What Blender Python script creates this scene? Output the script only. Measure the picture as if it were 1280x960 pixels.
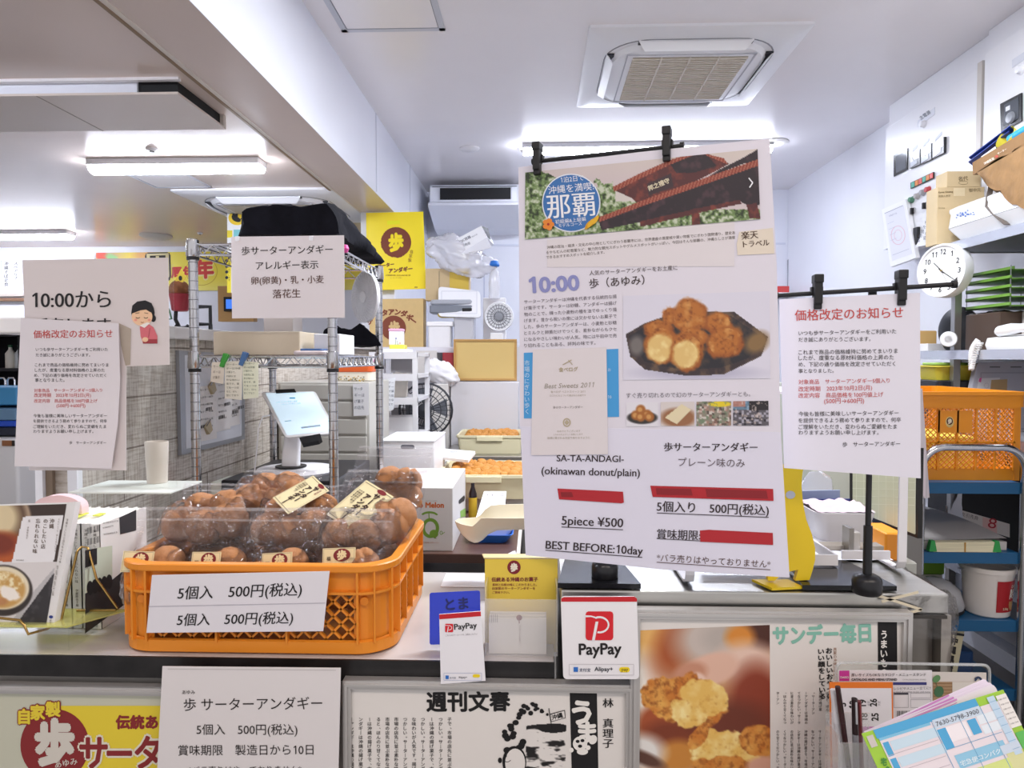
import bpy, bmesh, math, random
import numpy as np
from mathutils import Vector as V, Matrix, noise as mnoise
random.seed(7)
for o in list(bpy.data.objects): bpy.data.objects.remove(o)
SC = bpy.context.scene
COL = SC.collection
# ---------------------------------------------------------------- camera, world, lamps, exposure
FPX, HC = 880.0, 1.40
YAW, PITCH = math.radians(1.95), math.radians(2.08)
cd = bpy.data.cameras.new('camera'); cam = bpy.data.objects.new('camera', cd); COL.objects.link(cam)
cam.location = (0, 0, HC); cam.rotation_euler = (math.pi/2-PITCH, 0, YAW)
cd.sensor_fit = 'HORIZONTAL'; cd.sensor_width = 36; cd.lens = 36*FPX/1280; cd.clip_start = 0.02; cd.clip_end = 60
SC.camera = cam
RM = cam.rotation_euler.to_matrix()
w = bpy.data.worlds.new('world'); SC.world = w; w.use_nodes = True
w.node_tree.nodes['Background'].inputs[0].default_value = (.95, .93, .95, 1)
w.node_tree.nodes['Background'].inputs[1].default_value = 0.8
SC.view_settings.view_transform = 'Standard'; SC.view_settings.look = 'None'
SC.view_settings.exposure = 0.12; SC.view_settings.gamma = 1; SC.view_settings.use_curve_mapping = False
cy = SC.cycles
cy.max_bounces = 8; cy.diffuse_bounces = 4; cy.glossy_bounces = 4; cy.transmission_bounces = 6; cy.transparent_max_bounces = 24
cy.use_denoising = True; cy.caustics_reflective = False; cy.caustics_refractive = False
TUBE_POWER = 56.0
def area(name, loc, sx, sy, power, col, rot=(0,0,0)):
    l = bpy.data.lights.new(name, 'AREA'); l.shape = 'RECTANGLE'; l.size = sx; l.size_y = sy; l.energy = power; l.color = col
    o = bpy.data.objects.new(name, l); o.location = loc; o.rotation_euler = rot; COL.objects.link(o)
# added unseen fill lights at ceiling height: warm behind the camera, cool over the bay
area('arcade_fill', (-.9, -.5, 2.75), 1.6, .5, 24, (1, .87, .76))
area('arcade_fill', (1.2, -.5, 2.75), 1.6, .5, 22, (1, .87, .76))
area('bay_fill', (.55, 2.3, 2.79), 1.3, .25, 62, (.93, .96, 1))

# ---------------------------------------------------------------- helpers
def lin(c):
    return c/12.92 if c <= .04045 else ((c+.055)/1.055)**2.4
def hexc(h):
    return tuple(lin(int(h[i:i+2], 16)/255) for i in (0, 2, 4))
def ray(px, py): return (RM @ V(((px-640)/FPX, -(py-480)/FPX, -1)))
def PY(px, py, Y):
    d = ray(px, py); t = Y/d.y; return V((d.x*t, Y, HC+d.z*t))
def PX(px, py, X):
    d = ray(px, py); t = X/d.x; return V((X, d.y*t, HC+d.z*t))
def PZ(px, py, Z):
    d = ray(px, py); t = (Z-HC)/d.z; return V((d.x*t, d.y*t, Z))
class Pl:                                   # a plane in the room; at() is where a line of sight meets it
    def __init__(s, a, b, c):
        s.p = V(a); s.n = (V(b)-V(a)).cross(V(c)-V(a)).normalized()
        if s.n.dot(V((0, 0, HC))-s.p) < 0: s.n = -s.n
    def at(s, px, py, off=0):
        d = ray(px, py); o = V((0, 0, HC)); t = (s.p-o).dot(s.n)/d.dot(s.n)
        return o+d*t+s.n*off
def PlY(Y): return Pl((0, Y, 0), (1, Y, 0), (0, Y, 1))
def PlX(X): return Pl((X, 0, 0), (X, 1, 0), (X, 0, 1))
MATS = {}
def mat(hexcol, rough=.55, metal=0., noise=0., scale=30., bump=0., emit=0., alpha=1., coat=0., stretch=None, ior=1.45):
    k = (hexcol, rough, metal, noise, scale, bump, emit, alpha, coat, stretch)
    if k in MATS: return MATS[k]
    m = bpy.data.materials.new('m_'+hexcol); m.use_nodes = True; MATS[k] = m
    nt = m.node_tree; b = nt.nodes['Principled BSDF']; c = hexc(hexcol)
    b.inputs['Base Color'].default_value = (*c, 1); b.inputs['Roughness'].default_value = rough; b.inputs['Metallic'].default_value = metal
    b.inputs['IOR'].default_value = ior
    if coat: b.inputs['Coat Weight'].default_value = coat; b.inputs['Coat Roughness'].default_value = .08
    if emit: b.inputs['Emission Color'].default_value = (*c, 1); b.inputs['Emission Strength'].default_value = emit
    if noise or bump:
        tc = nt.nodes.new('ShaderNodeTexCoord'); n = nt.nodes.new('ShaderNodeTexNoise'); n.inputs['Scale'].default_value = scale
        n.inputs['Detail'].default_value = 4; vec = tc.outputs['Object']
        if stretch:
            mp = nt.nodes.new('ShaderNodeMapping'); mp.inputs['Scale'].default_value = stretch; nt.links.new(vec, mp.inputs[0]); vec = mp.outputs[0]
        nt.links.new(vec, n.inputs['Vector'])
        if noise:
            r = nt.nodes.new('ShaderNodeValToRGB'); r.color_ramp.elements[0].position = .3; r.color_ramp.elements[1].position = .7
            r.color_ramp.elements[0].color = (*[max(0, x*(1-noise)) for x in c], 1); r.color_ramp.elements[1].color = (*[min(1, x*(1+noise)) for x in c], 1)
            nt.links.new(n.outputs[0], r.inputs[0]); nt.links.new(r.outputs[0], b.inputs['Base Color'])
        if bump:
            bp = nt.nodes.new('ShaderNodeBump'); bp.inputs['Strength'].default_value = bump; bp.inputs['Distance'].default_value = .01
            nt.links.new(n.outputs[0], bp.inputs['Height']); nt.links.new(bp.outputs[0], b.inputs['Normal'])
    return m
def film_mat(name, tint, gloss, rough, bump, scale, haze=0., both=False):          # clear film: transparent, with a mirror-like skin
    if name in MATS: return MATS[name]
    m = bpy.data.materials.new(name); m.use_nodes = True; nt = m.node_tree; nt.nodes.clear(); MATS[name] = m
    out = nt.nodes.new('ShaderNodeOutputMaterial'); mx = nt.nodes.new('ShaderNodeMixShader')
    t = nt.nodes.new('ShaderNodeBsdfTransparent'); g = nt.nodes.new('ShaderNodeBsdfGlossy'); fr = nt.nodes.new('ShaderNodeFresnel'); mt = nt.nodes.new('ShaderNodeMath')
    t.inputs[0].default_value = (*tint, 1); g.inputs['Roughness'].default_value = rough; fr.inputs[0].default_value = 1.45
    mt.operation = 'MULTIPLY_ADD'; mt.inputs[1].default_value = .75 if both else 1.0; mt.inputs[2].default_value = gloss; mt.use_clamp = True
    if bump:
        tc = nt.nodes.new('ShaderNodeTexCoord'); n = nt.nodes.new('ShaderNodeTexNoise'); n.inputs['Scale'].default_value = scale; n.inputs['Detail'].default_value = 3
        b = nt.nodes.new('ShaderNodeBump'); b.inputs['Strength'].default_value = bump; b.inputs['Distance'].default_value = .01
        nt.links.new(tc.outputs['Object'], n.inputs['Vector']); nt.links.new(n.outputs[0], b.inputs['Height'])
        nt.links.new(b.outputs[0], g.inputs['Normal']); nt.links.new(b.outputs[0], fr.inputs['Normal'])
    ge = nt.nodes.new('ShaderNodeNewGeometry'); iv = nt.nodes.new('ShaderNodeMath'); iv.operation = 'SUBTRACT'; iv.inputs[0].default_value = 1; iv.inputs[1].default_value = 0
    if not both: nt.links.new(ge.outputs['Backfacing'], iv.inputs[1])   # only the outer skin mirrors
    ml = nt.nodes.new('ShaderNodeMath'); ml.operation = 'MULTIPLY'; nt.links.new(fr.outputs[0], mt.inputs[0]); nt.links.new(mt.outputs[0], ml.inputs[0]); nt.links.new(iv.outputs[0], ml.inputs[1]); nt.links.new(ml.outputs[0], mx.inputs[0])
    if haze:
        hz = nt.nodes.new('ShaderNodeMixShader'); df = nt.nodes.new('ShaderNodeBsdfDiffuse'); hz.inputs[0].default_value = haze
        df.inputs[0].default_value = (tint[0]*.93, tint[1]*.93, tint[2]*.94, 1); nt.links.new(t.outputs[0], hz.inputs[1]); nt.links.new(df.outputs[0], hz.inputs[2]); t = hz
    nt.links.new(t.outputs[0], mx.inputs[1]); nt.links.new(g.outputs[0], mx.inputs[2]); nt.links.new(mx.outputs[0], out.inputs[0])
    return m
def print_mat():
    if 'print' in MATS: return MATS['print']
    m = bpy.data.materials.new('printed_picture'); m.use_nodes = True; nt = m.node_tree; b = nt.nodes['Principled BSDF']
    a = nt.nodes.new('ShaderNodeAttribute'); a.attribute_name = 'Col'; nt.links.new(a.outputs['Color'], b.inputs['Base Color'])
    b.inputs['Roughness'].default_value = .45; MATS['print'] = m; return m
CLEAR = film_mat('clear_acrylic', (.975, .985, .98), .02, .04, 0, 1)
GLASSY = film_mat('clear_plastic_bag', (.99, .98, .985), .012, .1, .9, 46, .014, True)
SEAL = film_mat('bag_seal', (.98, .97, .98), .05, .15, .6, 60, .16, True)
MILKY = mat('E9EBF4', .35)
CHROME = mat('C9C9CC', .18, 1.)
STEEL = mat('BDBBB6', .32, 1., .08, 6, 0, stretch=(1, 12, 12))
WHITE = mat('F1F1F6', .5)
BLACK = mat('17171B', .45)
def wnode(o):                              # world position of a parent chain of unrotated empties
    p = V((0, 0, 0))
    while o: p += o.location; o = o.parent
    return p
class MB:
    def __init__(s): s.v = []; s.f = []; s.m = []; s.mats = []; s.M = Matrix()
    def mi(s, m):
        if m not in s.mats: s.mats.append(m)
        return s.mats.index(m)
    def add(s, vs, fs, m):
        k = len(s.v); s.v += [s.M @ V(p) for p in vs]; i = s.mi(m)
        s.f += [tuple(k+j for j in f) for f in fs]; s.m += [i]*len(fs); return s
    def hexa(s, p, m):                     # 8 corners: bottom ring 0-3, top ring 4-7
        return s.add(p, [(3, 2, 1, 0), (4, 5, 6, 7), (0, 1, 5, 4), (1, 2, 6, 5), (2, 3, 7, 6), (3, 0, 4, 7)], m)
    def box(s, x0, x1, y0, y1, z0, z1, m, bev=0.):
        if bev:
            bm = bmesh.new(); bmesh.ops.create_cube(bm, size=1)
            for q in bm.verts: q.co = V(((x0+x1)/2+q.co.x*(x1-x0), (y0+y1)/2+q.co.y*(y1-y0), (z0+z1)/2+q.co.z*(z1-z0)))
            bmesh.ops.bevel(bm, geom=bm.edges[:]+bm.verts[:], offset=bev, segments=2, profile=.6, affect='EDGES')
            return s.bm(bm, m)
        return s.hexa([(x0, y0, z0), (x1, y0, z0), (x1, y1, z0), (x0, y1, z0), (x0, y0, z1), (x1, y0, z1), (x1, y1, z1), (x0, y1, z1)], m)
    def bm(s, bm, m):
        bm.verts.index_update(); vs = [q.co.copy() for q in bm.verts]; fs = [[q.index for q in f.verts] for f in bm.faces]; bm.free(); return s.add(vs, fs, m)
    def bar(s, a, b, wd, th, m, up=(0, 0, 1)):    # straight bar of rectangular section
        a, b = V(a), V(b); d = (b-a).normalized(); u = V(up); x = d.cross(u)
        if x.length < 1e-5: x = d.cross(V((0, 1, 0)))
        x = x.normalized()*wd/2; y = d.cross(x).normalized()*th/2
        return s.hexa([a-x-y, a+x-y, a+x+y, a-x+y, b-x-y, b+x-y, b+x+y, b-x+y], m)
    def tube(s, pts, r, m, n=8, close=False, caps=True):
        pts = [V(p) for p in pts]; N = len(pts); R = r if hasattr(r, '__len__') else [r]*N
        vs = []; up = None
        for i, p in enumerate(pts):
            a = pts[i-1] if (i or close) else p; b = pts[(i+1) % N] if (i < N-1 or close) else p
            d = (b-a).normalized()
            if up is None: up = d.orthogonal().normalized()
            up = (up-d*up.dot(d)).normalized(); sd = d.cross(up)
            for k in range(n):
                t = 2*math.pi*k/n; vs.append(p+(up*math.cos(t)+sd*math.sin(t))*R[i])
        fs = []
        for i in range(N if close else N-1):
            j = (i+1) % N
            for k in range(n): fs.append((i*n+k, i*n+(k+1) % n, j*n+(k+1) % n, j*n+k))
        if caps and not close: fs += [tuple(range(n))[::-1], tuple(range((N-1)*n, N*n))]
        return s.add(vs, fs, m)
    def lathe(s, prof, c, m, n=24, axis='Z', arc=2*math.pi):
        c = V(c); vs = []; full = abs(arc-2*math.pi) < 1e-6; nn = n if full else n+1
        for r, h in prof:
            for k in range(nn):
                t = arc*k/n; a, b = r*math.cos(t), r*math.sin(t)
                vs.append(c+(V((a, b, h)) if axis == 'Z' else V((a, -h, b)) if axis == 'Y' else V((h, a, b))))
        fs = []
        for i in range(len(prof)-1):
            for k in range(n if full else n): fs.append((i*nn+k, i*nn+(k+1) % nn, (i+1)*nn+(k+1) % nn, (i+1)*nn+k))
        if full:
            if prof[0][0] > 1e-5: fs.append(tuple(range(n))[::-1])
            if prof[-1][0] > 1e-5: fs.append(tuple(range((len(prof)-1)*n, len(prof)*n)))
        return s.add(vs, fs, m)
    def prism(s, front, back, m):           # two rings of 3-D points
        n = len(front); return s.add(list(front)+list(back), [tuple(range(n)), tuple(range(n, 2*n))[::-1]]+[(i, n+i, n+(i+1) % n, (i+1) % n) for i in range(n)], m)
    def loft(s, rings, m, caps=True):
        n = len(rings[0]); vs = [p for r in rings for p in r]; fs = []
        for i in range(len(rings)-1):
            for k in range(n): fs.append((i*n+k, i*n+(k+1) % n, (i+1)*n+(k+1) % n, (i+1)*n+k))
        if caps: fs += [tuple(range(n))[::-1], tuple(range((len(rings)-1)*n, len(rings)*n))]
        return s.add(vs, fs, m)
    def grid(s, fn, nu, nv, m):
        vs = [fn(i/nu, j/nv) for j in range(nv+1) for i in range(nu+1)]
        return s.add(vs, [(j*(nu+1)+i, j*(nu+1)+i+1, (j+1)*(nu+1)+i+1, (j+1)*(nu+1)+i) for j in range(nv) for i in range(nu)], m)
    def build(s, name, parent=None, smooth=None, fix=True):
        me = bpy.data.meshes.new(name); xs = np.array([tuple(p) for p in s.v])
        lo, hi = xs.min(0), xs.max(0); base = V(((lo[0]+hi[0])/2, (lo[1]+hi[1])/2, lo[2]))
        me.from_pydata([tuple(p-base) for p in s.v], [], s.f)
        for m in s.mats: me.materials.append(m)
        me.polygons.foreach_set('material_index', s.m)
        if fix:
            bm = bmesh.new(); bm.from_mesh(me); bmesh.ops.recalc_face_normals(bm, faces=bm.faces); bm.to_mesh(me); bm.free()
        if smooth is not None:
            me.polygons.foreach_set('use_smooth', [True]*len(me.polygons)); me.set_sharp_from_angle(angle=math.radians(smooth))
        me.update()
        o = bpy.data.objects.new(name, me); COL.objects.link(o)
        o.location = base-wnode(parent)
        if parent: o.parent = parent
        return o
def tag(o, label, cat, group=None):
    o['label'] = label; o['category'] = cat
    if group: o['group'] = group
    return o
def thing(name, label, cat, loc=(0, 0, 0), group=None):
    o = bpy.data.objects.new(name, None); o.empty_display_size = .05; o.location = loc; COL.objects.link(o); return tag(o, label, cat, group)
def struct(name, mb, smooth=None):
    o = mb.build(name, None, smooth); o['kind'] = 'structure'; return o
def rr(cx, cy, hw, hd, r, z, n=5):          # rounded rectangle ring
    out = []
    for qx, qy, a0 in ((1, 1, 0), (-1, 1, 90), (-1, -1, 180), (1, -1, 270)):
        for k in range(n+1):
            t = math.radians(a0+90*k/n); out.append(V((cx+qx*(hw-r)+r*math.cos(t), cy+qy*(hd-r)+r*math.sin(t), z)))
    return out
def rbox(mb, c, size, m, r=.01, bev=.004, rz=0., M=None):   # soft-edged box, rounded in plan, centre of base c
    old = mb.M; mb.M = (M if M is not None else Matrix.Translation(V(c)) @ Matrix.Rotation(rz, 4, 'Z'))
    hw, hd, h = size[0]/2, size[1]/2, size[2]
    mb.loft([rr(0, 0, hw-bev, hd-bev, max(r-bev, .001), 0), rr(0, 0, hw, hd, r, bev), rr(0, 0, hw, hd, r, h-bev), rr(0, 0, hw-bev, hd-bev, max(r-bev, .001), h)], m)
    mb.M = old
# ---- lettering: outlines of the built-in font, laid flat on a sheet
_tc = bpy.data.curves.new('t', 'FONT'); _to = bpy.data.objects.new('t', _tc); COL.objects.link(_to)
_gc = {}
def _raw(s, res):
    k = (s, res)
    if k not in _gc:
        _tc.body = s; _tc.resolution_u = res; bpy.context.view_layer.update()
        me = _to.evaluated_get(bpy.context.evaluated_depsgraph_get()).to_mesh()
        vs = [(p.co.x, p.co.y, 0) for p in me.vertices]; fs = [tuple(f.vertices) for f in me.polygons]
        xs = [p[0] for p in vs] or [0, 0]; _gc[k] = (vs, fs, min(xs), max(xs))
        _to.to_mesh_clear()
    return _gc[k]
def glyphs(s, bold=0., res=2):
    k = (s, bold, res)
    if k in _gc and bold or '1' in s and k in _gc: return _gc[k]
    if '1' in s and len(s) > 0:             # a one with a flag, as on the signs
        vs, fs, x = [], [], 0.; H = _raw('H', res)[3]; o = ([(.21, 0, 0), (.3, 0, 0), (.3, .73, 0), (.235, .73, 0), (.07, .61, 0), (.07, .52, 0), (.21, .61, 0)], [(0, 1, 2, 3, 4, 5, 6)])
        seg = s.replace('1', '|1|').split('|')
        for q in seg:
            if not q: continue
            if q == '1': g = (o[0], o[1]); sh = x+.06; adv = .52
            else: g = _raw(q, res); sh = x; adv = _raw(q+'H', res)[3]-H
            n = len(vs); vs += [(p[0]+sh, p[1], 0) for p in g[0]]; fs += [tuple(n+i for i in f) for f in g[1]]; x += adv
        xs = [p[0] for p in vs]; base = (vs, fs, min(xs), max(xs))
    else: base = _raw(s, res)
    if bold:                                # heavier stroke: the outline struck several times, slightly shifted
        vs, fs = [], []; d = bold
        for dx, dy in ((0, 0), (d, 0), (-d, 0), (0, d), (0, -d), (.7*d, .7*d), (-.7*d, .7*d), (.7*d, -.7*d), (-.7*d, -.7*d))[:9 if bold > .02 else 3]:
            n = len(vs); vs += [(p[0]+dx, p[1]+dy, -n*1e-9-2e-5*(len(fs) > 0)*(n//len(base[0]))) for p in base[0]]; fs += [tuple(n+i for i in f) for f in base[1]]
        base = (vs, fs, base[2]-d, base[3]+d)
    _gc[k] = base
    return base
INK = '2A2422'
class Print:                                 # what is printed on one plane; all of it becomes one 'lettering' part
    def __init__(s, plane, off=.0006): s.pl = plane; s.mb = MB(); s.off = off; s.c = 0
    def _o(s, layer): s.c += 1; return s.off+layer*.00035+(s.c % 70)*4e-6     # no two flat pieces share a height
    def t(s, txt, x0, x1, y0, y1=None, col=INK, em=None, bold=0., layer=1, res=2, tilt=0.):
        y1 = y0 if y1 is None else y1
        vs, fs, a, b = glyphs(txt, bold, res); L = math.hypot(x1-x0, y1-y0); dx, dy = (x1-x0)/L, (y1-y0)/L
        sx = L/(b-a); sy = em or sx; o = s._o(layer)
        P = [s.pl.at(x0+((p[0]-a)*sx+tilt*p[1]*sy)*dx+p[1]*sy*dy, y0+((p[0]-a)*sx+tilt*p[1]*sy)*dy-p[1]*sy*dx, o+p[2]) for p in vs]
        s.mb.add(P, fs, mat(col, .6)); return s
    def tv(s, txt, xc, ya, yb, col=INK, w=None, bold=0., layer=1, lean=0.):      # vertical writing
        n = len(txt); st = (yb-ya)/n; w = w or st; o = s._o(layer)
        for i, ch in enumerate(txt):
            if ch == '　': continue
            vs, fs, a, b = glyphs(ch, bold); rot = ch in 'ー-（）()「」…'
            x = xc+lean*(i+.5)*st; y = ya+(i+.5)*st; m = (a+b)/2; P = []
            for p in vs:
                gx, gy = p[0]-m, p[1]-.38
                if rot: gx, gy = gy, -gx
                if ch in '、。': gx, gy = gx+.3, gy+.3
                P.append(s.pl.at(x+gx*w, y-gy*st*.98, o+p[2]))
            s.mb.add(P, fs, mat(col, .6))
        return s
    def poly(s, pts, col, layer=0, rough=.6, m=None):
        o = s._o(layer); s.mb.add([s.pl.at(x, y, o) for x, y in pts], [tuple(range(len(pts)))], m or mat(col, rough)); return s
    def rect(s, x0, y0, x1, y1, col, layer=0, rough=.6, m=None): return s.poly([(x0, y0), (x1, y0), (x1, y1), (x0, y1)], col, layer, rough, m)
    def line(s, x0, y0, x1, y1, wd, col, layer=1):
        L = math.hypot(x1-x0, y1-y0) or 1; nx, ny = -(y1-y0)/L*wd/2, (x1-x0)/L*wd/2
        return s.poly([(x0+nx, y0+ny), (x1+nx, y1+ny), (x1-nx, y1-ny), (x0-nx, y0-ny)], col, layer)
    def ell(s, cx, cy, rx, ry, col, layer=0, n=28, rot=0.):
        c, d = math.cos(rot), math.sin(rot)
        return s.poly([(cx+rx*math.cos(t)*c-ry*math.sin(t)*d, cy+rx*math.cos(t)*d+ry*math.sin(t)*c) for t in (2*math.pi*k/n for k in range(n))], col, layer)
    def ring(s, cx, cy, rx, ry, wd, col, layer=0, a0=0, a1=360, n=32):
        for k in range(n):
            t, u = math.radians(a0+(a1-a0)*k/n), math.radians(a0+(a1-a0)*(k+1)/n)
            s.poly([(cx+rx*math.cos(t), cy+ry*math.sin(t)), (cx+rx*math.cos(u), cy+ry*math.sin(u)), (cx+(rx-wd)*math.cos(u), cy+(ry-wd)*math.sin(u)), (cx+(rx-wd)*math.cos(t), cy+(ry-wd)*math.sin(t))], col, layer)
        return s
    def box(s, x0, y0, x1, y1, wd, col, layer=1):
        s.line(x0, y0, x1, y0, wd, col, layer); s.line(x1, y0, x1, y1, wd, col, layer); s.line(x1, y1, x0, y1, wd, col, layer); return s.line(x0, y1, x0, y0, wd, col, layer)
    def done(s, parent, name='lettering'):
        return s.mb.build(name, parent, fix=False) if s.mb.v else None
def slab(mb, pl, pts, th, m):               # a sheet of real thickness whose front lies on the plane
    mb.prism([pl.at(x, y, 0) for x, y in pts], [pl.at(x, y, 0)-pl.n*th for x, y in pts], m); return mb
def sheet(name, label, cat, pl, pts, m, th=.0008, group=None, parent=None):
    o = slab(MB(), pl, pts, th, m).build(name, parent)
    if label: tag(o, label, cat, group)
    return o
# ---- printed photographs: colours per point of a fine flat mesh, drawn as areas of ink
def vnoise(X, Y, s, seed=0):
    r = np.random.RandomState(seed); g = r.rand(64, 64); x, y = X/s, Y/s
    xi, yi = np.floor(x).astype(int), np.floor(y).astype(int); fx, fy = x-xi, y-yi; fx = fx*fx*(3-2*fx); fy = fy*fy*(3-2*fy)
    G = lambda a, b: g[a % 64, b % 64]
    return (G(xi, yi)*(1-fx)+G(xi+1, yi)*fx)*(1-fy)+(G(xi, yi+1)*(1-fx)+G(xi+1, yi+1)*fx)*fy
def fbm(X, Y, s, seed=0): return vnoise(X, Y, s, seed)*.55+vnoise(X, Y, s/2.1, seed+1)*.3+vnoise(X, Y, s/4.3, seed+2)*.15
def inpoly(X, Y, pts):
    r = np.zeros(X.shape, bool); n = len(pts)
    for i in range(n):
        (x0, y0), (x1, y1) = pts[i], pts[(i+1) % n]
        if y0 == y1: continue
        r ^= ((y0 > Y) != (y1 > Y)) & (X < (x1-x0)*(Y-y0)/(y1-y0)+x0)
    return r
def mixc(C, a, col):
    a = np.clip(a, 0, 1)[..., None]; c = np.array([int(col[i:i+2], 16)/255 for i in (0, 2, 4)]); return C*(1-a)+c*a
def blob(C, X, Y, cx, cy, rx, ry, col, soft=.25, rot=0., nz=0., seed=3):
    c, d = math.cos(rot), math.sin(rot); u = ((X-cx)*c+(Y-cy)*d)/rx; v = (-(X-cx)*d+(Y-cy)*c)/ry
    q = np.sqrt(u*u+v*v)+nz*(fbm(X, Y, max(rx, ry)/2.5, seed)-.5)
    return mixc(C, (1+soft/2-q)/soft, col)
def paint(pl, quad, step, fn, parent, name='picture', off=.0009):
    (ax, ay), (bx, by), (cx, cy_), (dx, dy) = quad
    nu = max(2, int(math.hypot(bx-ax, by-ay)/step)); nv = max(2, int(math.hypot(dx-ax, dy-ay)/step))
    u, v = np.meshgrid(np.linspace(0, 1, nu+1), np.linspace(0, 1, nv+1))
    X = (ax*(1-u)+bx*u)*(1-v)+(dx*(1-u)+cx*u)*v; Y = (ay*(1-u)+by*u)*(1-v)+(dy*(1-u)+cy_*u)*v
    C = np.clip(fn(X, Y, np.ones(X.shape+(3,))), 0, 1); C = np.where(C <= .04045, C/12.92, ((C+.055)/1.055)**2.4)
    mb = MB(); xs, ys = X.ravel(), Y.ravel()
    mb.add([pl.at(a, b, off) for a, b in zip(xs, ys)], [(j*(nu+1)+i, j*(nu+1)+i+1, (j+1)*(nu+1)+i+1, (j+1)*(nu+1)+i) for j in range(nv) for i in range(nu)], print_mat())
    o = mb.build(name, parent, fix=False)
    at = o.data.color_attributes.new('Col', 'FLOAT_COLOR', 'POINT')
    at.data.foreach_set('color', np.concatenate([C.reshape(-1, 3), np.ones((C.size//3, 1))], 1).ravel().astype(np.float32)); return o
# ---------------------------------------------------------------- the room
XR, XB, XBL, YB, ZC, ZL = 2.12, -.93, -1.15, 6.05, 2.82, 2.36
M_CEIL = mat('F3EFF1', .24, 0, .015, 3); M_CEILL = mat('DECDC2', .22, 0, .02, 3)
M_WALL = mat('E6E8F2', .38, 0, .015, 4); M_BEAM = mat('E4E6F0', .4, 0, .015, 3); M_CREAM = mat('D9D4CE', .5, 0, .02, 3)
struct('ceiling', MB().box(XB, XR+.1, -1.2, YB+.1, ZC, ZC+.06, M_CEIL))
struct('ceiling_lower', MB().box(-5.1, XBL, -1.2, YB+.1, ZL+.012, ZL+.07, M_CEILL))
b = MB().box(XBL, XB, -1.2, YB, ZL, ZC+.06, M_BEAM)
b.add([(XBL, -1.2, ZL-.0008), (XB-.001, -1.2, ZL-.0008), (XB-.001, YB, ZL-.0008), (XBL, YB, ZL-.0008)], [(0, 1, 2, 3)], M_CEILL)
for y0, y1 in ((4.1, 4.112), (5.2, 5.21)): b.box(XB, XB+.003, y0, y1, ZL+.01, ZC, mat('C9CBD6', .4))
struct('ceiling_beam', b)
b = MB().box(XBL-.03, XBL-.018, -1.2, YB, ZL-.006, ZL+.012, mat('8E7458', .5)); b.box(XBL-.018, XBL, -1.2, YB, ZL-.004, ZL+.012, mat('E2D8CE', .4)); b.box(XBL-.036, XBL-.03, -1.2, YB, ZL-.002, ZL+.012, mat('4A3B30', .5))
struct('trim_ceiling', b)
struct('wall_back', MB().box(-5.1, XR+.1, YB, YB+.1, 0, ZC, M_WALL))
struct('wall_right', MB().box(XR, XR+.1, .6, YB, 0, ZC, mat('E6E7EE', .3, 0, .015, 3)))
struct('wall_left', MB().box(-5.2, -5.1, -1.2, YB, 0, ZC, M_CREAM))
struct('wall_return', MB().box(XBL, XB, 4.62, YB, 0, ZL-.001, M_WALL))
struct('floor', MB().box(-5.2, XR+.1, -1.2, YB+.1, -.05, 0, mat('6F6A66', .4, 0, .1, 5)))
b = MB().box(-.45, -.44, YB-.004, YB, 0, 2.3, mat('C6CBDD', .4)); b.box(-.86, 2.1, YB-.006, YB, 2.36, 2.375, mat('D4D8E6', .4)); struct('trim_wall', b)
# half wall of whitewashed planks
m = bpy.data.materials.new('washed_planks'); m.use_nodes = True; nt = m.node_tree; bs = nt.nodes['Principled BSDF']
tc = nt.nodes.new('ShaderNodeTexCoord'); mp = nt.nodes.new('ShaderNodeMapping'); mp.inputs['Rotation'].default_value = (math.pi/2, 0, math.pi/2)
sep = nt.nodes.new('ShaderNodeSeparateXYZ'); cmb = nt.nodes.new('ShaderNodeCombineXYZ'); nt.links.new(tc.outputs['Object'], sep.inputs[0])
nt.links.new(sep.outputs[1], cmb.inputs[0]); nt.links.new(sep.outputs[2], cmb.inputs[1])
br = nt.nodes.new('ShaderNodeTexBrick'); nt.links.new(cmb.outputs[0], br.inputs['Vector'])
br.inputs['Scale'].default_value = 1; br.inputs['Brick Width'].default_value = .9; br.inputs['Row Height'].default_value = .13; br.inputs['Mortar Size'].default_value = .0025
for i, c in (('Color1', 'DCD5CD'), ('Color2', 'CFC7BE'), ('Mortar', '8C8177')): br.inputs[i].default_value = (*hexc(c), 1)
def strn(sy, sz, d):
    q = nt.nodes.new('ShaderNodeMapping'); q.inputs['Scale'].default_value = (20, sy, sz); n = nt.nodes.new('ShaderNodeTexNoise'); n.inputs['Scale'].default_value = 1; n.inputs['Detail'].default_value = d
    nt.links.new(tc.outputs['Object'], q.inputs[0]); nt.links.new(q.outputs[0], n.inputs['Vector']); return n
n1, n2 = strn(160, 14, 6), strn(14, 170, 6)
mm = nt.nodes.new('ShaderNodeMath'); mm.operation = 'MULTIPLY'; nt.links.new(n1.outputs[0], mm.inputs[0]); nt.links.new(n2.outputs[0], mm.inputs[1])
rp = nt.nodes.new('ShaderNodeValToRGB'); rp.color_ramp.elements[0].position = .15; rp.color_ramp.elements[1].position = .3
rp.color_ramp.elements[0].color = (*hexc('B3A595'), 1); rp.color_ramp.elements[1].color = (1, 1, 1, 1); nt.links.new(mm.outputs[0], rp.inputs[0])
mx = nt.nodes.new('ShaderNodeMix'); mx.data_type = 'RGBA'; mx.blend_type = 'MULTIPLY'; mx.inputs[0].default_value = .7
nt.links.new(br.outputs[0], mx.inputs[6]); nt.links.new(rp.outputs[0], mx.inputs[7]); nt.links.new(mx.outputs[2], bs.inputs['Base Color']); bs.inputs['Roughness'].default_value = .7
M_PLANK = m
XP = -1.04
b = MB().box(XP-.09, XP, 1.57, 4.62, 0, 1.455, M_PLANK)
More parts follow.
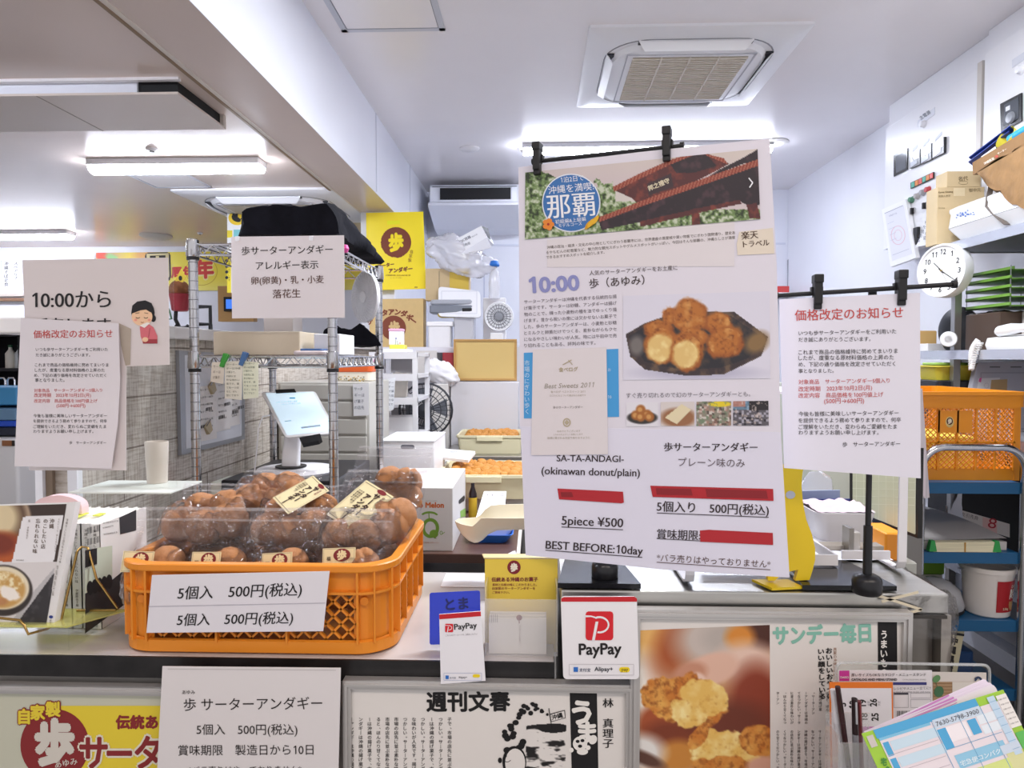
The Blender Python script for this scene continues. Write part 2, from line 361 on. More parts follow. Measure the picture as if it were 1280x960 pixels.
b.box(XP-.095, XP-.078, 1.55, 1.57, 0, 1.455, WHITE); b.box(XP-.078, XP-.062, 1.56, 1.571, 0, 1.455, mat('8C7A68', .6)); b.box(XP-.02, XP+.002, 1.55, 1.57, 0, 1.455, WHITE)
struct('wall_partition', b)
struct('trim_partition', MB().box(XP-.19, XP+.03, 1.5, 4.6, 1.455, 1.49, mat('EDEAEA', .35), .004))
# ---------------------------------------------------------------- ceiling things
M_TUBE = mat('EAF0FF', .5, emit=TUBE_POWER); M_FIX = mat('EDEEF4', .4)
def batten(x0, x1, y, zc, label, group=None):
    t = thing('ceiling_light', label, 'light', ((x0+x1)/2, y, zc), group)
    MB().box(x0, x1, y-.055, y+.055, zc-.03, zc, M_FIX, .004).build('housing', t)
    q = MB(); n = 7; ring = lambda x: [V((x, y-.048*math.cos(math.pi*k/n), zc-.031-.034*math.sin(math.pi*k/n))) for k in range(n+1)]
    q.loft([ring(x0+.004), ring(x1-.004)], M_TUBE); q.build('diffuser', t, 40); return t
batten(-2.19, -1.34, 3.44, ZL+.012, 'white batten light on the lower ceiling near the beam, nearer of two')
batten(-4.9, -3.55, 5.3, ZL+.012, 'white batten light far off above the menu strips')
batten(-3.0, -1.62, 1.3, ZL+.012, 'batten light on the lower ceiling closest to the counter')
batten(-.09, 1.55, 4.75, ZC, 'long white batten light behind the hanging poster and air conditioner')
def cassette(x0, y0, zc, label, S=.95):
    t = thing('ceiling_air_conditioner', label, 'air conditioner', (x0+S/2, y0+S/2, zc)); cx, cyy = x0+S/2, y0+S/2
    wm = mat('F2F3F8', .35); q = MB(); a = rr(cx, cyy, S/2, S/2, .012, zc, 4); h = S/2
    q.loft([a, [V((p.x, p.y, zc-.012)) for p in a], rr(cx, cyy, h-.02, h-.02, .012, zc-.022, 4), rr(cx, cyy, h-.1, h-.1, .13, zc-.026, 4)], wm); q.build('panel', t, 30)
    q = MB(); q.loft([rr(cx, cyy, h-.112, h-.112, .2, zc-.026, 6), rr(cx, cyy, h-.125, h-.125, .2, zc-.045, 6), rr(cx, cyy, h-.16, h-.16, .18, zc-.052, 6)], wm); q.build('inner_panel', t, 35); q = MB(); q.loft([rr(cx, cyy, h-.088, h-.088, .2, zc-.0262, 8), rr(cx, cyy, h-.089, h-.089, .2, zc-.0275, 8), rr(cx, cyy, h-.093, h-.093, .2, zc-.0275, 8)], mat('8E8F98', .5), False); q.build('groove', t)
    q = MB(); g = h-.215
    for s_ in (-1, 1):
        q.box(cx-g-.03, cx+g+.03, cyy+s_*(g+.028)-.003, cyy+s_*(g+.028)+.003, zc-.054, zc-.05, mat('B9B9C2', .4)); q.box(cx+s_*(g+.028)-.003, cx+s_*(g+.028)+.003, cyy-g-.03, cyy+g+.03, zc-.054, zc-.05, mat('B9B9C2', .4))
    q.box(cx-g, cx+g, cyy-g, cyy+g, zc-.053, zc-.05, mat('9A907E', .6))
    for k in range(22):
        yy = cyy-g+(k+.5)*2*g/22; q.box(cx-g, cx+g, yy-.0065, yy+.0065, zc-.058, zc-.05, mat('D9D0C0', .5))
    for k in (1, 2, 3): q.box(cx-g+k*g/2-.004, cx-g+k*g/2+.004, cyy-g, cyy+g, zc-.06, zc-.05, mat('DDD6CA', .5))
    q.build('intake_grille', t)
    dk = mat('2B2B33', .5); L = .25
    for s_, ax in ((-1, 0), (1, 0), (-1, 1), (1, 1)):
        f = MB(); d = MB()
        if ax == 0:
            yy = cyy+s_*(h-.115); d.box(cx-L, cx+L, yy-.014, yy+.014, zc-.0335, zc-.02, dk)
            f.loft([[V((cx+u*L*(1-abs(e)*.12), yy+s_*(.018-.03*e)-s_*0, zc-.026-.03*e)) for u in (-1, 1)]+[V((cx+u*L*(1-abs(e)*.12), yy+s_*(.018-.03*e), zc-.032-.03*e)) for u in (1, -1)] for e in (0, .5, 1)], wm)
        else:
            xx = cx+s_*(h-.115); d.box(xx-.016, xx+.016, cyy-L, cyy+L, zc-.0335, zc-.02, dk)
            f.loft([[V((xx+s_*(.018-.03*e), cyy+u*L*(1-abs(e)*.12), zc-.026-.03*e)) for u in (-1, 1)]+[V((xx+s_*(.018-.03*e), cyy+u*L*(1-abs(e)*.12), zc-.032-.03*e)) for u in (1, -1)] for e in (0, .5, 1)], wm)
        d.build('air_outlet', t); f.build('louver', t, 40)
    return t
cassette(.225, 3.06, ZC, 'white four-way cassette air conditioner in the main ceiling above the poster')
cassette(-2.1, 4.0, ZL+.012, 'white cassette air conditioner in the lower ceiling beside the beam')
# dropped exhaust panel in the lower ceiling
t = thing('ceiling_exhaust_panel', 'dropped ceiling panel with black gap in the lower ceiling before the batten light', 'ceiling panel', (-2.2, 2.6, ZL))
q = MB().box(-3.3, -1.245, 2.44, 2.82, 2.318, 2.326, mat('DED3CA', .3)); q.box(-1.75, -1.746, 2.44, 2.82, 2.3165, 2.318, mat('A79A8D', .5)); q.box(-3.3, -1.245, 2.8, 2.82, 2.326, ZL+.012, mat('DED3CA', .3)); q.build('panel', t)
MB().box(-3.3, -1.40, 2.46, 2.5, 2.326, 2.372, mat('EEF1FB', .4)).build('baffle', t)
MB().box(-1.40, -1.26, 2.47, 2.8, 2.326, 2.372, mat('101014', .6)).build('gap', t)
MB().box(-3.3, -1.235, 2.425, 2.445, 2.362, 2.372, mat('F0EDF0', .3)).build('edge_strip', t)
def disc(name, c, r, h, label, cat, col='EDEBEE', hole=None):
    o = MB().lathe([(0, -h), (r*.7, -h), (r, -h*.35), (r, 0)], c, mat(col, .4), 28)
    if hole: o.lathe([(0, -h-.004), (hole, -h-.004), (hole, -h)], c, mat('4B4640', .6), 14)
    tag(o.build(name, None, 40), label, cat)
disc('sprinkler_head', PZ(190, 186, ZL+.012), .03, .012, 'small sprinkler disc on the lower ceiling near the exhaust panel', 'sprinkler', hole=.012)
disc('smoke_detector', PZ(195, 294, ZL+.012), .12, .03, 'flat round detector on the lower ceiling by the yellow banner', 'detector', 'CFC9BE')
disc('smoke_detector', PZ(587, 185, ZC), .066, .02, 'round white detector on the main ceiling before the back wall', 'detector')
disc('ceiling_speaker', PZ(966, 178, ZC), .1, .012, 'round flat ceiling disc beside the top of the poster', 'speaker', 'D6D3D0')
disc('sprinkler_head', PZ(652, 185, ZC), .025, .015, 'tiny sprinkler at the end of the long batten light', 'sprinkler', hole=.01)
disc('sprinkler_head', PZ(250, 291, ZL+.012), .02, .012, 'tiny sprinkler beside the lower cassette air conditioner', 'sprinkler', hole=.008)
def hatch(x0, x1, y0, y1, z, label, wd=.025):
    q = MB(); m1 = mat('C4C6CF', .35); m2 = mat('85868E', .5)
    for a in ((x0, x1, y0, y0+wd), (x0, x1, y1-wd, y1), (x0, x0+wd, y0, y1), (x1-wd, x1, y0, y1)): q.box(*a, z-.006, z, m1)
    for a in ((x0+wd, x1-wd, y0+wd, y0+wd+.004), (x0+wd, x1-wd, y1-wd-.004, y1-wd), (x0+wd, x0+wd+.004, y0+wd, y1-wd), (x1-wd-.004, x1-wd, y0+wd, y1-wd)): q.box(*a, z-.003, z, m2)
    t = thing('ceiling_hatch', label, 'hatch', ((x0+x1)/2, (y0+y1)/2, z)); q.build('frame', t)
    MB().box(x0+wd+.004, x1-wd-.004, y0+wd+.004, y1-wd-.004, z-.004, z, M_CEIL).build('lid', t)
a = PZ(428, 39, ZC); c = PZ(556, 34, ZC); hatch(a.x, c.x+.0, a.y-.46, a.y, ZC, 'square access hatch in the main ceiling at the front, near the beam')
a = PZ(195, 234, ZL+.012); c = PZ(262, 232, ZL+.012); hatch(a.x, c.x, a.y-.42, a.y, ZL+.012, 'small access hatch in the lower ceiling behind the batten light', .012)
# wall air unit high on the back wall
t = thing('wall_air_unit', 'white wall air unit with a black slot high on the back wall', 'air conditioner', (-.5, 5.8, 2.45))
x0, x1 = -.84, -.14
q = MB(); prof = [(5.62, 2.775), (5.60, 2.76), (5.60, 2.64), (5.5, 2.61), (5.48, 2.585), (5.85, 2.47), (YB, 2.45), (YB, 2.78)]
q.prism([V((x0, y, z)) for y, z in prof], [V((x1, y, z)) for y, z in prof], mat('EEF0F8', .35)); q.build('casing', t)
MB().box(x0+.08, x1-.06, 5.59, 5.6, 2.655, 2.745, mat('0E0E12', .5)).build('slot', t)
q = MB().box(x0+.02, x1-.01, 5.586, 5.592, 2.752, 2.757, mat('6A6C75', .4)); q.box(-.2, -.19, 5.585, 5.59, 2.655, 2.745, mat('D8DAE4', .4)); q.build('grille', t)
# ---------------------------------------------------------------- counters
M_TOP = mat('C6C1C0', .16, 0, .05, 9); M_FRAME = mat('C9C6C4', .3, .55)
t = thing('sales_counter', 'long low sales counter with pale top and scuffed black front edge, under the orange basket', 'counter', (-.9, 1.33, 0))
MB().box(-2.2, .03, 1.1, 1.56, .905, .92, M_TOP, .002).build('countertop', t)
MB().box(-2.2, .03, 1.12, 1.55, 0, .905, mat('B9B3AE', .45)).build('cabinet', t)
MB().box(-2.2, .03, 1.097, 1.118, .885, .9195, mat('1F1D1E', .3, 0, .5, 25)).build('edge_trim', t)
t = thing('stainless_counter', 'taller stainless steel counter carrying both black clip stands', 'counter', (.32, 1.4, 0))
q = MB().box(.04, .64, 1.1, 1.72, 1.003, 1.035, STEEL, .003); q.box(.04, .635, 1.095, 1.11, .998, 1.003, mat('3A3633', .4)); q.build('countertop', t)
MB().box(.05, .63, 1.125, 1.7, 0, 1.0, mat('8E8882', .3, .7)).build('cabinet', t)
MB().box(.632, .647, 1.105, 1.7, .2, 1.0, mat('A8A199', .3, .6, .1, 9)).build('side_panel', t)
q = MB(); q.grid(lambda u, v: V((.65+.006*math.sin(v*9+u*3), 1.1+.25*u, 1.03-.2*v+.004*math.sin(u*20))), 10, 10, GLASSY); q.grid(lambda u, v: V((.55+.1*u, 1.097-.002*math.sin(u*12), 1.036-.07*v)), 10, 6, GLASSY); q.build('plastic_wrap', t, 60)
q = MB()
for p0, p1 in (((1090, 742), (1152, 762)), ((1152, 762), (1100, 775)), ((1148, 740), (1102, 752))): q.bar(PY(*p0, 1.093), PY(*p1, 1.093), .004, .0012, mat('D8CDB4', .3), (0, 1, 0))
q.build('packing_tape', t)
# ---------------------------------------------------------------- framed posters on the counter fronts
def framed(name, label, x0, y0, x1, y1, Y, bw, paper='E6E1DD', col=M_FRAME, dep=.018):
    a, c = PY(x0, y0, Y), PY(x1, y1, Y); t = thing(name, label, 'framed poster', ((a.x+c.x)/2, Y+dep, c.z))
    q = MB()
    for k, (o, d, z) in enumerate(((0, .3, 0), (.3, .62, .004), (.62, 1, .001))):   # stepped moulding
        i0, i1 = bw*o, bw*d
        for bx in ((a.x+i0, c.x-i0, a.z-i1, a.z-i0), (a.x+i0, c.x-i0, c.z+i0, c.z+i1), (a.x+i0, a.x+i1, c.z+i1, a.z-i1), (c.x-i1, c.x-i0, c.z+i1, a.z-i1)):
            q.box(bx[0], bx[1], Y-z, Y+dep, bx[2], bx[3], col)
    q.build('frame', t); MB().box(a.x+bw*.9, c.x-bw*.9, Y+.006, Y+dep, c.z+bw*.9, a.z-bw*.9, mat(paper, .4)).build('backing', t)
    return t, Pl((0, Y+.006, 0), (1, Y+.006, 0), (0, Y+.006, 1))
TXT = 'サーターアンダギーは沖縄の揚げ菓子で、市場の店先に並ぶ素朴な味わいが人気です。揚げたてを一つほおばると、ほんのり甘くてなつかしい。'
def columns(p, x0, x1, y0, y1, n, cw, col, seed=0, rag=True):
    r = random.Random(seed)
    for k in range(n):
        x = x1-(x1-x0)*k/max(1, n-1); m = int((y1-y0)/cw); m = m if not rag or r.random() > .2 else max(3, int(m*r.uniform(.3, .8)))
        s = r.randrange(len(TXT)); p.tv((TXT*3)[s:s+m], x, y0, y0+m*cw, col, w=cw, bold=.012)
# magazine page
t, pl = framed('magazine_page_frame', 'silver framed magazine page with bold black headline and sea cartoon', 428, 851, 792, 1030, 1.0775, .013)
p = Print(pl); p.t('週刊文春', 533, 638, 887, 886, '141214', bold=.035, res=4)
columns(p, 440, 562, 896, 1010, 12, 5.6, '2B2727', 3)
p.poly([(712, 861), (746, 860), (749, 1020), (716, 1020)], '151316', 0)
for ch, x, y, s in (('う', 727, 890, 34), ('ま', 734, 915, 30), ('い', 731, 985, 30)): p.tv(ch, x, y-s/2, y+s/2, 'EFEBE6', w=s, bold=.05, layer=2)
p.ell(725, 929, 9, 9, 'EFEBE6', 2); p.ell(722, 926, 2.4, 2, '151316', 3); p.ell(728, 925, 2.4, 2, '151316', 3); p.ell(725, 932, 2.6, 2, '151316', 3)
p.ell(714, 937, 3, 3, 'EFEBE6', 2); p.ell(735, 934, 3, 3, 'EFEBE6', 2); p.ell(741, 924, 5, 6, 'EFEBE6', 2, rot=.5); p.ell(728, 939, 7, 4, 'EFEBE6', 2)
p.tv('林　真理子', 760, 872, 935, '1D1A1A', w=14, bold=.02)
r = random.Random(4)
for k in range(26):                       # string of dark clouds over a cartoon head, and a flag on an islet
    u = k/25; x = 633+48*u+r.uniform(-4, 4); y = 912-38*math.sin(u*1.9)+14*u*u+r.uniform(-4, 4)+14*(1-u)*r.random(); p.ell(x, y, 3.2-1.5*u+r.random(), 2.8-1.3*u+r.random(), '121012', 1)
for k in range(9): p.ell(628+r.uniform(0, 26), 918+r.uniform(0, 22), 4.2, 3.8, '121012', 1)
p.line(686, 885, 690, 910, 1, '121012'); p.poly([(687, 892), (706, 887), (707, 897), (689, 902)], '121012', 1); p.poly([(688, 892.8), (705.2, 888), (706.2, 896.3), (689.6, 901)], 'E6E1DD', 2); p.t('沖縄', 690, 704, 899, 895.5, '121012', layer=3, bold=.03)
p.ell(643, 952, 15, 20, '121012', 1); p.ell(644, 953, 12.5, 18, 'E6E1DD', 2); p.ell(632, 944, 1.6, 2, '121012', 3); p.ring(634, 948, 5, 4, .8, '121012', 3, 20, 160); p.ell(625, 950, 2.5, 3.5, '121012', 1)
p.done(t)
def sea(X, Y, C):
    C = mixc(C, np.ones(X.shape), 'E6E1DD'); a = fbm(X, Y*2.6, 17, 5); top = 908+3*np.sin(X/16)
    C = mixc(C, np.where((Y > top) & (a > .5), (a-.5)*9, 0), '1A1718'); C = mixc(C, np.where((Y > top) & (Y < top+4), 1, 0), '1A1718')
    return mixc(C, np.where(((X-692)/20)**2+((Y-910)/6)**2 < 1, 1, 0), '121012')
paint(pl, ((658, 903), (708, 903), (706, 1000), (656, 1000)), .8, sea, t, off=.0005)
# food magazine page with photograph
t, pl = framed('food_page_frame', 'silver framed magazine page with a large fried doughnut photograph and mint green headline', 789, 762, 1136, 1030, 1.074, .014)
p = Print(pl); p.t('サンデー毎日', 966, 1089, 804, 800, '86BFAE', em=25, bold=.045, res=3)
p.poly([(1097, 777), (1121, 776), (1122, 950), (1098, 950)], '191719', 0)
p.tv('うまいもの', 1104.5, 787, 846, 'F2EEEA', w=10, bold=.03, layer=2)
p.tv('おいしいおやつに', 1036, 809, 874, '1A1717', w=9, bold=.03, lean=.03); p.tv('いい顔をしている', 1026, 810, 874, '1A1717', w=9, bold=.03, lean=.03); p.tv('真夏の沖縄甘味紀行', 1043.5, 809, 850, '96694F', w=5)
columns(p, 972, 1034, 864, 906, 8, 4.1, '4B4543', 8); columns(p, 972, 1042, 912, 1000, 9, 4.1, '4B4543', 9)
p.done(t)
def donutphoto(X, Y, C):
    C = mixc(C, np.ones(X.shape), 'C9946A'); B = lambda *a, **k: blob(C, X, Y, *a, **k)
    C = B(815, 800, 34, 26, 'E9B56A', soft=.9); C = B(805, 860, 30, 40, 'F6EEE4', soft=.9); C = B(850, 800, 26, 50, 'A8532A', soft=.9, rot=.5); C = B(885, 800, 40, 34, 'C9BCB4', soft=.9); C = B(905, 798, 26, 18, 'B9AFA8', soft=.8)
    C = B(952, 793, 22, 24, '4E2A20', soft=.7); C = B(925, 797, 18, 16, 'D98B37', soft=.7); C = B(938, 832, 40, 28, 'E9C9B8', soft=.7, rot=.2); C = B(945, 880, 34, 50, '8C3B25', soft=.6); C = B(900, 905, 70, 30, '6E3322', soft=.7)
    C = B(820, 905, 22, 24, 'A5502C', soft=.5); C = B(835, 925, 34, 24, '7C3820', soft=.6); C = B(848, 945, 26, 20, 'C9863A', soft=.6); C = B(800, 940, 30, 22, 'E8E4E0', soft=.7); C = B(806, 948, 26, 8, '5B3A2E', soft=.7, rot=.4)
    C = B(886, 838, 38, 20, 'E3B9A4', soft=.3, rot=-.35); C = B(862, 842, 22, 14, 'C98F74', soft=.5, rot=-.3); C = B(874, 852, 9, 12, 'EBC9B8', soft=.4, rot=-.4)
    n = fbm(X, Y, 14, 11); m = fbm(X, Y, 5, 12)
    D = mixc(mixc(C, np.ones(X.shape), 'C8782E'), (n-.35)*1.6, 'E9B45C'); D = mixc(D, (.5-m)*2.2, '7E3D16')
    D2 = mixc(mixc(C, np.ones(X.shape), 'E8BC62'), (n-.4)*2.2, 'F8E3A0'); D2 = mixc(D2, (.42-m)*2, 'C8883A')
    def into(C, cx, cy, rx, ry, S, rot=0, nz=.5, seed=3):
        c, d = math.cos(rot), math.sin(rot); u = ((X-cx)*c+(Y-cy)*d)/rx; v = (-(X-cx)*d+(Y-cy)*c)/ry
        a = np.clip((1-np.sqrt(u*u+v*v)-nz*(fbm(X, Y, 12, seed)-.5))*12, 0, 1)[..., None]; return C*(1-a)+S*a
    C = into(C, 840, 874, 40, 28, D, .35); C = into(C, 866, 876, 46, 30, D, .5); C = into(C, 880, 873, 32, 24, D2, .1); C = into(C, 862, 890, 24, 20, D2, .3)
    C = into(C, 905, 940, 44, 30, D2, -.1, .5, 7); C = into(C, 948, 925, 26, 22, D, .3, .5, 8); C = into(C, 905, 962, 42, 18, D, 0); C = into(C, 872, 922, 10, 20, D, .6)
    return B(955, 958, 22, 12, 'D9A38C', soft=.4)
paint(pl, ((797, 788), (962, 781), (963, 1000), (796, 1000)), 1.25, donutphoto, t, off=.0005)
# yellow shop sign in its frame
t, pl = framed('shop_sign_frame', 'framed yellow shop sign with maroon disc at the end of the counter front', -30, 857, 330, 1040, 1.085, .012, 'CBCBB8')
p = Print(pl); p.poly([(72, 882), (330, 882), (330, 1040), (60, 1040)], 'E9D13C', 0)
p.ell(69, 931, 43, 45, '8A2A2C', 1, 40)
for ch, x, y in (('自', 31, 895), ('家', 48, 890), ('製', 67, 886)):
    p.tv(ch, x, y-10, y+10, '8A2A2C', w=19, bold=.12, layer=2); p.tv(ch, x, y-10, y+10, 'E9D13C', w=19, bold=.045, layer=3)
p.tv('歩', 69, 897, 957, 'D8D2C8', w=50, bold=.06, layer=3); p.t('あゆみ', 70, 98, 959, 954, 'D8D2C8', layer=3, bold=.02)
p.t('伝統あるサーターアンダギー', 145, 377, 909, 909, '8A2A2C', bold=.05, layer=2)
for x, ch, y, s in ((118, 'サ', 940, 46), (150, 'ー', 941, 44), (186, 'タ', 940, 46), (220, 'ー', 941, 44)):
    vs, fs, a, bb = glyphs(ch, .09); vs2, fs2, _, _ = glyphs(ch, .03)
    for (vv, ff, col, ly) in ((vs, fs, 'E8E2D0', 2), (vs2, fs2, '8A2A2C', 3)): p.mb.add([pl.at(x+(q[0]-.5)*s*.85, y-(q[1]-.38)*s, (.0006+ly*.0004+x*1e-6)+q[2]) for q in vv], ff, mat(col, .6))
p.done(t)
# laminated price sheet hanging over the counter front
pl = PlY(1.066)
pts = [(203, 833), (426, 835), (422, 1010), (194, 1010)]
t = sheet('price_sheet', 'laminated white price sheet with four lines hanging over the counter front below the basket', 'price sign', pl, pts, mat('E4DFE0', .22), .0012)
p = Print(pl); p.t('あゆみ', 228, 244, 867, None, INK); p.t('歩 サーターアンダギー', 230, 403, 887, 885, INK, res=3); p.t('5個入　500円(税込)', 246, 372, 917, 917, INK, res=3); p.t('賞味期限　製造日から10日', 223, 392, 943, 942, INK, res=3); p.t('*バラ売りはやっておりません*', 236, 377, 966, 965, INK)
for y in (958,): p.line(210, 836, 420, 837.5, 1, 'C9C4C4', 0)
p.done(t)
# ---------------------------------------------------------------- payment cards
def pay_logo(p, x0, y0, x1, y1, bg, layer=1):
    w, h = x1-x0, y1-y0; R = lambda u, v: (x0+u*w, y0+v*h)
    p.poly([R(*q) for q in ((.1, 0), (.9, 0), (.97, .03), (1, .1), (1, .9), (.97, .97), (.9, 1), (.1, 1), (.03, .97), (0, .9), (0, .1), (.03, .03))], 'D9232F', layer)
    p.poly([R(*q) for q in ((.36, .35), (.46, .35), (.33, 1.0), (.23, 1.0))], bg, layer+1)
    for k in range(16):
        a, b = math.radians(-118+k*17), math.radians(-118+(k+1)*17)
        if k > 12: break
        p.poly([R(.5+.36*math.cos(a), .46+.3*math.sin(a)), R(.5+.36*math.cos(b), .46+.3*math.sin(b)), R(.5+.3*math.cos(b), .46+.23*math.sin(b)), R(.5+.3*math.cos(a), .46+.23*math.sin(a))], bg, layer+1)
    p.poly([R(-.01, .13), R(.2, .14), R(.42, .2), R(.4, .25), R(.2, .19), R(-.01, .2)], bg, layer+1)
t = thing('payment_card_sign', 'large square white payment sign with red band fixed to the stainless counter front', 'payment sign', (.085, 1.06, .93)); pl = PlY(1.062)
def rpx(x0, y0, x1, y1, r, n=4, sk=0):
    out = []
    for cx, cy_, a in ((x1-r, y1-r, 0), (x0+r, y1-r, 90), (x0+r, y0+r, 180), (x1-r, y0+r, 270)):
        for k in range(n+1): q = math.radians(a+90*k/n); yy = cy_+r*math.sin(q); out.append((cx+r*math.cos(q)+sk*(yy-y0), yy))
    return out
slab(MB(), pl, rpx(701, 746, 796, 849, 5, 4, .03), .004, mat('F1EFF3', .3)).build('board', t)
p = Print(pl); p.poly([(701.5, 752), (701.5, 748), (705, 746.3), (793, 745.6), (796, 748), (796.3, 752)], 'C9242E', 0); pay_logo(p, 732, 764, 766.5, 800, 'F1EFF3'); p.t('PayPay', 723.5, 777, 818, 817, '1F1B1D', bold=.025, res=4)
p.box(711.5, 830, 792, 843.5, .7, 'CFCBD0'); p.rect(717, 833.5, 722.5, 839.5, '2B6FC4', 1); p.t('支付宝', 724, 738, 839, None, '46506A', bold=.02); p.t('Alipay+', 743, 766, 838.5, None, '31343D', bold=.02); p.poly(rpx(774, 833.5, 787, 840, 3), 'F2D722', 1); p.t('pay', 777, 785, 838.3, None, '3A3413', layer=2); p.done(t)
t = thing('payment_card', 'small white payment card hanging at the counter edge before the blue plate', 'payment sign', (-.1, 1.07, .9)); pl = PlY(1.074)
slab(MB(), pl, [(549, 768), (601, 764), (607, 851), (551, 855)], .0015, mat('F1EFF5', .3)).build('card', t)
p = Print(pl); p.poly([(549, 768), (601, 764), (601.4, 770), (549.4, 774)], 'C9242E', 0); pay_logo(p, 556.5, 779.5, 566.5, 790, 'F1EFF5'); p.t('PayPay', 568, 596.5, 787, 784.5, '1F1B1D', bold=.02, res=3); p.t('こちらのバーコードをご読みください', 557, 597, 795, 793, '77737A'); p.box(555, 841, 602, 850, .5, 'B9BFD8'); p.rect(557, 844, 561, 848.5, '2B6FC4', 1); p.t('支付宝', 562, 570, 848, None, '46506A'); p.t('Alipay+', 573, 584, 847.5, None, '31343D'); p.poly(rpx(591, 842.5, 600, 846.5, 2), 'F2D722', 1); p.done(t)
# price strip on the basket
pl = PlY(1.094)
t = sheet('price_strip', 'white two-line price sheet stuck on the front of the orange basket', 'price sign', pl, [(190, 719), (412, 714), (404, 789), (183, 791)], mat('E6E3EA', .3), .0008)
p = Print(pl); p.t('5個入　500円(税込)', 222, 377, 748, 743, '1E1B1D', res=3, tilt=.16, bold=.008); p.t('5個入　500円(税込)', 221, 366, 781, 778, '1E1B1D', res=3, tilt=.16, bold=.008); p.line(186, 758, 407, 753.5, .8, 'BDB9C4'); p.done(t)
# ---------------------------------------------------------------- price-change notices and other sheets
NOTE = ['いつも歩サーターアンダギーをご利用いた', 'だき誠にありがとうございます。', 'これまで商品の価格維持に努めてまいりま', 'したが、度重なる原材料価格の上昇のた', 'め、下記の通り価格を改定させていただく', '事となりました。', '対象商品　サーターアンダギー5個入り', '改定時期　2023年10月2日(月)', '改定内容　商品価格を100円値上げ', '(500円→600円)', '今後も皆様に美味しいサーターアンダギー', 'を提供できるよう務めて参りますので、何卒', 'ご理解をいただき、変わらぬご愛顧をたま', 'わりますようお願い申し上げます。', '歩　サーターアンダギー']
RED = 'C4453F'
def notice(p, title, rows):
    p.t('価格改定のお知らせ', *title, col=RED, res=3, bold=.006)
    for k, (s, r_) in enumerate(zip(NOTE, rows)): p.t(s, *r_, col=RED if 6 <= k <= 9 else INK)
pl = Pl(PY(972, 375, 1.075), PY(1150, 370, 1.045), PY(978, 597, 1.075))
tr_ = sheet('price_change_notice', 'white price-change notice with red heading clipped to the black stand', 'notice', pl, [(974, 374), (1150, 366), (1151, 598), (980, 585)], mat('E4E2EE', .3), .0008)
p = Print(pl); notice(p, (993.5, 1129, 400, 396), [(998, 1120, 419, 416.5), (998, 1088, 427, 426), (998, 1122, 443, 441), (998, 1117, 450, 449), (998, 1119, 458, 457), (998, 1042, 466, 465.5), (998, 1112, 480, 478), (998, 1090, 489, 487), (998, 1104, 497, 495.5), (1030, 1080, 504, 503.5), (998, 1123, 520, 518.5), (998, 1126, 528, 527), (998, 1121, 536, 535.5), (998, 1098, 543, 543), (1053, 1125, 558, 557)]); p.done(tr_)
# the three sheets at the other end of the counter, on a clear upright panel
q = MB().box(-.985, -.77, 1.475, 1.479, .92, 1.6, CLEAR); q.box(-.985, -.77, 1.44, 1.52, .92, .924, CLEAR); tag(q.build('acrylic_sign_panel'), 'clear upright acrylic panel behind the taped white notices', 'sign holder')
pl = PlY(1.466); t = sheet('backing_sheet', 'white sheet hanging behind the price-change notice, only its lower corner and edge showing', 'notice', pl, [(37, 430), (157, 430), (158, 588), (36, 588)], mat('DFD8DA', .45)); p = Print(pl); p.t('ば', 142, 147.5, 558, None, INK, bold=.03); p.done(t)
pl = PlY(1.452)
t = sheet('opening_time_sign', 'white opening-time sheet with large 10:00 and a bowing girl drawing', 'sign', pl, [(28, 325), (210, 322), (212, 456), (158, 458), (157, 588), (38, 588)], mat('DCD3D3', .4))
p = Print(pl); p.t('10:00から', 41, 139, 384, 383, '1B181A', res=4, bold=.014); p.t('販売します', 41, 139, 414.5, 413.5, '1B181A', res=3, bold=.02)
p.poly([(149, 404), (164, 411), (163, 456), (157, 457), (151, 430)], 'B3A698', 0)
SK = 'F3C9A4'; p.ell(179, 391, 14.5, 14, '1C1A1E', 1); p.ell(178, 396, 13, 11.5, SK, 2); p.poly([(164.5, 392), (166, 382), (172, 377), (182, 375.5), (190, 379), (193, 386), (193, 392), (188, 390), (183, 387), (176, 388), (168, 391)], '1C1A1E', 3); p.ell(192, 398, 3.2, 4.5, '1C1A1E', 1)
p.poly([(175, 408), (186, 405), (192, 409), (197, 420), (197, 429), (179, 429), (176, 420)], 'D9707A', 1); p.poly([(175, 407), (181, 410), (188, 404), (184, 403)], 'F4EDE8', 2); p.poly([(179, 424), (197, 424), (197, 429.5), (179, 429.5)], 'A33B44', 2); p.ell(182, 424.5, 3.8, 3, SK, 3); p.line(188, 410, 186, 422, .7, 'B4505C', 3)
p.ring(173, 396, 3, 2.2, .8, '3A2A26', 4, 20, 160, 8); p.ring(183, 396, 3, 2.2, .8, '3A2A26', 4, 20, 160, 8); p.ring(178.5, 402, 2.2, 1.6, .7, 'A0523F', 4, 20, 160, 8); p.line(170, 392, 175, 391, .6, '3A2A26', 4); p.line(181, 391, 186, 392, .6, '3A2A26', 4); p.ell(170, 400, 2, 1.5, 'EE9F8C', 3); p.ell(187, 400, 2, 1.5, 'EE9F8C', 3)
p.done(t)
pl = PlY(1.44)
t = sheet('price_change_notice', 'white price-change notice with red heading hanging over the opening-time sheet', 'notice', pl, [(26, 397.5), (148, 404), (150, 470), (147, 530), (139, 586), (80, 584), (18, 583)], mat('E0DADF', .4))
p = Print(pl); notice(p, (42, 141, 422, 421), [(45, 135, 438.5), (45, 113, 445.5), (44, 136, 458), (44, 131, 464.5), (43, 133, 471), (44, 81, 477), (43, 128, 490, 489.5), (43, 114, 496), (43, 122, 503), (71, 107, 509), (42, 134, 521.5), (42, 134, 528), (42, 133, 535), (42, 117, 541), (87, 133, 555)]); p.done(t)
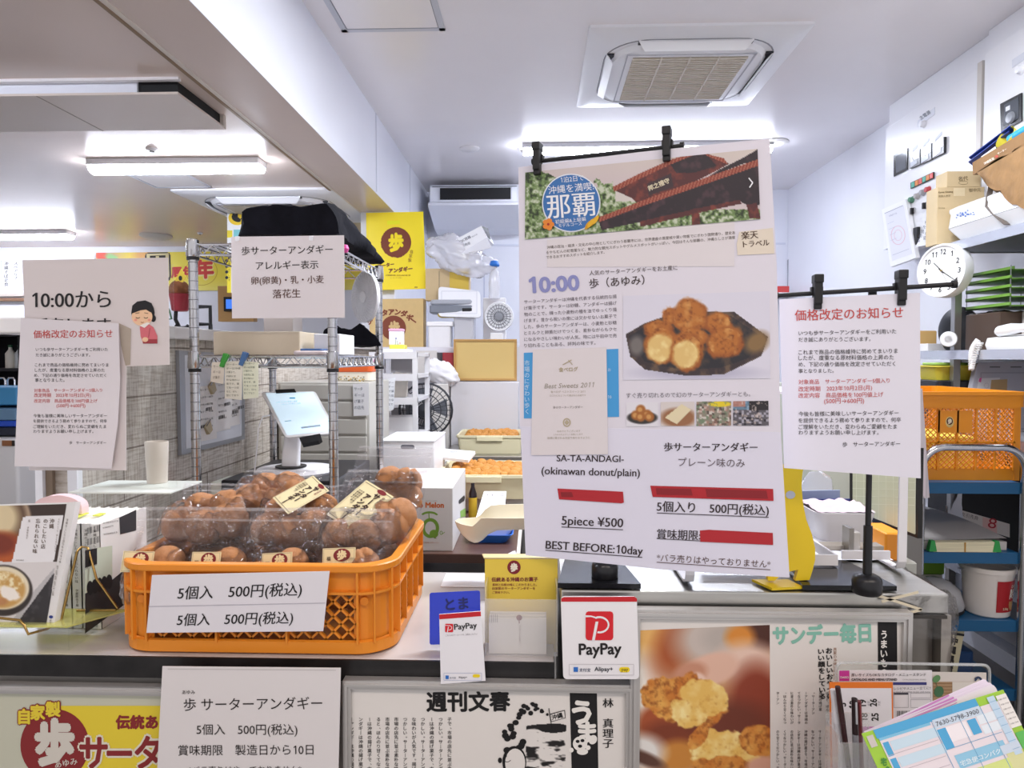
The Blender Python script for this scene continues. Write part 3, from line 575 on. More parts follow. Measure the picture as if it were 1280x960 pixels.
# allergen sheet on the wire shelf
pl = PlY(1.873)
t = sheet('allergen_sheet', 'white allergen sheet with four centred lines hung on the wire shelving', 'sign', pl, [(289, 296), (430, 294), (431, 397), (290, 398)], mat('E4DDDF', .35))
p = Print(pl); p.t('歩サーターアンダギー', 302, 416, 318, 316, INK, res=3, bold=.008); p.t('アレルギー表示', 320, 398, 336.5, 335, INK, res=3, bold=.008); p.t('卵(卵黄)・乳・小麦', 314, 405, 355, 353, '5A3A30', res=3, bold=.01); p.t('落花生', 341, 376, 372, 371, '5A3A30', res=3, bold=.01); p.done(t)
# ---------------------------------------------------------------- the large hanging poster and its clip stands
YL, YR = 1.17, 1.035
pl = Pl(PY(650, 450, YL), PY(975, 450, YR), PY(657, 700, YL-.004))
PW = mat('E3DFEA', .28, 0, 0)
t = thing('hanging_poster', 'large double poster with gate and doughnut photographs hanging from the black clip stand', 'poster', pl.at(815, 720))
slab(MB(), pl, [(648, 209), (800, 190), (962, 173), (971, 330), (976, 540), (650, 533)], .0008, PW).build('upper_sheet', t)
slab(MB(), Pl(pl.p+pl.n*.0012, pl.p+pl.n*.0012+V((1, (YR-YL)/.36, 0)), pl.p+pl.n*.0012+V((0, 0, 1))) if False else pl, [(650.5, 533.2), (976, 540.2), (987, 722), (830, 712), (657, 694)], .0008, mat('E2E0F0', .28)).build('lower_sheet', t)
p = Print(pl)
p.poly([(684, 300), (918, 273), (918, 333), (684, 334)], 'E2DCE0', 0)
CB = '5B5A66'
p.t('沖縄の政治・経済・文化の中心地としてにぎわう那覇市には、世界遺産の首里城や買い物客でにぎわう国際通り、歴史あ', 684, 919, 311, 292.5, '55483F'); p.t('るやちむんの町壺屋など、魅力的な観光スポットやグルメスポットがいっぱい。今回はそんな那覇の、沖縄らしさが満喫', 683, 919, 317.5, 298.5, '55483F'); p.t('できるおすすめスポットを紹介します。', 683, 756, 323.5, 317, '55483F')
p.poly([(924, 290), (966, 285), (968, 317), (922, 319), (921, 305)], 'E6DBCB', 1); p.t('楽天', 927, 948, 299, 297, '4B3324', layer=2, bold=.02); p.t('トラベル', 929, 962, 309, 306.5, '4B3324', layer=2, bold=.02)
p.t('10:00', 662, 725, 366, 362, '8F93C9', res=4, bold=.035, em=26); p.t('人気のサーターアンダギーをお土産に', 737, 847, 344, 337, '554A48'); p.t('歩（あゆみ）', 737, 806, 359.5, 354.5, '3A2A28', res=3, bold=.008)
for k, s in enumerate(('サーターアンダギーは沖縄を代表する伝統的な揚', 'げ菓子です。サーターは砂糖、アンダギーは揚げ', '物のことで、練った小麦粉の種を油でゆっくり揚', 'げます。昔から祝いの席には欠かせないお菓子で', 'した。歩のサーターアンダギーは、小麦粉と砂糖', 'とミルクと卵黄だけでつくる、素朴ながらもクセ', 'になるやさしい味わいが人気。時には午前中で売', 'り切れることもある、評判の味です。')):
    f = len(s)/22; x1 = 655+116*min(1, f); p.t(s, 655.5, x1, 379.5+k*7.8, 379.5+k*7.8-(7-k*.35)*min(1, f), '5E565E')
p.poly([(655, 441), (773, 436), (774, 521), (655, 523)], '4AA0DE', 0); p.tv('市場のにぎわい歩く', 659, 450, 518, 'CBE4F5', w=7, layer=1); p.t('お', 760, 764, 464, None, 'CBE4F5', layer=1); p.t('10', 760, 764.5, 498, None, 'CBE4F5', layer=1)
p.t('すぐ売り切れるので幻のサーターアンダギーとも。', 783, 938, 497, 495, '77737B')
LK = '33272B'
p.t('SA-TA-ANDAGI-', 696, 780, 576.5, 577.5, LK, bold=.012, res=3); p.t('(okinawan donut/plain)', 677, 800, 592.5, 595.5, LK, bold=.012, res=3)
p.t('5piece ¥500', 702, 779, 655.5, 659, LK, bold=.014, res=3); p.line(702, 658.5, 779, 662, .9, LK); p.t('BEST BEFORE:10day', 682, 803.5, 685.5, 693.5, LK, bold=.016, res=3); p.line(682, 687.5, 803, 696.5, .9, LK)
p.t('歩サーターアンダギー', 830, 947, 563, 563.5, LK, bold=.02, res=3); p.t('プレーン味のみ', 848, 931, 582, 583.5, '6A5F66', res=3); p.t('5個入り　500円(税込)', 821, 961, 638, 643, LK, bold=.012, res=3); p.line(821, 641, 961, 646.5, .9, LK); p.t('賞味期限:', 821, 875.5, 672, 674, LK, bold=.012, res=3); p.line(821, 673, 876, 676, .8, LK)
p.t('*バラ売りはやっておりません*', 821, 963, 700.5, 709, '5B4038', res=3); p.line(821, 702.5, 963, 712, .8, '5B4038')
MR, MD = 'B62A33', '8E232B'
p.poly([(697, 610.5), (779, 614.5), (780, 628), (777, 629), (699, 624)], MR, 1); p.poly([(701, 615), (715, 615), (717, 621), (702, 621)], MD, 2)
p.poly([(813, 607), (966.5, 611), (967, 626), (816, 621)], MR, 1); p.poly([(820, 610), (864, 611), (866, 619), (821, 618)], MD, 2); p.poly([(882, 611), (958, 613), (960, 623), (884, 621)], MD, 2)
p.poly([(875, 663), (886, 662), (966, 666), (966.5, 681), (875.5, 677)], MR, 1)
p.done(t)
def gate(X, Y, C):
    C = mixc(C, np.ones(X.shape), 'CFC2C4'); C = mixc(C, (225-Y)/40*.6, 'D8CFC0'); n = fbm(X, Y, 9, 21); n2 = fbm(X, Y, 4, 25)
    leaf = mixc(mixc(mixc(C, np.ones(X.shape), '6F8A52'), (n2-.5)*5, 'C9D0BC'), (.45-n2)*6, '2F3B27')
    def lay(C, m, S): a = m.astype(float)[..., None]; return C*(1-a)+S*a
    C = lay(C, (X < 695) & (Y > 214+14*(n-.5)+abs(X-672)*.25) | (X > 735) & (X < 800) & (Y > 228+20*(n-.5)+(X-740)*.1) | (Y > 262), leaf)
    C = lay(C, (X > 770) & (X < 800) & (Y > 238) & (Y < 252), mixc(C, np.ones(X.shape), 'D3CCC8'))
    wood = mixc(mixc(C, np.ones(X.shape), '54282A'), (n-.5)*4, '7E3A30'); dark = mixc(mixc(C, np.ones(X.shape), '2A2028'), (n-.5)*4, '48313A')
    C = lay(C, inpoly(X, Y, [(768, 238), (800, 222), (840, 205), (872, 193), (884, 192), (912, 205), (880, 222), (800, 258), (790, 248)]), wood)
    C = lay(C, inpoly(X, Y, [(838, 206), (866, 194), (884, 194), (896, 208), (868, 216), (846, 217)]), dark)
    tile = mixc(mixc(C, np.ones(X.shape), '8A3B2E'), (np.sin((X*.93+Y*.3)*1.7) > .2)*.6, 'C08068')
    C = lay(C, inpoly(X, Y, [(766, 234), (800, 217), (838, 200), (870, 190), (868, 194), (838, 206), (800, 224), (768, 240)]), tile)
    C = lay(C, inpoly(X, Y, [(880, 192), (905, 198), (910, 206), (884, 195)]), tile)
    C = lay(C, inpoly(X, Y, [(882, 223), (900, 212), (930, 197), (947, 187), (949, 200), (930, 205), (884, 222)]), dark)
    C = lay(C, inpoly(X, Y, [(748, 272), (800, 252), (860, 230), (949, 199), (949, 207), (860, 238), (800, 259), (749, 278)]), tile)
    C = lay(C, inpoly(X, Y, [(749, 278), (800, 259), (860, 238), (949, 207), (950, 256), (936, 258), (925, 252), (880, 262), (850, 266), (800, 278), (752, 288)]), dark)
    C = lay(C, inpoly(X, Y, [(800, 277), (880, 259), (925, 250), (927, 255), (880, 265), (800, 284)]), wood)
    C = lay(C, inpoly(X, Y, [(864, 262), (874, 260), (875, 281), (865, 282)]) | inpoly(X, Y, [(933, 256), (946, 254), (951, 273), (937, 274)]), wood)
    C = lay(C, inpoly(X, Y, [(809, 230), (839, 217), (842, 234), (811, 245)]), mixc(C, np.ones(X.shape), '3E2D33'))
    return C
pq = ((657, 216), (947, 186.5), (950.5, 274), (656.5, 299.5))
paint(pl, pq, 1.0, gate, t, 'gate_picture', .0016)
p = Print(pl, .0021); p.ell(714.5, 254, 36.5, 36.5, 'E6EAF2', 0, 44); p.ell(714.5, 254, 35, 35, '3F74B5', 1, 44)
WH = 'F0F1F6'
p.t('1泊2日で', 702, 730.5, 228.5, 225.5, WH, layer=2, em=8); p.t('沖縄を満喫!', 686.5, 743, 242.5, 237, WH, layer=2); p.t('那覇', 685, 746, 271.5, 267, WH, layer=2, res=4, bold=.01, em=33); p.t('初級編&上級編', 695, 733, 280, 276, WH, layer=2); p.t('モデルコース', 699, 728, 284.5, 281.5, WH, layer=2)
p.done(t, 'badge'); p = Print(pl, .0036)
for k in range(5): p.ell(686.5+4*math.cos(k*1.257), 281+4.5*math.sin(k*1.257), 3.6, 3.2, 'E98A35', 3, 10)
p.ell(686.5, 281, 1.6, 1.6, 'A82B22', 4, 10)
for k in range(4): p.ell(736+k*3.2, 282-k*2.2, 6.5, 2.4, 'E8B42E' if k % 2 else 'D69B22', 3+k % 2, 14, -1.0)
p.done(t, 'fruit_and_flower_print'); p = Print(pl, .0021)
p.t('守禮之邦'[::-1], 811.5, 838, 239, 228, 'D9CFB4', layer=1, bold=.04); p.line(936, 223, 941, 229, 1.6, WH, 2); p.line(941, 229, 937, 235, 1.6, WH, 2); p.done(t, 'gate_plaque_lettering')
def plate(X, Y, C):
    n = fbm(X, Y, 10, 31); m = fbm(X, Y, 4, 33); C = mixc(C, np.ones(X.shape), 'DEDCEB'); C = blob(C, X, Y, 872, 466, 70, 9, 'BFBDD2', .8)
    rim = inpoly(X, Y, [(782, 418), (806, 404), (850, 389), (918, 390), (960, 421), (952, 445), (905, 468), (860, 470), (806, 462), (788, 446)]); C = np.where(rim[..., None], mixc(mixc(C, np.ones(X.shape), '3D3236'), (n-.45)*4, '6A5646'), C)
    inn = inpoly(X, Y, [(786, 421), (808, 407), (850, 393), (914, 395), (954, 422), (935, 448), (900, 460), (850, 462), (806, 452)]); C = np.where(inn[..., None], mixc(mixc(C, np.ones(X.shape), '2C2A31'), (n-.5)*4, '4E4038'), C)
    C = blob(C, X, Y, 946, 428, 16, 12, '8A6C45', .7, -.6); C = blob(C, X, Y, 796, 432, 9, 12, '77716F', .7)
    def don(C, cx, cy, rx, ry, rot=0, cut=False, s=1):
        C = blob(C, X, Y, cx, cy, rx, ry, '9A5526', .18, rot, .35, s); C = blob(C, X, Y, cx-1, cy-2, rx*.9, ry*.86, 'B8702F', .4, rot, .5, s+1); C = mixc(C, np.where(((X-cx)/rx)**2+((Y-cy)/ry)**2 < .9, (.45-m)*3, 0), '7A3F1B'); C = mixc(C, np.where(((X-cx)/rx)**2+((Y-cy)/ry)**2 < .8, (n-.55)*3, 0), 'D59A55')
        if cut: C = blob(C, X, Y, cx-2, cy+3, rx*.78, ry*.74, 'E3C07A', .3, rot, .3, s+4); C = mixc(C, np.where(((X-cx+2)/rx)**2+((Y-cy-3)/ry)**2 < .5, (n-.45)*3, 0), 'F3DE9C')
        return C
    for a in ((838, 396, 10, 11), (898, 405, 17, 14), (823, 412, 18, 11), (863, 396, 23, 22), (907, 428, 24, 20, -.3), (866, 423, 20, 13), (827, 432, 21, 24, .3, True), (859, 440, 21, 24, .2, True)): C = don(C, *a, s=int(a[0]))
    return C
paint(pl, ((779, 370), (962, 364), (963, 473), (779, 475)), 1.0, plate, t, 'doughnut_picture')
def thumb(kind):
    def f(X, Y, C):
        n = fbm(X, Y, 4, kind*7); c = np.floor(X/3.1)*.37+np.floor(Y/2.7)*.61; h = (np.sin(c*12.9)*43758.5) % 1
        if kind == 0:
            C = mixc(C, np.ones(X.shape), 'E4E2EA'); C = blob(C, X, Y, 803, 522, 19, 8, '34302F', .2)
            for a in ((795, 519), (801, 512), (809, 518), (801, 521), (812, 521)): C = blob(C, X, Y, *a, 6, 6, 'A8662E', .4); C = blob(C, X, Y, a[0]-1, a[1], 3, 3, 'D09A58', .6)
        elif kind == 1: C = mixc(C, np.ones(X.shape), 'DAD2D0'); C = blob(C, X, Y, 848, 522, 22, 12, '9A6A48', .4); C = np.where(inpoly(X, Y, [(831, 522), (852, 505), (864, 512), (846, 530)])[..., None], mixc(C, np.ones(X.shape), 'E5D8B4'), C)
        elif kind == 2: C = mixc(mixc(mixc(mixc(C, np.ones(X.shape), '8E887A'), (h < .25)*1., 'CFC8C0'), (h > .8)*1., '5A4F48'), (n > .6)*.5, 'B87F70'); C = blob(C, X, Y, 900, 505, 14, 3.5, 'E6CF2A', .3); C = mixc(C, (n < .36)*.7, '6F8A6A')
        else: C = mixc(mixc(mixc(C, np.ones(X.shape), '5E5A62'), (h < .25)*1., 'A9A6B4'), (h > .85)*1., '2C2630'); C = mixc(C, ((Y < 513) & (X > 936))*1., '2A2529'); C = mixc(C, ((Y < 512) & (X < 936))*.6, '6FA3C4'); C = mixc(C, ((Y < 508) & (X < 932))*.7, 'D07F66'); C = mixc(C, (n > .66)*.7, 'D8C8C0')
        return C
    return f
for k, qd in enumerate((((783, 503), (823, 502.5), (823, 533), (783, 533)), ((826, 502.5), (868, 502), (868, 532.5), (826, 532.5)), ((870.5, 502), (914, 501.5), (914, 532), (870.5, 532.5)), ((916.5, 501.5), (960.5, 501), (961, 532), (916.5, 532)))):
    paint(pl, qd, .9, thumb(k), t, 'thumbnail_picture')
aw = slab(MB(), Pl(pl.p+pl.n*.0018, pl.p+pl.n*.0018+(pl.at(900, 400)-pl.at(700, 400)), pl.p+pl.n*.0018+(pl.at(700, 600)-pl.at(700, 400))), [(666, 437), (758, 434), (760, 568), (664, 569)], .0004, mat('E2DBDE', .25)).build('award_sheet', t)
p = Print(pl, .0022); G = 'B9AC92'; p.t('食べログ', 699, 723, 464.5, 463.5, G, bold=.03); p.line(704, 456, 715, 450, 1.2, G); p.line(711, 450, 716, 456, 1, G); p.t('Best Sweets 2011', 681, 742, 485.5, 484, 'A39C90', tilt=.25)
for s, x0, x1, y in (('食べログ ベストスイーツ 2011', 689, 732, 491), ('口コミにもとづいて選ばれたお店です', 688, 733, 495.5), ('歩のサーターアンダギー', 692, 729, 510.5), ('おめでとうございます', 697, 726, 540), ('これからもよろしくお願いします', 692, 729, 544), ('皆様に愛されるお店でありますように', 685, 738, 548.5)): p.t(s, x0, x1, y, y-.5, 'AFA797' if y != 510.5 else '6B625C')
p.ring(709, 528, 5, 5.5, 1.6, G); p.poly([(709, 524.5), (712, 528), (709, 531.5), (706, 528)], G); p.done(t, 'award_lettering')
# clip stands
def clip(q, c, ax, s=1.):                  # bulldog clip: two jaws and a hinge
    old = q.M; q.M = Matrix.Translation(c) @ Matrix.Rotation(ax, 4, 'Z')
    for (z0, z1, wd, d) in ((-.022*s, .022*s, .0125*s, .018*s), (.012*s, .026*s, .0145*s, .02*s), (-.03*s, -.018*s, .0125*s, .014*s)): q.box(-wd/2, wd/2, -d, d*.2, z0, z1, BLACK, .002*s)
    q.box(-.009*s, .009*s, -.006, .004, -.004, .006, BLACK); q.M = old
def clipstand(label, base_px, ytop, ybot, pole_px, rod, clips, Yp, zt, base_y):
    x0, x1 = PY(base_px[0], ybot, base_y[0]).x, PY(base_px[1], ybot, base_y[0]).x
    t = thing('clip_stand', label, 'sign stand', ((x0+x1)/2, (base_y[0]+base_y[1])/2, zt))
    q = MB(); i = .018; q.loft([[V((x0, base_y[0], zt+z)), V((x1, base_y[0], zt+z)), V((x1-i, base_y[1], zt+z)), V((x0+i, base_y[1], zt+z))] for z in (0, .008)], mat('141418', .2)); q.build('base', t)
    a, b = PY(*rod[0], Yp[0]), PY(*rod[1], Yp[1]); pc = PY(pole_px, 500, (Yp[0]+Yp[1])/2+.012); k = (pc.x-a.x)/(b.x-a.x); zr = a.z+(b.z-a.z)*k
    q = MB().tube([(pc.x, pc.y, zt+.03), (pc.x, pc.y, zr)], .0042, BLACK, 10); q.tube([(pc.x, pc.y, zt+.006), (pc.x, pc.y, zt+.11)], .0065, BLACK, 10); q.build('pole', t, 40)
    MB().lathe([(0, .03), (.012, .03), (.019, .026), (.0215, .02), (.0215, .003), (.019, 0), (0, 0)], (pc.x, pc.y, zt+.006), mat('1B1B1F', .3), 20).build('foot', t, 40)
    q = MB().tube([a, b], .0036, BLACK, 10); d = (b-a).normalized(); q.tube([b, b+d*.006], .006, BLACK, 10); q.tube([a-d*.004, a], .005, BLACK, 10); q.tube([(pc.x, pc.y, zr-.012), (pc.x, pc.y, zr+.004)], .006, BLACK, 10); q.build('crossbar', t, 40)
    for cx, cyy in clips:
        q = MB(); u = (cx-rod[0][0])/(rod[1][0]-rod[0][0]); c = a+(b-a)*u; c.z = PY(cx, cyy, c.y).z; clip(q, c, math.atan2(b.y-a.y, b.x-a.x), .92); q.build('clip', t)
clipstand('black clip stand holding up the large gate and doughnut poster', (697, 801), 702, 743, 757, ((668, 202), (850, 182.5)), ((674, 199), (835.5, 181)), (1.166, 1.09), 1.0365, (1.105, 1.25))
clipstand('black clip stand holding the price-change notice beside the yellow stand', (1003, 1121), 705, 741, 1088, ((973, 369.5), (1190, 355.5)), ((1022, 364), (1126, 359)), (1.083, 1.048), 1.0365, (1.108, 1.25))
# ---------------------------------------------------------------- orange bread basket and the bagged doughnuts
M_OR = mat('E48D2B', .35, 0, .03, 8, ior=1.4)
bx0, bx1, by0, by1, bz = -.692, -.226, 1.104, 1.462, .9205
bcx, bcy, bw, bd = (bx0+bx1)/2, (by0+by1)/2, (bx1-bx0)/2, (by1-by0)/2
q = MB(); R = lambda ins, z, r=.062: rr(bcx, bcy, bw-ins, bd-ins, r-ins*.5, z, 8)
q.loft([R(.012, bz), R(.004, bz+.004), R(.004, bz+.022), R(.009, bz+.024), R(.009, bz+.001)], M_OR, False)          # foot band
q.loft([R(.01, bz+.003), R(.01, bz+.006)], M_OR)                                                                       # bottom plate
q.loft([R(.012, bz+.1), R(.002, bz+.1), R(.002, bz+.104), R(.012, bz+.104)], M_OR, False)                            # middle flange
q.loft([R(.012, bz+.1), R(.012, bz+.14), R(.016, bz+.14), R(.016, bz+.1)], M_OR, False)                               # upper band
q.loft([R(.001, bz+.136), R(0, bz+.138), R(0, bz+.1465), R(.002, bz+.148), R(.016, bz+.148), R(.018, bz+.146), R(.018, bz+.134), R(.014, bz+.134), R(.004, bz+.136)], M_OR, False)   # rim
ring = R(.012, 0); n = len(ring)
for i in range(n):                           # solid wall below the flange, except where the lattice panels are
    a, b = ring[i], ring[(i+1) % n]; d = b-a
    if abs(d.y) < 1e-4 and abs(d.x) > .1 or abs(d.x) < 1e-4 and abs(d.y) > .1: continue
    u = V((d.y, -d.x, 0)).normalized()*.003
    q.hexa([a+V((0, 0, bz+.02)), b+V((0, 0, bz+.02)), b-u+V((0, 0, bz+.02)), a-u+V((0, 0, bz+.02)), a+V((0, 0, bz+.102)), b+V((0, 0, bz+.102)), b-u+V((0, 0, bz+.102)), a-u+V((0, 0, bz+.102))], M_OR)
def lattice(P0, ux, L, z0, z1, out, pitch=.0245, wdt=.006, th=.0035):
    H = z1-z0
    for s_ in (1, -1):
        k = -H
        while k < L+H:
            a0, b0 = k, k+s_*H if s_ > 0 else k-H
            za, zb = z0, z1; xa, xb = (k, k+H) if s_ > 0 else (k+H, k)
            pts = []
            for (x, z) in ((xa, za), (xb, zb)): pts.append([x, z])
            (xa, za), (xb, zb) = pts
            def cl(x, z, x2, z2):
                if x < 0: z, x = z+(z2-z)*(0-x)/(x2-x), 0
                if x > L: z, x = z+(z2-z)*(L-x)/(x2-x), L
                return x, z
            if max(xa, xb) > 0 and min(xa, xb) < L:
                A = cl(xa, za, xb, zb); B_ = cl(xb, zb, xa, za)
                if abs(A[0]-B_[0]) > .003: q.bar(P0+ux*A[0]+V((0, 0, A[1])), P0+ux*B_[0]+V((0, 0, B_[1])), th, wdt, M_OR, out)
            k += pitch
for yy, o in ((by0+.013, -1), (by1-.013, 1)):
    lattice(V((bx0+.06, yy, 0)), V((1, 0, 0)), bx1-bx0-.12, bz+.024, bz+.1, (0, 1, 0))
for xx in (bx0+.013, bx1-.013):
    lattice(V((xx, by0+.06, 0)), V((0, 1, 0)), by1-by0-.12, bz+.024, bz+.1, (1, 0, 0))
def rib(x, y, nx, ny, z0, z1, dep=.0115, w=.0035):
    q.bar((x+nx*(-dep/2-.0005), y+ny*(-dep/2-.0005), z0), (x+nx*(-dep/2-.0005), y+ny*(-dep/2-.0005), z1), dep if nx else w, w if nx else dep, M_OR, (0, 1, 0))
for k in range(4):
    x = bx0+.06+(bx1-bx0-.12)*k/3; rib(x, by0+.001, 0, -1, bz+.02, bz+.1); rib(x, by1-.001, 0, 1, bz+.02, bz+.14)
for k in range(3): rib(bx0+.06+(bx1-bx0-.12)*(k)/2, by0+.001, 0, -1, bz+.1, bz+.14)
for k in range(5):
    y = by0+.06+(by1-by0-.12)*k/4; rib(bx1-.001, y, 1, 0, bz+.02, bz+.14); rib(bx0+.001, y, -1, 0, bz+.02, bz+.14)
for cx_, sx_ in ((bx0+.062, -1), (bx1-.062, 1)):
    for a in (30, 62):
        t_ = math.radians(a); c_ = V((cx_+sx_*math.cos(t_)*.055, by0+.062-math.sin(t_)*.055, 0)); e_ = V((cx_+sx_*math.cos(t_)*.061, by0+.062-math.sin(t_)*.061, 0))
        for z0, z1 in ((bz+.02, bz+.1), (bz+.1, bz+.14)): q.hexa([p+V((dx, 0, z)) for z in (z0, z1) for p, dx in ((c_, -.0015), (c_, .0015), (e_, .0015), (e_, -.0015))], M_OR)
    for sx2 in (.032,):
        q.lathe([(.004, 0), (.007, 0), (.007, .004), (.004, .004)], (cx_+sx_*.012, by0+.012, bz+.088), mat('D97F1C', .4), 14, 'Y')
tag(q.build('bread_basket'), 'orange plastic bread basket with lattice sides full of bagged doughnuts', 'basket')
# doughnuts: fried balls with a split crust
def donut_mesh(seed, cut=.5):
    bm = bmesh.new(); bmesh.ops.create_icosphere(bm, subdivisions=4, radius=1)
    r = random.Random(seed); ax = V((r.uniform(-.4, .4), r.uniform(-1, -.3), r.uniform(.2, 1))).normalized(); sd = ax.orthogonal().normalized()
    for v in bm.verts:
        d = v.co.normalized(); f = 1+.05*mnoise.noise(d*1.7+V((seed, 0, 0)))+0.045*mnoise.noise(d*5+V((0, seed, 0)))+.008*mnoise.noise(d*15)
        k = abs(d.dot(sd)+.18*mnoise.noise(d*3+V((seed, seed, 0)))); h = max(0, d.dot(ax))
        f -= .27*h*math.exp(-(k/.11)**2); f += .07*h*math.exp(-((k-.26)/.13)**2)
        v.co = d*f
    me = bpy.data.meshes.new('donut'); bm.to_mesh(me); bm.free(); me.polygons.foreach_set('use_smooth', [True]*len(me.polygons)); return me
m = mat('A9672F', .5, 0, .3, 30, .45); nt = m.node_tree
r_ = [x for x in nt.nodes if x.type == 'VALTORGB'][0]; r_.color_ramp.elements[0].color = (*hexc('A5683A'), 1); r_.color_ramp.elements[1].color = (*hexc('CF9460'), 1); M_DON = m
M_DONG = mat('C98A3C', .55, 0, .3, 26, .3)
DM = [donut_mesh(k) for k in range(5)]
for d in DM: d.materials.append(M_DON)
DMG = [d.copy() for d in DM]
for d in DMG: d.materials[0] = M_DONG
def put_donut(parent, p, r, k, M=None, name='doughnut', meshes=DM, sc=(1, 1, 1)):
    o = bpy.data.objects.new(name, meshes[k % 5]); COL.objects.link(o)
    R_ = Matrix.Rotation(k*1.3, 4, 'Z') @ Matrix.Rotation(.5*math.sin(k*2.1), 4, 'X'); o.matrix_world = Matrix.Translation(p-wnode(parent)) @ (M.to_3x3().to_4x4() if M else Matrix()) @ R_ @ Matrix.Diagonal((r*sc[0], r*sc[1], r*sc[2], 1))
    if parent: o.parent = parent
    return o
M_LAB = mat('EBDDB0', .4)
def bag(c, tilt, yaw, W, L, label, lab=None, seed=0, dons=((-.5, -.28), (.5, -.3), (0, .12), (-.62, .36), (.6, .4)), rad=.031, head=.06, flip=1):
    """clear bag: u across, v up the slope, w towards the customer; c = lower edge centre"""
    c = V(c); t = thing('doughnut_bag', label, 'bag of doughnuts', c, 'bagged doughnuts in the basket')
    M = Matrix.Translation(c) @ Matrix.Rotation(yaw, 4, 'Z') @ Matrix.Rotation(tilt, 4, 'X')
    rs = random.Random(seed); ds = []
    for i, (u, v) in enumerate(dons):
        p = V((u*W/2*.72, L*(.46+v*.6), rad*.55+rs.uniform(-.004, .006))); ds.append(p); put_donut(t, M @ p, rad*rs.uniform(.94, 1.06), seed+i, M)
    sd = V((seed*3.1, seed*1.7, 0))
    def H(u, v, s_):
        x, y = u*W/2, v*L; h = .0015
        for p in ds:
            d2 = ((x-p.x)**2+(y-p.y)**2)/(rad*1.45)**2; h = max(h, (p.z*s_ if s_ > 0 else .012)+rad*1.08*math.sqrt(max(0, 1-d2*.55))-rad*.2 if d2 < 1.7 else 0) if s_ > 0 else h
        e = min(1, (1-abs(u))*5)*min(1, v*7)*min(1, max(0, (1-v)*3.2)); e = e*e*(3-2*e)
        wr = mnoise.noise(V((x*38, y*26, 0))+sd)*.011+mnoise.noise(V((x*90, y*55, 3))+sd)*.004+abs(mnoise.noise(V(((x+y)*60, (x-y)*34, 5))+sd))*.012
        if s_ > 0: return (max(h, .02*e)*e+wr*(.35+e)+.002)
        return -.02*e+wr*.3-.002
    q = MB(); nu, nv = 44, 56
    vext = 1+head/L
    def f(s_):
        def g(u, v):
            uu, vv = u*2-1, v*vext; k = max(0, vv-1)
            x = uu*W/2*(1+.1*k); y = vv*L; z = H(uu, min(vv, 1), s_) if vv < 1 else .002*s_+.004*mnoise.noise(V((x*40, y*30, 9))+sd)-k*L*.35*flip*0
            return M @ V((x, y, z))
        return g
    q.grid(f(1), nu, nv, GLASSY); q.build('film', t, 60, fix=False)
    if head:                                # the pressed seal above the doughnuts
        g1 = f(1); q = MB(); v0 = (1+head/L*.55)/vext
        q.grid(lambda u, v: g1(.02+.96*u, v0+v*.02)+M.to_3x3() @ V((0, 0, .001)), 30, 2, SEAL); q.grid(lambda u, v: g1(.02+.96*u, .965+v*.03)+M.to_3x3() @ V((0, 0, .001)), 30, 2, SEAL); q.build('seal', t, 60, fix=False)
    q = MB(); q.grid(f(-1), 20, 26, GLASSY); q.build('back_film', t, 60, fix=False)
    if lab:
        lx, ly, lw, lh, ang, kind = lab; ca, sa = math.cos(ang), math.sin(ang)
        def lp(a, b, o=0):
            x = lx+a*ca*lw/2-b*sa*lh/2; y = ly+a*sa*lw/2+b*ca*lh/2
            z = H(max(-1, min(1, lx/(W/2))), ly/L, 1)+.006+o-.012*(a*a)*0
            return M @ V((x, y, z+.004))
        q = MB(); q.prism([lp(-1, -1), lp(1, -1), lp(1, 1), lp(-1, 1)], [lp(-1, -1, -.0005), lp(1, -1, -.0005), lp(1, 1, -.0005), lp(-1, 1, -.0005)], M_LAB)
        l = q.build('label', t); q = MB(); br, mrn = mat('3A221A', .5), mat('7E2226', .5)
        for a0, a1, b0, b1 in ((-.93, .93, .9, .92), (-.93, .93, -.92, -.9), (-.93, -.92, -.92, .92), (.92, .93, -.92, .92)): q.add([lp(a0, b0, .0005), lp(a1, b0, .0005), lp(a1, b1, .0005), lp(a0, b1, .0005)], [(0, 1, 2, 3)], br)
        def gl(ch, a, b, s_, mm, rot=False, bold=.02, o=.001):
            vs, fs, x0, x1 = glyphs(ch, bold); P = []
            for gx, gy, gz in vs:
                gx -= (x0+x1)/2; gy -= .38
                if rot: gx, gy = gy, -gx
                P.append(lp(a+gx*s_/(lw/2), b+gy*s_/(lh/2), o+gz))
            q.add(P, fs, mm)
        if kind == 'text':
            for i, ch in enumerate('サーター'): gl(ch, .28, .62-i*.3, lh*.15, br, ch == 'ー', .05)
            for i, ch in enumerate('アンダギー'): gl(ch, -.12, .42-i*.29, lh*.145, br, ch == 'ー', .05)
            for i, ch in enumerate('自家製'): gl(ch, .66, .7-i*.13, lh*.06, mrn)
            for j in range(3):
                for i, ch in enumerate('沖縄名物の揚げ菓子'[:7-j]): gl(ch, -.5-j*.14, .5-i*.1, lh*.045, br)
            q.add([lp(.3+.3*math.cos(k*.3927), .88+.1*math.sin(k*.3927), .0006) for k in range(16)], [tuple(range(16))], mrn)
        else:
            q.add([lp(.18+.52*math.cos(k*.314), .3+.62*math.sin(k*.314), .0006) for k in range(20)], [tuple(range(20))], mrn)
            gl('歩', .18, .3, lh*.48, M_LAB, False, .06, .0012)
            for i, ch in enumerate('福'): gl(ch, -.62, 0, lh*.22, br)
        q.build('lettering', l, fix=False)
    return t
D2_ = math.radians
A = dict(rad=.03)
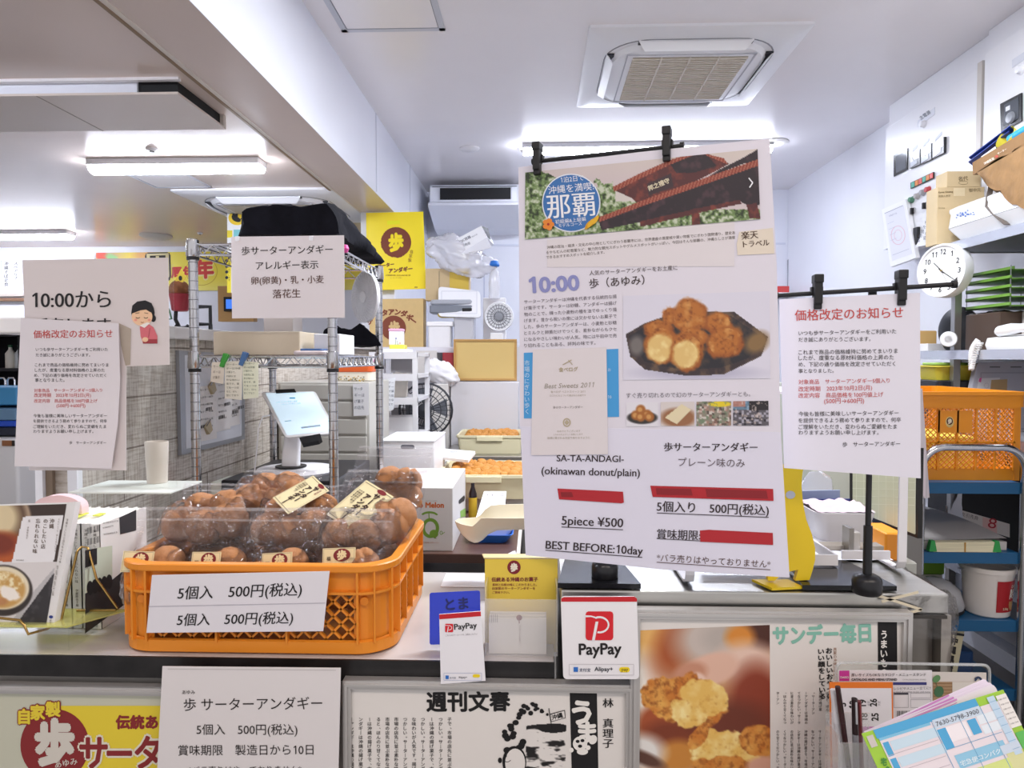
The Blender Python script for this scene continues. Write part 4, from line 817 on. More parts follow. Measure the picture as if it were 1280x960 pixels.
# front row: upright against the rim, labels with the maroon disc
for i, (px, w_, yw, lx, lw) in enumerate(((186, .105, .03, -.012, .052), (262, .12, -.05, .0, .05), (342, .12, .06, .006, .05), (432, .13, -.04, -.012, .056))):
    p = PY(px, 715, 1.15)
    bag((p.x, 1.168, .965), D2_(72), yw, w_, .125, ('leftmost upright doughnut bag along the front rim of the basket', 'second upright doughnut bag from the left along the basket front rim', 'third upright doughnut bag from the left along the basket front rim', 'rightmost upright doughnut bag along the front rim of the basket')[i], (lx, .083 if i < 3 else .092, lw, .034, (-.02, .02, .05, .06)[i], 'disc'), 11+i*7, ((-.4, -.3), (.42, -.28), (-.42, .08), (.42, .1), (.5, .34)), .028, .055)
bag((-.612, 1.235, 1.04), D2_(34), .05, .17, .14, 'doughnut bag lying on the pile above the leftmost upright bag', None, 41, ((-.75, 0), (.0, -.02), (.7, .1), (-.3, .42), (.45, .46)), .0335, .05)
bag((-.452, 1.24, 1.04), D2_(33), -.06, .16, .14, 'doughnut bag in the middle of the pile with a cream label half hidden', (.012, .1, .06, .085, -.75, 'text'), 52, ((-.75, -.2), (0, -.25), (.7, .0), (-.6, .35), (.75, .45)), .031, .05)
bag((-.318, 1.225, 1.035), D2_(38), -.12, .165, .15, 'large doughnut bag near the basket corner with a big cream label on top', (-.012, .1, .076, .1, -.55, 'text'), 63, ((-.7, -.25), (.1, -.3), (.8, .1), (.55, .3), (.95, .36)), .032, .075)
bag((-.525, 1.33, 1.075), D2_(25), .12, .16, .13, 'doughnut bag on top of the pile nearest the wire shelving', None, 74, ((-.6, -.1), (.25, -.1), (.85, .2), (-.2, .4), (.5, .5)), .034, .06)
bag((-.31, 1.36, 1.07), D2_(48), -.1, .16, .13, 'doughnut bag at the back of the pile beside the melon box, header standing up', None, 85, ((-.6, -.2), (.3, -.2), (.9, .0), (.2, .4), (.8, .4)), .03, .06)
bag((-.595, 1.36, 1.03), D2_(28), .1, .15, .13, 'doughnut bag lying at the back beside the white books', None, 96, ((-.6, -.1), (.2, -.1), (.7, .3)), .031, .05)
for i, (x, y) in enumerate(((-.6, 1.27), (-.46, 1.28), (-.32, 1.28))):
    bag((x, y-.03, .988), D2_(12), 0, .135, .13, ('lowest doughnut bag inside the basket at its book side', 'lowest doughnut bag in the middle of the basket', 'lowest doughnut bag inside the basket at its melon-box side')[i], None, 107+i*9, rad=.03, head=.0)
# ---------------------------------------------------------------- left end of the counter: books, stands
def book(x0, x1, y0, y1, z0, z1, label, group=None, cover=None):
    t = thing('paperback_book', label, 'book', ((x0+x1)/2, y0, z0), group); c = mat('ECEBEA', .35); e = .0008
    q = MB().box(x0, x1, y0, y0+e*2, z0, z1, c); q.box(x0, x0+e, y0, y1, z0, z1, c); q.box(x1-e, x1, y0, y1, z0, z1, c); q.build('cover', t)
    MB().box(x0+e, x1-e, y0+e*2, y1-.003, z0+.002, z1-.002, mat('F2EDE2', .7, 0, .06, 400, stretch=(1, .02, .02))).build('pages', t)
    p = Print(PlY(y0)); p.pl.n = V((0, -1, 0)); return t
bzz = .9208; xb = -.768; th = .0175; by_, byd = 1.205, .148
for k in range(6):
    x1 = xb-k*(th+.0012); t = book(x1-th, x1, by_+.004*(k > 0), by_+byd, bzz, bzz+.187, ['nearest white paperback in the upright row, its back cover with barcodes showing', 'second white paperback in the upright row, behind the one with barcodes', 'third white paperback in the upright row on the counter', 'fourth white paperback in the upright row on the counter', 'fifth white paperback in the upright row, behind the brass stand', 'last white paperback in the upright row, farthest from the basket'][k], 'white paperbacks in a row')
    pl = PlY(by_+.004*(k > 0)); p = Print(pl, .0004); xc = (x1-th/2); a = V((xc, by_, bzz+.17)); s_ = MB()
    def up(txt, zt, sz, col='6A645F'):
        vs, fs, x0_, x1_ = glyphs(txt, .01)
        for i, ch in enumerate(txt):
            vs, fs, x0_, x1_ = glyphs(ch, .01); s_.add([(xc+(g[0]-(x0_+x1_)/2)*sz, by_+.004*(k > 0)-.0004+g[2]*-1, zt-(i+.5)*sz*1.05+(g[1]-.38)*sz) for g in vs], fs, mat(col, .6))
    up('沖縄のこしたい店忘れられない味', bzz+.178, .0062); up('伊藤麻由子編', bzz+.07, .005); s_.add([(xc+.004*math.cos(j*.52), by_+.0036*(k > 0)-.0004, bzz+.012+.003*math.sin(j*.52)) for j in range(12)], [tuple(range(12))], mat('1B1B1E', .5)); up('店', bzz+.008, .004); s_.build('lettering', t, fix=False)
    if k == 0:
        px_ = Pl((xb, 0, 0), (xb, 1, 0), (xb, 0, 1)); p = Print(px_, .0005); Bc = '1C1C20'
        p.poly([(149, 647), (170, 637), (170, 663), (150, 668)], '35353A', 0); p.poly([(106, 688), (121, 685), (121, 705), (106, 710)], '202024', 0); p.poly([(121, 685), (140, 682), (140, 727), (106, 742), (106, 712), (121, 706)], 'C6CFBE', 0); p.poly([(106, 742), (136, 728), (170, 700), (170, 745), (106, 792)], '2E2B2E', 0)
        for j in range(5): p.ell(112+j*6, 735-j*2, 4, 9, '151418', 1)
        for y in (0, 14):
            for j in range(13): p.line(107.5+j*1.3, 660+y*1.0-j*.33, 107.5+j*1.3, 668+y-j*.33, .7 if j % 3 else .3, Bc, 1)
        for y, x0_, x1_ in ((655, 128, 147), (661, 128, 141), (669, 129, 146)): p.t('978427300'[:7], x0_, x1_, y, y-3, '55504E', em=2.6)
        p.done(t)
for k, (px, py) in enumerate(((103, 643.5), (97, 646), (124, 644))):
    p0 = PZ(px, py, bzz+.1885); q = MB().box(p0.x-.006, p0.x+.006, p0.y-.01, p0.y+.01, bzz+.1885, bzz+.1905, mat('DCE35A', .5)); tag(q.build('paper_slip'), ['small yellow slip on top of the white paperbacks, in the middle', 'small yellow slip on top of the white paperbacks, toward the pink card', 'small yellow slip on top of the white paperbacks, nearest the barcodes'][k], 'paper slip', 'yellow slips on the paperbacks')
# acrylic box with a yellow plate, wire easel and the leaning book
t = thing('acrylic_riser', 'clear acrylic riser box with a yellow top plate under the leaning book', 'display riser', (-.86, 1.18, .92))
q = MB()
for a in ((-1.3, -.765, 1.112, 1.115, .921, .962), (-.768, -.765, 1.115, 1.19, .921, .962), (-1.3, -.768, 1.19, 1.193, .921, .962)): q.box(*a, CLEAR)
q.build('box', t); q = MB(); q.prism([V(p) for p in ((-1.3, 1.105, .9645), (-.762, 1.105, .9645), (-.705, 1.185, .9645), (-1.3, 1.185, .9645))], [V(p) for p in ((-1.3, 1.105, .962), (-.762, 1.105, .962), (-.705, 1.185, .962), (-1.3, 1.185, .962))], film_mat('yellow_acrylic', (.95, .93, .42), .02, .1, 0, 1, .3)); q.build('plate', t)
bp = Pl(PY(0, 785, 1.118), PY(66, 786, 1.118), PY(93, 627, 1.162))
t = thing('leaning_book', 'book with a soup bowl cover leaning on a brass wire easel', 'book', bp.at(30, 785))
slab(MB(), bp, [(-60, 632), (84, 628), (57, 785), (-75, 787)], .012, mat('EDECEB', .3)).build('cover', t)
q = MB(); q.prism([bp.at(x, y, 0) for x, y in ((84, 628), (94.5, 627), (67, 783), (57, 785))], [bp.at(x, y, -.014) for x, y in ((84, 628), (94.5, 627), (67, 783), (57, 785))], mat('E4E2E2', .35)); q.build('spine', t)
def cover(X, Y, C):
    C = mixc(C, np.ones(X.shape), 'E5E2E4'); ins = inpoly(X, Y, [(-60, 634), (84, 629), (79, 652), (28, 654), (18, 702), (67, 704), (62, 780), (-70, 780)])
    D = mixc(C, np.ones(X.shape), '3A2A24'); D = blob(D, X, Y, 6, 655, 34, 46, 'A9927A', .1); D = blob(D, X, Y, 2, 652, 31, 42, '5B4230', .2); D = blob(D, X, Y, 2, 648, 22, 24, 'D9C7A0', .6); D = blob(D, X, Y, 4, 690, 34, 24, 'B4561F', .5); D = blob(D, X, Y, -2, 680, 24, 14, '7A2C12', .6)
    low = Y > 702-.0*X; E_ = mixc(C, np.ones(X.shape), 'D9D4D4'); E_ = np.where(inpoly(X, Y, [(68, 715), (60, 783), (18, 783), (26, 770)])[..., None], mixc(C, fbm(X, Y, 8, 4)*.4+.8, '2A2629'), E_); E_ = np.where(inpoly(X, Y, [(40, 742), (68, 710), (67, 717), (22, 778), (12, 780)])[..., None], mixc(C, np.ones(X.shape), 'B9B6B8'), E_)
    E_ = blob(E_, X, Y, 4, 738, 37, 32, '2E2420', .06); E_ = blob(E_, X, Y, 4, 735, 33, 27, 'E6D9BC', .08); E_ = blob(E_, X, Y, 3, 737, 29, 23, 'C79A55', .15); n = fbm(X, Y, 5, 9); E_ = mixc(E_, np.where(((X-8)/22)**2+((Y-727)/12)**2 < 1, (n-.35)*3, 0), 'F0E2B8'); E_ = blob(E_, X, Y, 12, 742, 14, 8, 'F3EBE2', .3, .4, .4); E_ = blob(E_, X, Y, 0, 752, 10, 5, 'B77F4E', .6)
    D = np.where(low[..., None], E_, D); box_ = inpoly(X, Y, [(29, 646), (80, 644), (67, 702), (15, 703)])
    return np.where(box_[..., None], mixc(C, np.ones(X.shape), 'E9E7EA'), D)
paint(bp, ((-58, 634), (83.5, 630), (58, 781), (-70, 783)), 1.1, cover, t, 'cover_picture', .0006)
p = Print(bp, .0012)
for s, x, y0, y1, w_ in (('沖縄', 66, 648, 661, 6), ('のこしたい店', 58, 648, 686, 6), ('忘れられない味', 48.5, 648, 692, 6)): p.tv(s, x, y0, y1, '6A5A50', w=w_, bold=.02, lean=-.1)
for s, x, y0, y1 in (('それにしても、僕らを幸せにする', 74.5, 648, 690), ('伊藤麻由子', 36, 658, 674), ('編', 37.5, 649, 653)): p.tv(s, x, y0, y1, '8B7F78', w=2.4, lean=-.12)
p.t('毎日出版社', 21, 31, 701, 701, '77706C'); p.tv('沖縄のこしたい店忘れられない味', 85, 648, 704, '7A726E', w=2.6, lean=-.17, bold=.01); p.tv('伊藤麻由子編', 73, 706, 745, '8B837E', w=2.4, lean=-.17); p.ell(64.5, 771, 2.6, 2, '2B3C86', 1, 12); p.tv('店社', 63.8, 774, 780, '33302F', w=3); p.done(t)
br = mat('A98A52', .25, .9); q = MB(); W_ = lambda x, y, o=0: bp.at(x, y, o)
for dx in (0, -72):
    q.tube([W_(8+dx*0+(-70 if dx else 0), 769, .012) if False else bp.at(-40 if dx else 0, 769, .02), bp.at(-30 if dx else 36, 773, .02), bp.at(-26 if dx else 41, 779, .02), bp.at(-24 if dx else 46, 790, .02), bp.at(-20 if dx else 52, 788, -.012), bp.at(-2 if dx else 68, 778, -.016), bp.at(12 if dx else 80, 720, -.02), bp.at(18 if dx else 86, 690, -.022)], .0022, br, 8)
a = bp.at(86, 690, -.022); q.tube([a, a+V((.004, .006, .006)), a+V((.012, .01, .004)), V((-.757, 1.176, 1.02)), V((-.722, 1.178, .968)), V((-.724, 1.176, .966)), V((-.79, 1.172, .966))], .0022, br, 8)
tag(q.build('wire_easel', None, 50), 'brass wire easel holding the leaning book on the yellow plate', 'easel')
q = MB(); pc = [V((math.cos(t_)*.046, 0, math.sin(t_)*.022)) for t_ in (math.pi*k/14 for k in range(15))]; c = PY(72, 634, 1.27); q.prism([p_+c for p_ in pc], [p_+c+V((0, .02, 0)) for p_ in pc], mat('F0CFD4', .6)); q.box(c.x-.046, c.x+.046, 1.27, 1.29, .921, c.z, mat('F0CFD4', .6)); tag(q.build('pink_card'), 'pink card with rounded top standing behind the leaning book', 'card')
# clear step shelf behind the books, and the paper tube on it
t = thing('acrylic_shelf', 'thin clear step shelf behind the white paperbacks', 'display shelf', (-.84, 1.5, .92)); zz = 1.12
q = MB().box(-.97, -.755, 1.42, 1.56, zz, zz+.003, mat('E9EEE8', .3)); q.build('top', t); q = MB().box(-.758, -.755, 1.42, 1.56, .921, zz, CLEAR); q.box(-.97, -.967, 1.42, 1.56, .921, zz, CLEAR); q.build('side', t)
q = MB().lathe([(.021, 0), (.023, .05), (.0245, .09), (.0235, .092), (.0225, .088), (.02, .004), (0, .004)], PY(197, 617, 1.535)+V((0, 0, .0)), mat('CFC4BA', .6), 24); q.v = [p_+V((0, 0, zz+.0035-q.v[0].z)) for p_ in q.v]; tag(q.build('paper_cup', None, 40), 'small pale paper cup standing on the clear step shelf by the plank wall', 'cup')
# ornament on the half wall: red pot with a brown tuft and a little yellow flag
c = PX(226, 393, -1.1); c.z = 1.4905
t = thing('pot_ornament', 'red pot ornament with brown tuft, yellow flag and dark curled foot on the half wall', 'ornament', c)
q = MB().tube([c+V((-.005, 0, .006)), c+V((-.012, -.01, .03)), c+V((-.012, -.005, .06))], .006, BLACK, 8); q.tube([c+V((-.012, -.01, .01)), c+V((.004, -.01, .003)), c+V((.022, -.012, .004)), c+V((.03, -.012, .01))], .0065, BLACK, 8); q.build('foot', t, 50)
MB().lathe([(0, .035), (.02, .035), (.024, .038), (.031, .085), (.0325, .088), (.029, .089), (0, .086)], c+V((-.002, 0, .02)), mat('8E2331', .35), 24).build('pot', t, 40)
bm = bmesh.new(); bmesh.ops.create_icosphere(bm, subdivisions=3, radius=1)
for v in bm.verts: d = v.co.normalized(); v.co = V((d.x*.029, d.y*.027, d.z*.03))*(1+.22*mnoise.noise(d*4))+c+V((-.004, 0, .122))
MB().bm(bm, mat('7A4A2C', .8, 0, .3, 60, .4)).build('tuft', t, 60)
q = MB(); a = c+V((.004, -.012, .15)); q.prism([a+V(p_) for p_ in ((-.014, 0, 0), (.0, 0, -.02), (.02, 0, .008), (.006, 0, .036))], [a+V(p_)+V((0, .003, 0)) for p_ in ((-.014, 0, 0), (.0, 0, -.02), (.02, 0, .008), (.006, 0, .036))], mat('E3C83B', .5)); q.add([a+V((.003+.006*math.cos(k*.7), -.0006, .006+.008*math.sin(k*.7))) for k in range(9)], [tuple(range(9))], BLACK); q.tube([a+V((0, .001, -.02)), a+V((-.004, .004, -.045))], .001, BLACK, 6); q.build('flag', t)
q = MB().tube([c+V((-.034, -.02, .05)), c+V((-.03, -.03, .075)), c+V((-.018, -.033, .055)), c+V((-.012, -.033, .03)), c+V((-.026, -.03, .03))], .003, mat('2E6B4A', .5), 6); q.build('ribbon', t, 50)
# ---------------------------------------------------------------- far side: banners, menu strips, dining clutter
YW = YB-.012
pl = PlY(YW); t = sheet('yellow_banner', 'long yellow banner with purple end and red characters on the far wall', 'banner', pl, [(120, 316), (500, 312), (500, 362), (120, 364)], mat('F1E14A', .45), .003)
def ban(X, Y, C):
    C = mixc(C, np.ones(X.shape), 'F0DE46'); C = mixc(C, (162-X)/40, '9A6FA8'); C = mixc(C, (X-150)/20*(1-np.abs(X-175)/26)*.8, 'E3A85C'); n = fbm(X, Y, 7, 3)
    C = blob(C, X, Y, 127, 319, 7, 6, 'D9503A', .4, 0, .4); C = blob(C, X, Y, 140, 322, 8, 4, '8CC27A', .4, .3, .4); return mixc(C, (Y-345)/20*.5, 'F6F0B8')
paint(pl, ((120, 316), (500, 312), (500, 362), (120, 364)), 2.2, ban, t, off=.001)
p = Print(pl, .002); p.t('周', 178, 214, 347, 346, '2A2620', bold=.09); p.t('周', 180, 212, 346, 345, 'D9CFA0', layer=2, bold=.02); p.t('年', 243, 269, 347, 346, 'F3E7A0', bold=.1, layer=1); p.t('年', 244, 268, 346, 345, 'D2453F', bold=.05, layer=2); p.t('周年', 214, 243, 346, 345, 'D2453F', bold=.05, layer=2); p.ring(252, 339, 20, 18, .7, 'C9A93A', 1); p.ell(272, 320, 1, 1, '2A2620'); p.done(t)
t = sheet('menu_strip_board', 'white menu board with vertical brush-written dish strips on the far wall', 'menu board', pl, [(-60, 322), (118, 319), (118, 365), (-60, 366)], mat('EFF1F6', .4), .003)
p = Print(pl, .0008)
for k in range(-5, 10): p.box(4+k*11.8, 326, 13.5+k*11.8, 362, .35, '9AA0AC'); p.tv(('沖縄そば定食', 'スペアリブ', 'ゴーヤ定食', 'てびち定食')[(k) % 4], 8+k*11.8, 327, 358 if k % 2 == 0 else 350, '26242A', w=5.5, bold=.02)
p.done(t)
q = MB().box(PY(-60, 374, YW).x, PY(120, 374, YW).x, YB-.05, YB-.02, PY(0, 377, YB).z, PY(0, 373, YB).z, mat('7D5F4A', .5)); q.box(PY(-60, 366, YW).x, PY(120, 366, YW).x, YB-.04, YB, PY(0, 371, YB).z, PY(0, 368, YB).z, mat('C9BFB6', .5)); q.build('trim_rail')['kind'] = 'structure'
# dark side table with bottles and folded things
c0, c1 = PY(-60, 420, 4.9), PY(27, 420, 4.9); zt = PY(0, 417, 4.9).z
t = thing('black_side_shelf', 'black side shelf at the far edge under the menu strips', 'shelf', (c0.x, 5.0, 0)); q = MB()
for z in (0, .45, PY(0, 464, 4.9).z, zt-.02): q.box(c0.x, c1.x, 4.9, 5.3, z, z+.02, mat('1D1B20', .5))
for x in (c0.x, c1.x-.03): q.box(x, x+.03, 4.9, 5.3, 0, zt, mat('1D1B20', .5))
q.box(c0.x, c1.x, 5.28, 5.3, 0, zt, mat('1D1B20', .5)); q.build('frame', t)
def bottle(c, r, h, col, label, cap='E8E8EA'):
    t = thing('bottle', label, 'bottle', c); MB().lathe([(0, 0), (r, 0), (r, h*.62), (r*.38, h*.8), (r*.34, h*.92), (0, h*.92)], c, mat(col, .3), 16).build('body', t, 40); MB().lathe([(r*.42, h*.9), (r*.42, h), (0, h)], c, mat(cap, .4), 12).build('cap', t, 40)
zs = PY(0, 464, 4.9).z+.0205
for k, (px, col, lb) in enumerate(((19, 'D8DDE0', 'clear bottle nearest the opening-time sheet on the black side shelf'), (7, 'E2DCD0', 'pale bottle farther along the black side shelf'))): p0 = PY(px, 450, 5.0); bottle(V((p0.x, 5.05, zs)), .035, .17, col, lb, '3A6A4A')
bm = bmesh.new(); bmesh.ops.create_icosphere(bm, subdivisions=3, radius=1); c = PY(9, 410, 5.0)
for v in bm.verts: d = v.co.normalized(); v.co = V((c.x+d.x*.11*(1+.3*mnoise.noise(d*3)), 5.1+d.y*.08, zt+.045+d.z*.045*(1+.3*mnoise.noise(d*4))))
tag(MB().bm(bm, mat('9C9478', .7, 0, .4, 25)).build('dried_flowers', None, 60), 'small heap of pale dried flowers on the black side shelf', 'dried flowers')
c = PY(22, 412, 5.0); bm = bmesh.new(); bmesh.ops.create_icosphere(bm, subdivisions=3, radius=1)
for v in bm.verts: d = v.co.normalized(); v.co = V((c.x+d.x*.045*(1+.3*mnoise.noise(d*3)), 5.03+d.y*.04, zt+.045+d.z*.045*(1+.3*mnoise.noise(d*4+V((5, 0, 0))))))
tag(MB().bm(bm, mat('55303A', .7, 0, .4, 25)).build('dried_fruit', None, 60), 'dark reddish dried fruit beside the pale dried flowers', 'ornament')
for k, px in enumerate((2, 14)):
    c = PY(px, 479, 4.6); q = MB().tube([c+V((-.025, 0, -.04)), c+V((-.025, 0, .02)), c+V((-.015, 0, .035)), c+V((.015, 0, .035)), c+V((.025, 0, .02)), c+V((.025, 0, -.04))], .006, mat('C9CBD0', .25, .8), 8); tag(q.build('wire_hook', None, 40), ['pale wire loop above the blue crate lid, farther from the notices', 'pale wire loop above the blue crate lid, nearer the notices'][k], 'hook')
for (x0, y0, x1, y1, col, Yd, nm, lb, cat) in ((-60, 484, 21, 507, '3E86B4', 4.3, 'cooler_box', 'sky blue cooler box by the far dining area', 'box'), (-60, 511, 20, 526, '5F7F9C', 4.2, 'clear_tub', 'bluish clear tub between the two blue boxes', 'tub'), (-60, 526, 20, 534, '2248B0', 4.2, 'blue_board', 'deep blue flat board lying under the bluish tub', 'board'), (-60, 534, 20, 545, '1A2030', 4.2, 'dark_tray', 'dark tray beneath the deep blue board', 'tray'), (-60, 548, 20, 557, 'D9D6D6', 4.1, 'white_drawer_unit', 'white drawer unit beneath the dark tray in the dining area', 'cabinet')):
    a, b = PY(x0, y0, Yd), PY(x1, y1, Yd); q = MB(); rbox(q, ((a.x+b.x)/2, Yd+.18, b.z+.001 if nm != 'white_drawer_unit' else 0), (b.x-a.x, .34, a.z-(b.z if nm != 'white_drawer_unit' else .002)-.002), mat(col, .35), .02, .006)
    if nm == 'white_drawer_unit': q.box(b.x-.09, b.x-.03, Yd+.005, Yd+.012, a.z-.045, a.z-.012, mat('8A5A38', .5)); q.box(b.x-.03, b.x-.015, Yd+.005, Yd+.012, a.z-.045, a.z-.012, mat('2B2420', .5))
    tag(q.build(nm), lb, cat)
def chair(cx, cyy, rz, label):
    t = thing('dining_chair', label, 'chair', (cx, cyy, 0)); M = Matrix.Translation((cx, cyy, 0)) @ Matrix.Rotation(rz, 4, 'Z'); w_ = mat('4A3028', .45)
    q = MB(); q.M = M; q.grid(lambda u, v: V(((u-.5)*.42*(1-.2*v), .2+.06*(1-(2*u-1)**2), .5+.33*v+.02*math.sin(u*3.1))), 10, 6, mat('CFC5B0', .5, 0, .1, 20)); q.v += []; q.build('backrest', t, 60)
    q = MB(); q.M = M; q.box(-.22, .22, -.2, .22, .43, .47, mat('C9BEA8', .6), .012); q.build('seat', t)
    q = MB(); q.M = M; q.tube([(-.23, .2, .82), (-.1, .27, .86), (.1, .27, .86), (.23, .2, .82)], .022, w_, 8); q.build('top_rail', t, 40)
    for sx in (-1, 1):
        for y0 in (-.19, .2):
            q = MB(); q.M = M; q.bar((sx*.22, y0+(.03 if y0 > 0 else -.02), 0), (sx*.2, y0, .46 if y0 < 0 else .83), .035, .03, w_); q.build('leg', t)
chair(-2.72, 3.55, 2.7, 'dining chair with pale curved back beside the post of the half wall')
# courier flag hanging from a rail
Yn = 4.45; pl = PlY(Yn); t = thing('courier_flag', 'white and yellow hanging flag with a black cat emblem under the lower ceiling', 'flag', PY(296, 362, Yn))
slab(MB(), pl, [(284, 258), (330, 258), (330, 366), (284, 366)], .001, mat('EFF0F2', .6)).build('cloth', t)
p = Print(pl); p.rect(284, 288, 290.5, 297, 'E9D63A'); p.rect(292, 287, 310, 297, '7FC9CF'); p.ell(296.5, 272.5, 11, 9, 'E8C62E'); p.ell(295.5, 274, 6, 3.2, '1A181B', 1, 16, .4); p.ell(293.5, 271, 4, 3.6, '1A181B', 1, 14); p.poly([(290.5, 269), (291, 265), (293.5, 268)], '1A181B', 1); p.poly([(294.5, 268), (297.5, 265), (297.5, 270)], '1A181B', 1); p.line(299.5, 275, 303.5, 272, 1.2, '1A181B'); p.rect(284, 320, 289, 366, 'E9D63A'); p.tv('宅急便お送りします', 286.5, 322, 352, '3A3320', w=3.2)
for k in range(4): p.ell(283.5, 326+k*7, 2, 2, '1E2430', 1, 12)
p.done(t)
q = MB().tube([PY(268, 256.5, Yn+.01), PY(345, 255.5, Yn+.01)], .008, mat('C9AF82', .5), 8); q.box(PY(270, 252, Yn).x, PY(330, 252, Yn).x, Yn+.02, Yn+.035, PY(0, 259, Yn).z, PY(0, 251, Yn).z, mat('B89F74', .5)); q.build('rail', t)
q = MB()
for px in (287, 303, 319): a = PY(px, 256, Yn-.004); q.box(a.x-.012, a.x+.012, Yn-.006, Yn+.02, a.z-.022, a.z+.03, mat('E6E4E2', .5))
q.build('loop', t)
for px in (275, 330): a = PY(px, 254, Yn+.028); MB().tube([a, V((a.x, a.y, ZL+.011))], .004, WHITE, 6).build('hanger', t)
# television-like screen, and frame on the far wall
a, b = PY(277, 365, 5.6), PY(300, 386, 5.6); t = thing('wall_monitor', 'small monitor with blue picture in a wooden surround beyond the half wall', 'monitor', ((a.x+b.x)/2, 5.6, b.z)); q = MB().box(a.x-.04, b.x+.1, 5.62, 5.7, b.z-.1, a.z+.05, mat('B98F58', .5)); q.build('surround', t); MB().box(a.x+.02, b.x+.08, 5.59, 5.62, b.z-.02, a.z-.04, BLACK).build('case', t); MB().box(a.x+.04, b.x+.06, 5.586, 5.59, b.z, a.z-.06, mat('3E74D8', .3, emit=.9)).build('screen', t)
q = MB(); c = PY(250, 390, 4.0); q.tube([c+V((-.03, 0, .03)), c+V((.06, 0, .03)), c+V((.06, 0, -.07)), c+V((-.02, 0, -.07))], .012, BLACK, 6); q.tube([c+V((.06, 0, -.07)), V((c.x+.06, 4.02, 0))], .012, BLACK, 6); tag(q.build('chair_handle_bar', None, 40), 'black bent metal bar showing beyond the half wall ledge', 'metal bar')
# ---------------------------------------------------------------- chrome wire shelving by the half wall
sx0, sx1, sy0, sy1 = -.935, -.553, 1.9, 2.47
t = thing('wire_shelving', 'chrome wire shelving unit beside the plank half wall, behind the orange basket', 'shelving', ((sx0+sx1)/2, (sy0+sy1)/2, 0))
for x in (sx0, sx1):
    for y in (sy0, sy1):
        q = MB().tube([(x, y, 0), (x, y, 1.725)], .0125, CHROME, 12)
        for k in range(28): q.tube([(x, y, 1.0+k*.0254), (x, y, 1.0022+k*.0254)], .0131, mat('8B8A8E', .3, 1.), 12)
        q.build('post', t, 40)
for z in (.94, 1.405, 1.71):
    q = MB()
    for zz in (z, z-.028):
        for a, b in (((sx0, sy0), (sx1, sy0)), ((sx1, sy0), (sx1, sy1)), ((sx1, sy1), (sx0, sy1)), ((sx0, sy1), (sx0, sy0))): q.tube([(*a, zz), (*b, zz)], .0032, CHROME, 6)
    for (a, b, n) in (((sx0, sy0), (sx1, sy0), 14), ((sx0, sy1), (sx1, sy1), 14), ((sx0, sy0), (sx0, sy1), 20), ((sx1, sy0), (sx1, sy1), 20)):
        q.tube([(a[0]+(b[0]-a[0])*k/n, a[1]+(b[1]-a[1])*k/n, z-.028*(k % 2)) for k in range(n+1)], .002, CHROME, 5)
    for k in range(1, 15): x = sx0+(sx1-sx0)*k/15; q.tube([(x, sy0, z+.003), (x, sy1, z+.003)], .0018, CHROME, 5)
    for y in (sy0+.19, sy0+.38): q.tube([(sx0, y, z-.003), (sx1, y, z-.003)], .0025, CHROME, 5)
    q.build('shelf', t, 50)
    for x in (sx0, sx1):
        for y in (sy0, sy1): q = MB().lathe([(.0155, -.034), (.0185, -.03), (.0165, .012), (.0135, .014)], (x, y, z), CHROME, 12); q.lathe([(.0165, -.042), (.0165, -.034), (.0135, -.034)], (x, y, z), mat('16161A', .5), 12); q.build('collar', t, 40)
for q_, lb in ((0, 'a'),):
    for k, x in enumerate((-.8, -.6)):
        q = MB().box(x-.006, x+.006, 1.8705, 1.898, 1.714, 1.727, WHITE, .002); q.box(x-.005, x+.005, 1.898, 1.906, 1.716, 1.722, WHITE); q.build('sheet_hook', t)
def soft(rings, m, name, label, cat, sub=8, amp=.012, fr=14, seed=0):     # cloth between outline rings (lists of points)
    N = 44; R = []
    def res(r):
        L = [0]; n = len(r)
        for i in range(n): L.append(L[-1]+(r[(i+1) % n]-r[i]).length)
        out = []
        for k in range(N):
            d = L[-1]*k/N; i = max(j for j in range(n) if L[j] <= d); f = (d-L[i])/max(1e-6, L[i+1]-L[i]); out.append(r[i].lerp(r[(i+1) % n], f))
        return out
    rs = [res([V(p) for p in r]) for r in rings]
    for i in range(len(rs)-1):
        for s_ in range(sub+(i == len(rs)-2)):
            u = s_/sub; ring_ = [a.lerp(b, u) for a, b in zip(rs[i], rs[i+1])]; c = sum(ring_, V())/N
            R.append([p+(p-c).normalized()*(amp*mnoise.noise(p*fr+V((seed, 0, 0)))+amp*.6*mnoise.noise(p*fr*2.4+V((0, seed, 0)))) for p in ring_])
    q = MB().loft(R, m); return tag(q.build(name, None, 55), label, cat)
M_BLK = mat('14141B', .85, 0, .3, 30, .3, ior=1.2)
F_ = lambda pts, Y: [PY(x, y, Y) for x, y in pts]
soft([F_([(303, 293), (305, 262), (325, 255), (362, 259), (408, 254), (420, 266), (424, 293)], 1.94), F_([(300, 300), (303, 266), (340, 258), (380, 262), (417, 256), (430, 270), (436, 304)], 2.1), F_([(330, 312), (338, 286), (370, 276), (400, 272), (440, 283), (464, 304), (462, 318)], 2.3), F_([(370, 324), (378, 306), (410, 298), (440, 300), (466, 312), (480, 326), (474, 330)], 2.5)], M_BLK, 'folded_black_bag', 'large black cloth bag slumped on the top wire shelf above the allergen sheet', 'bag', amp=.014)
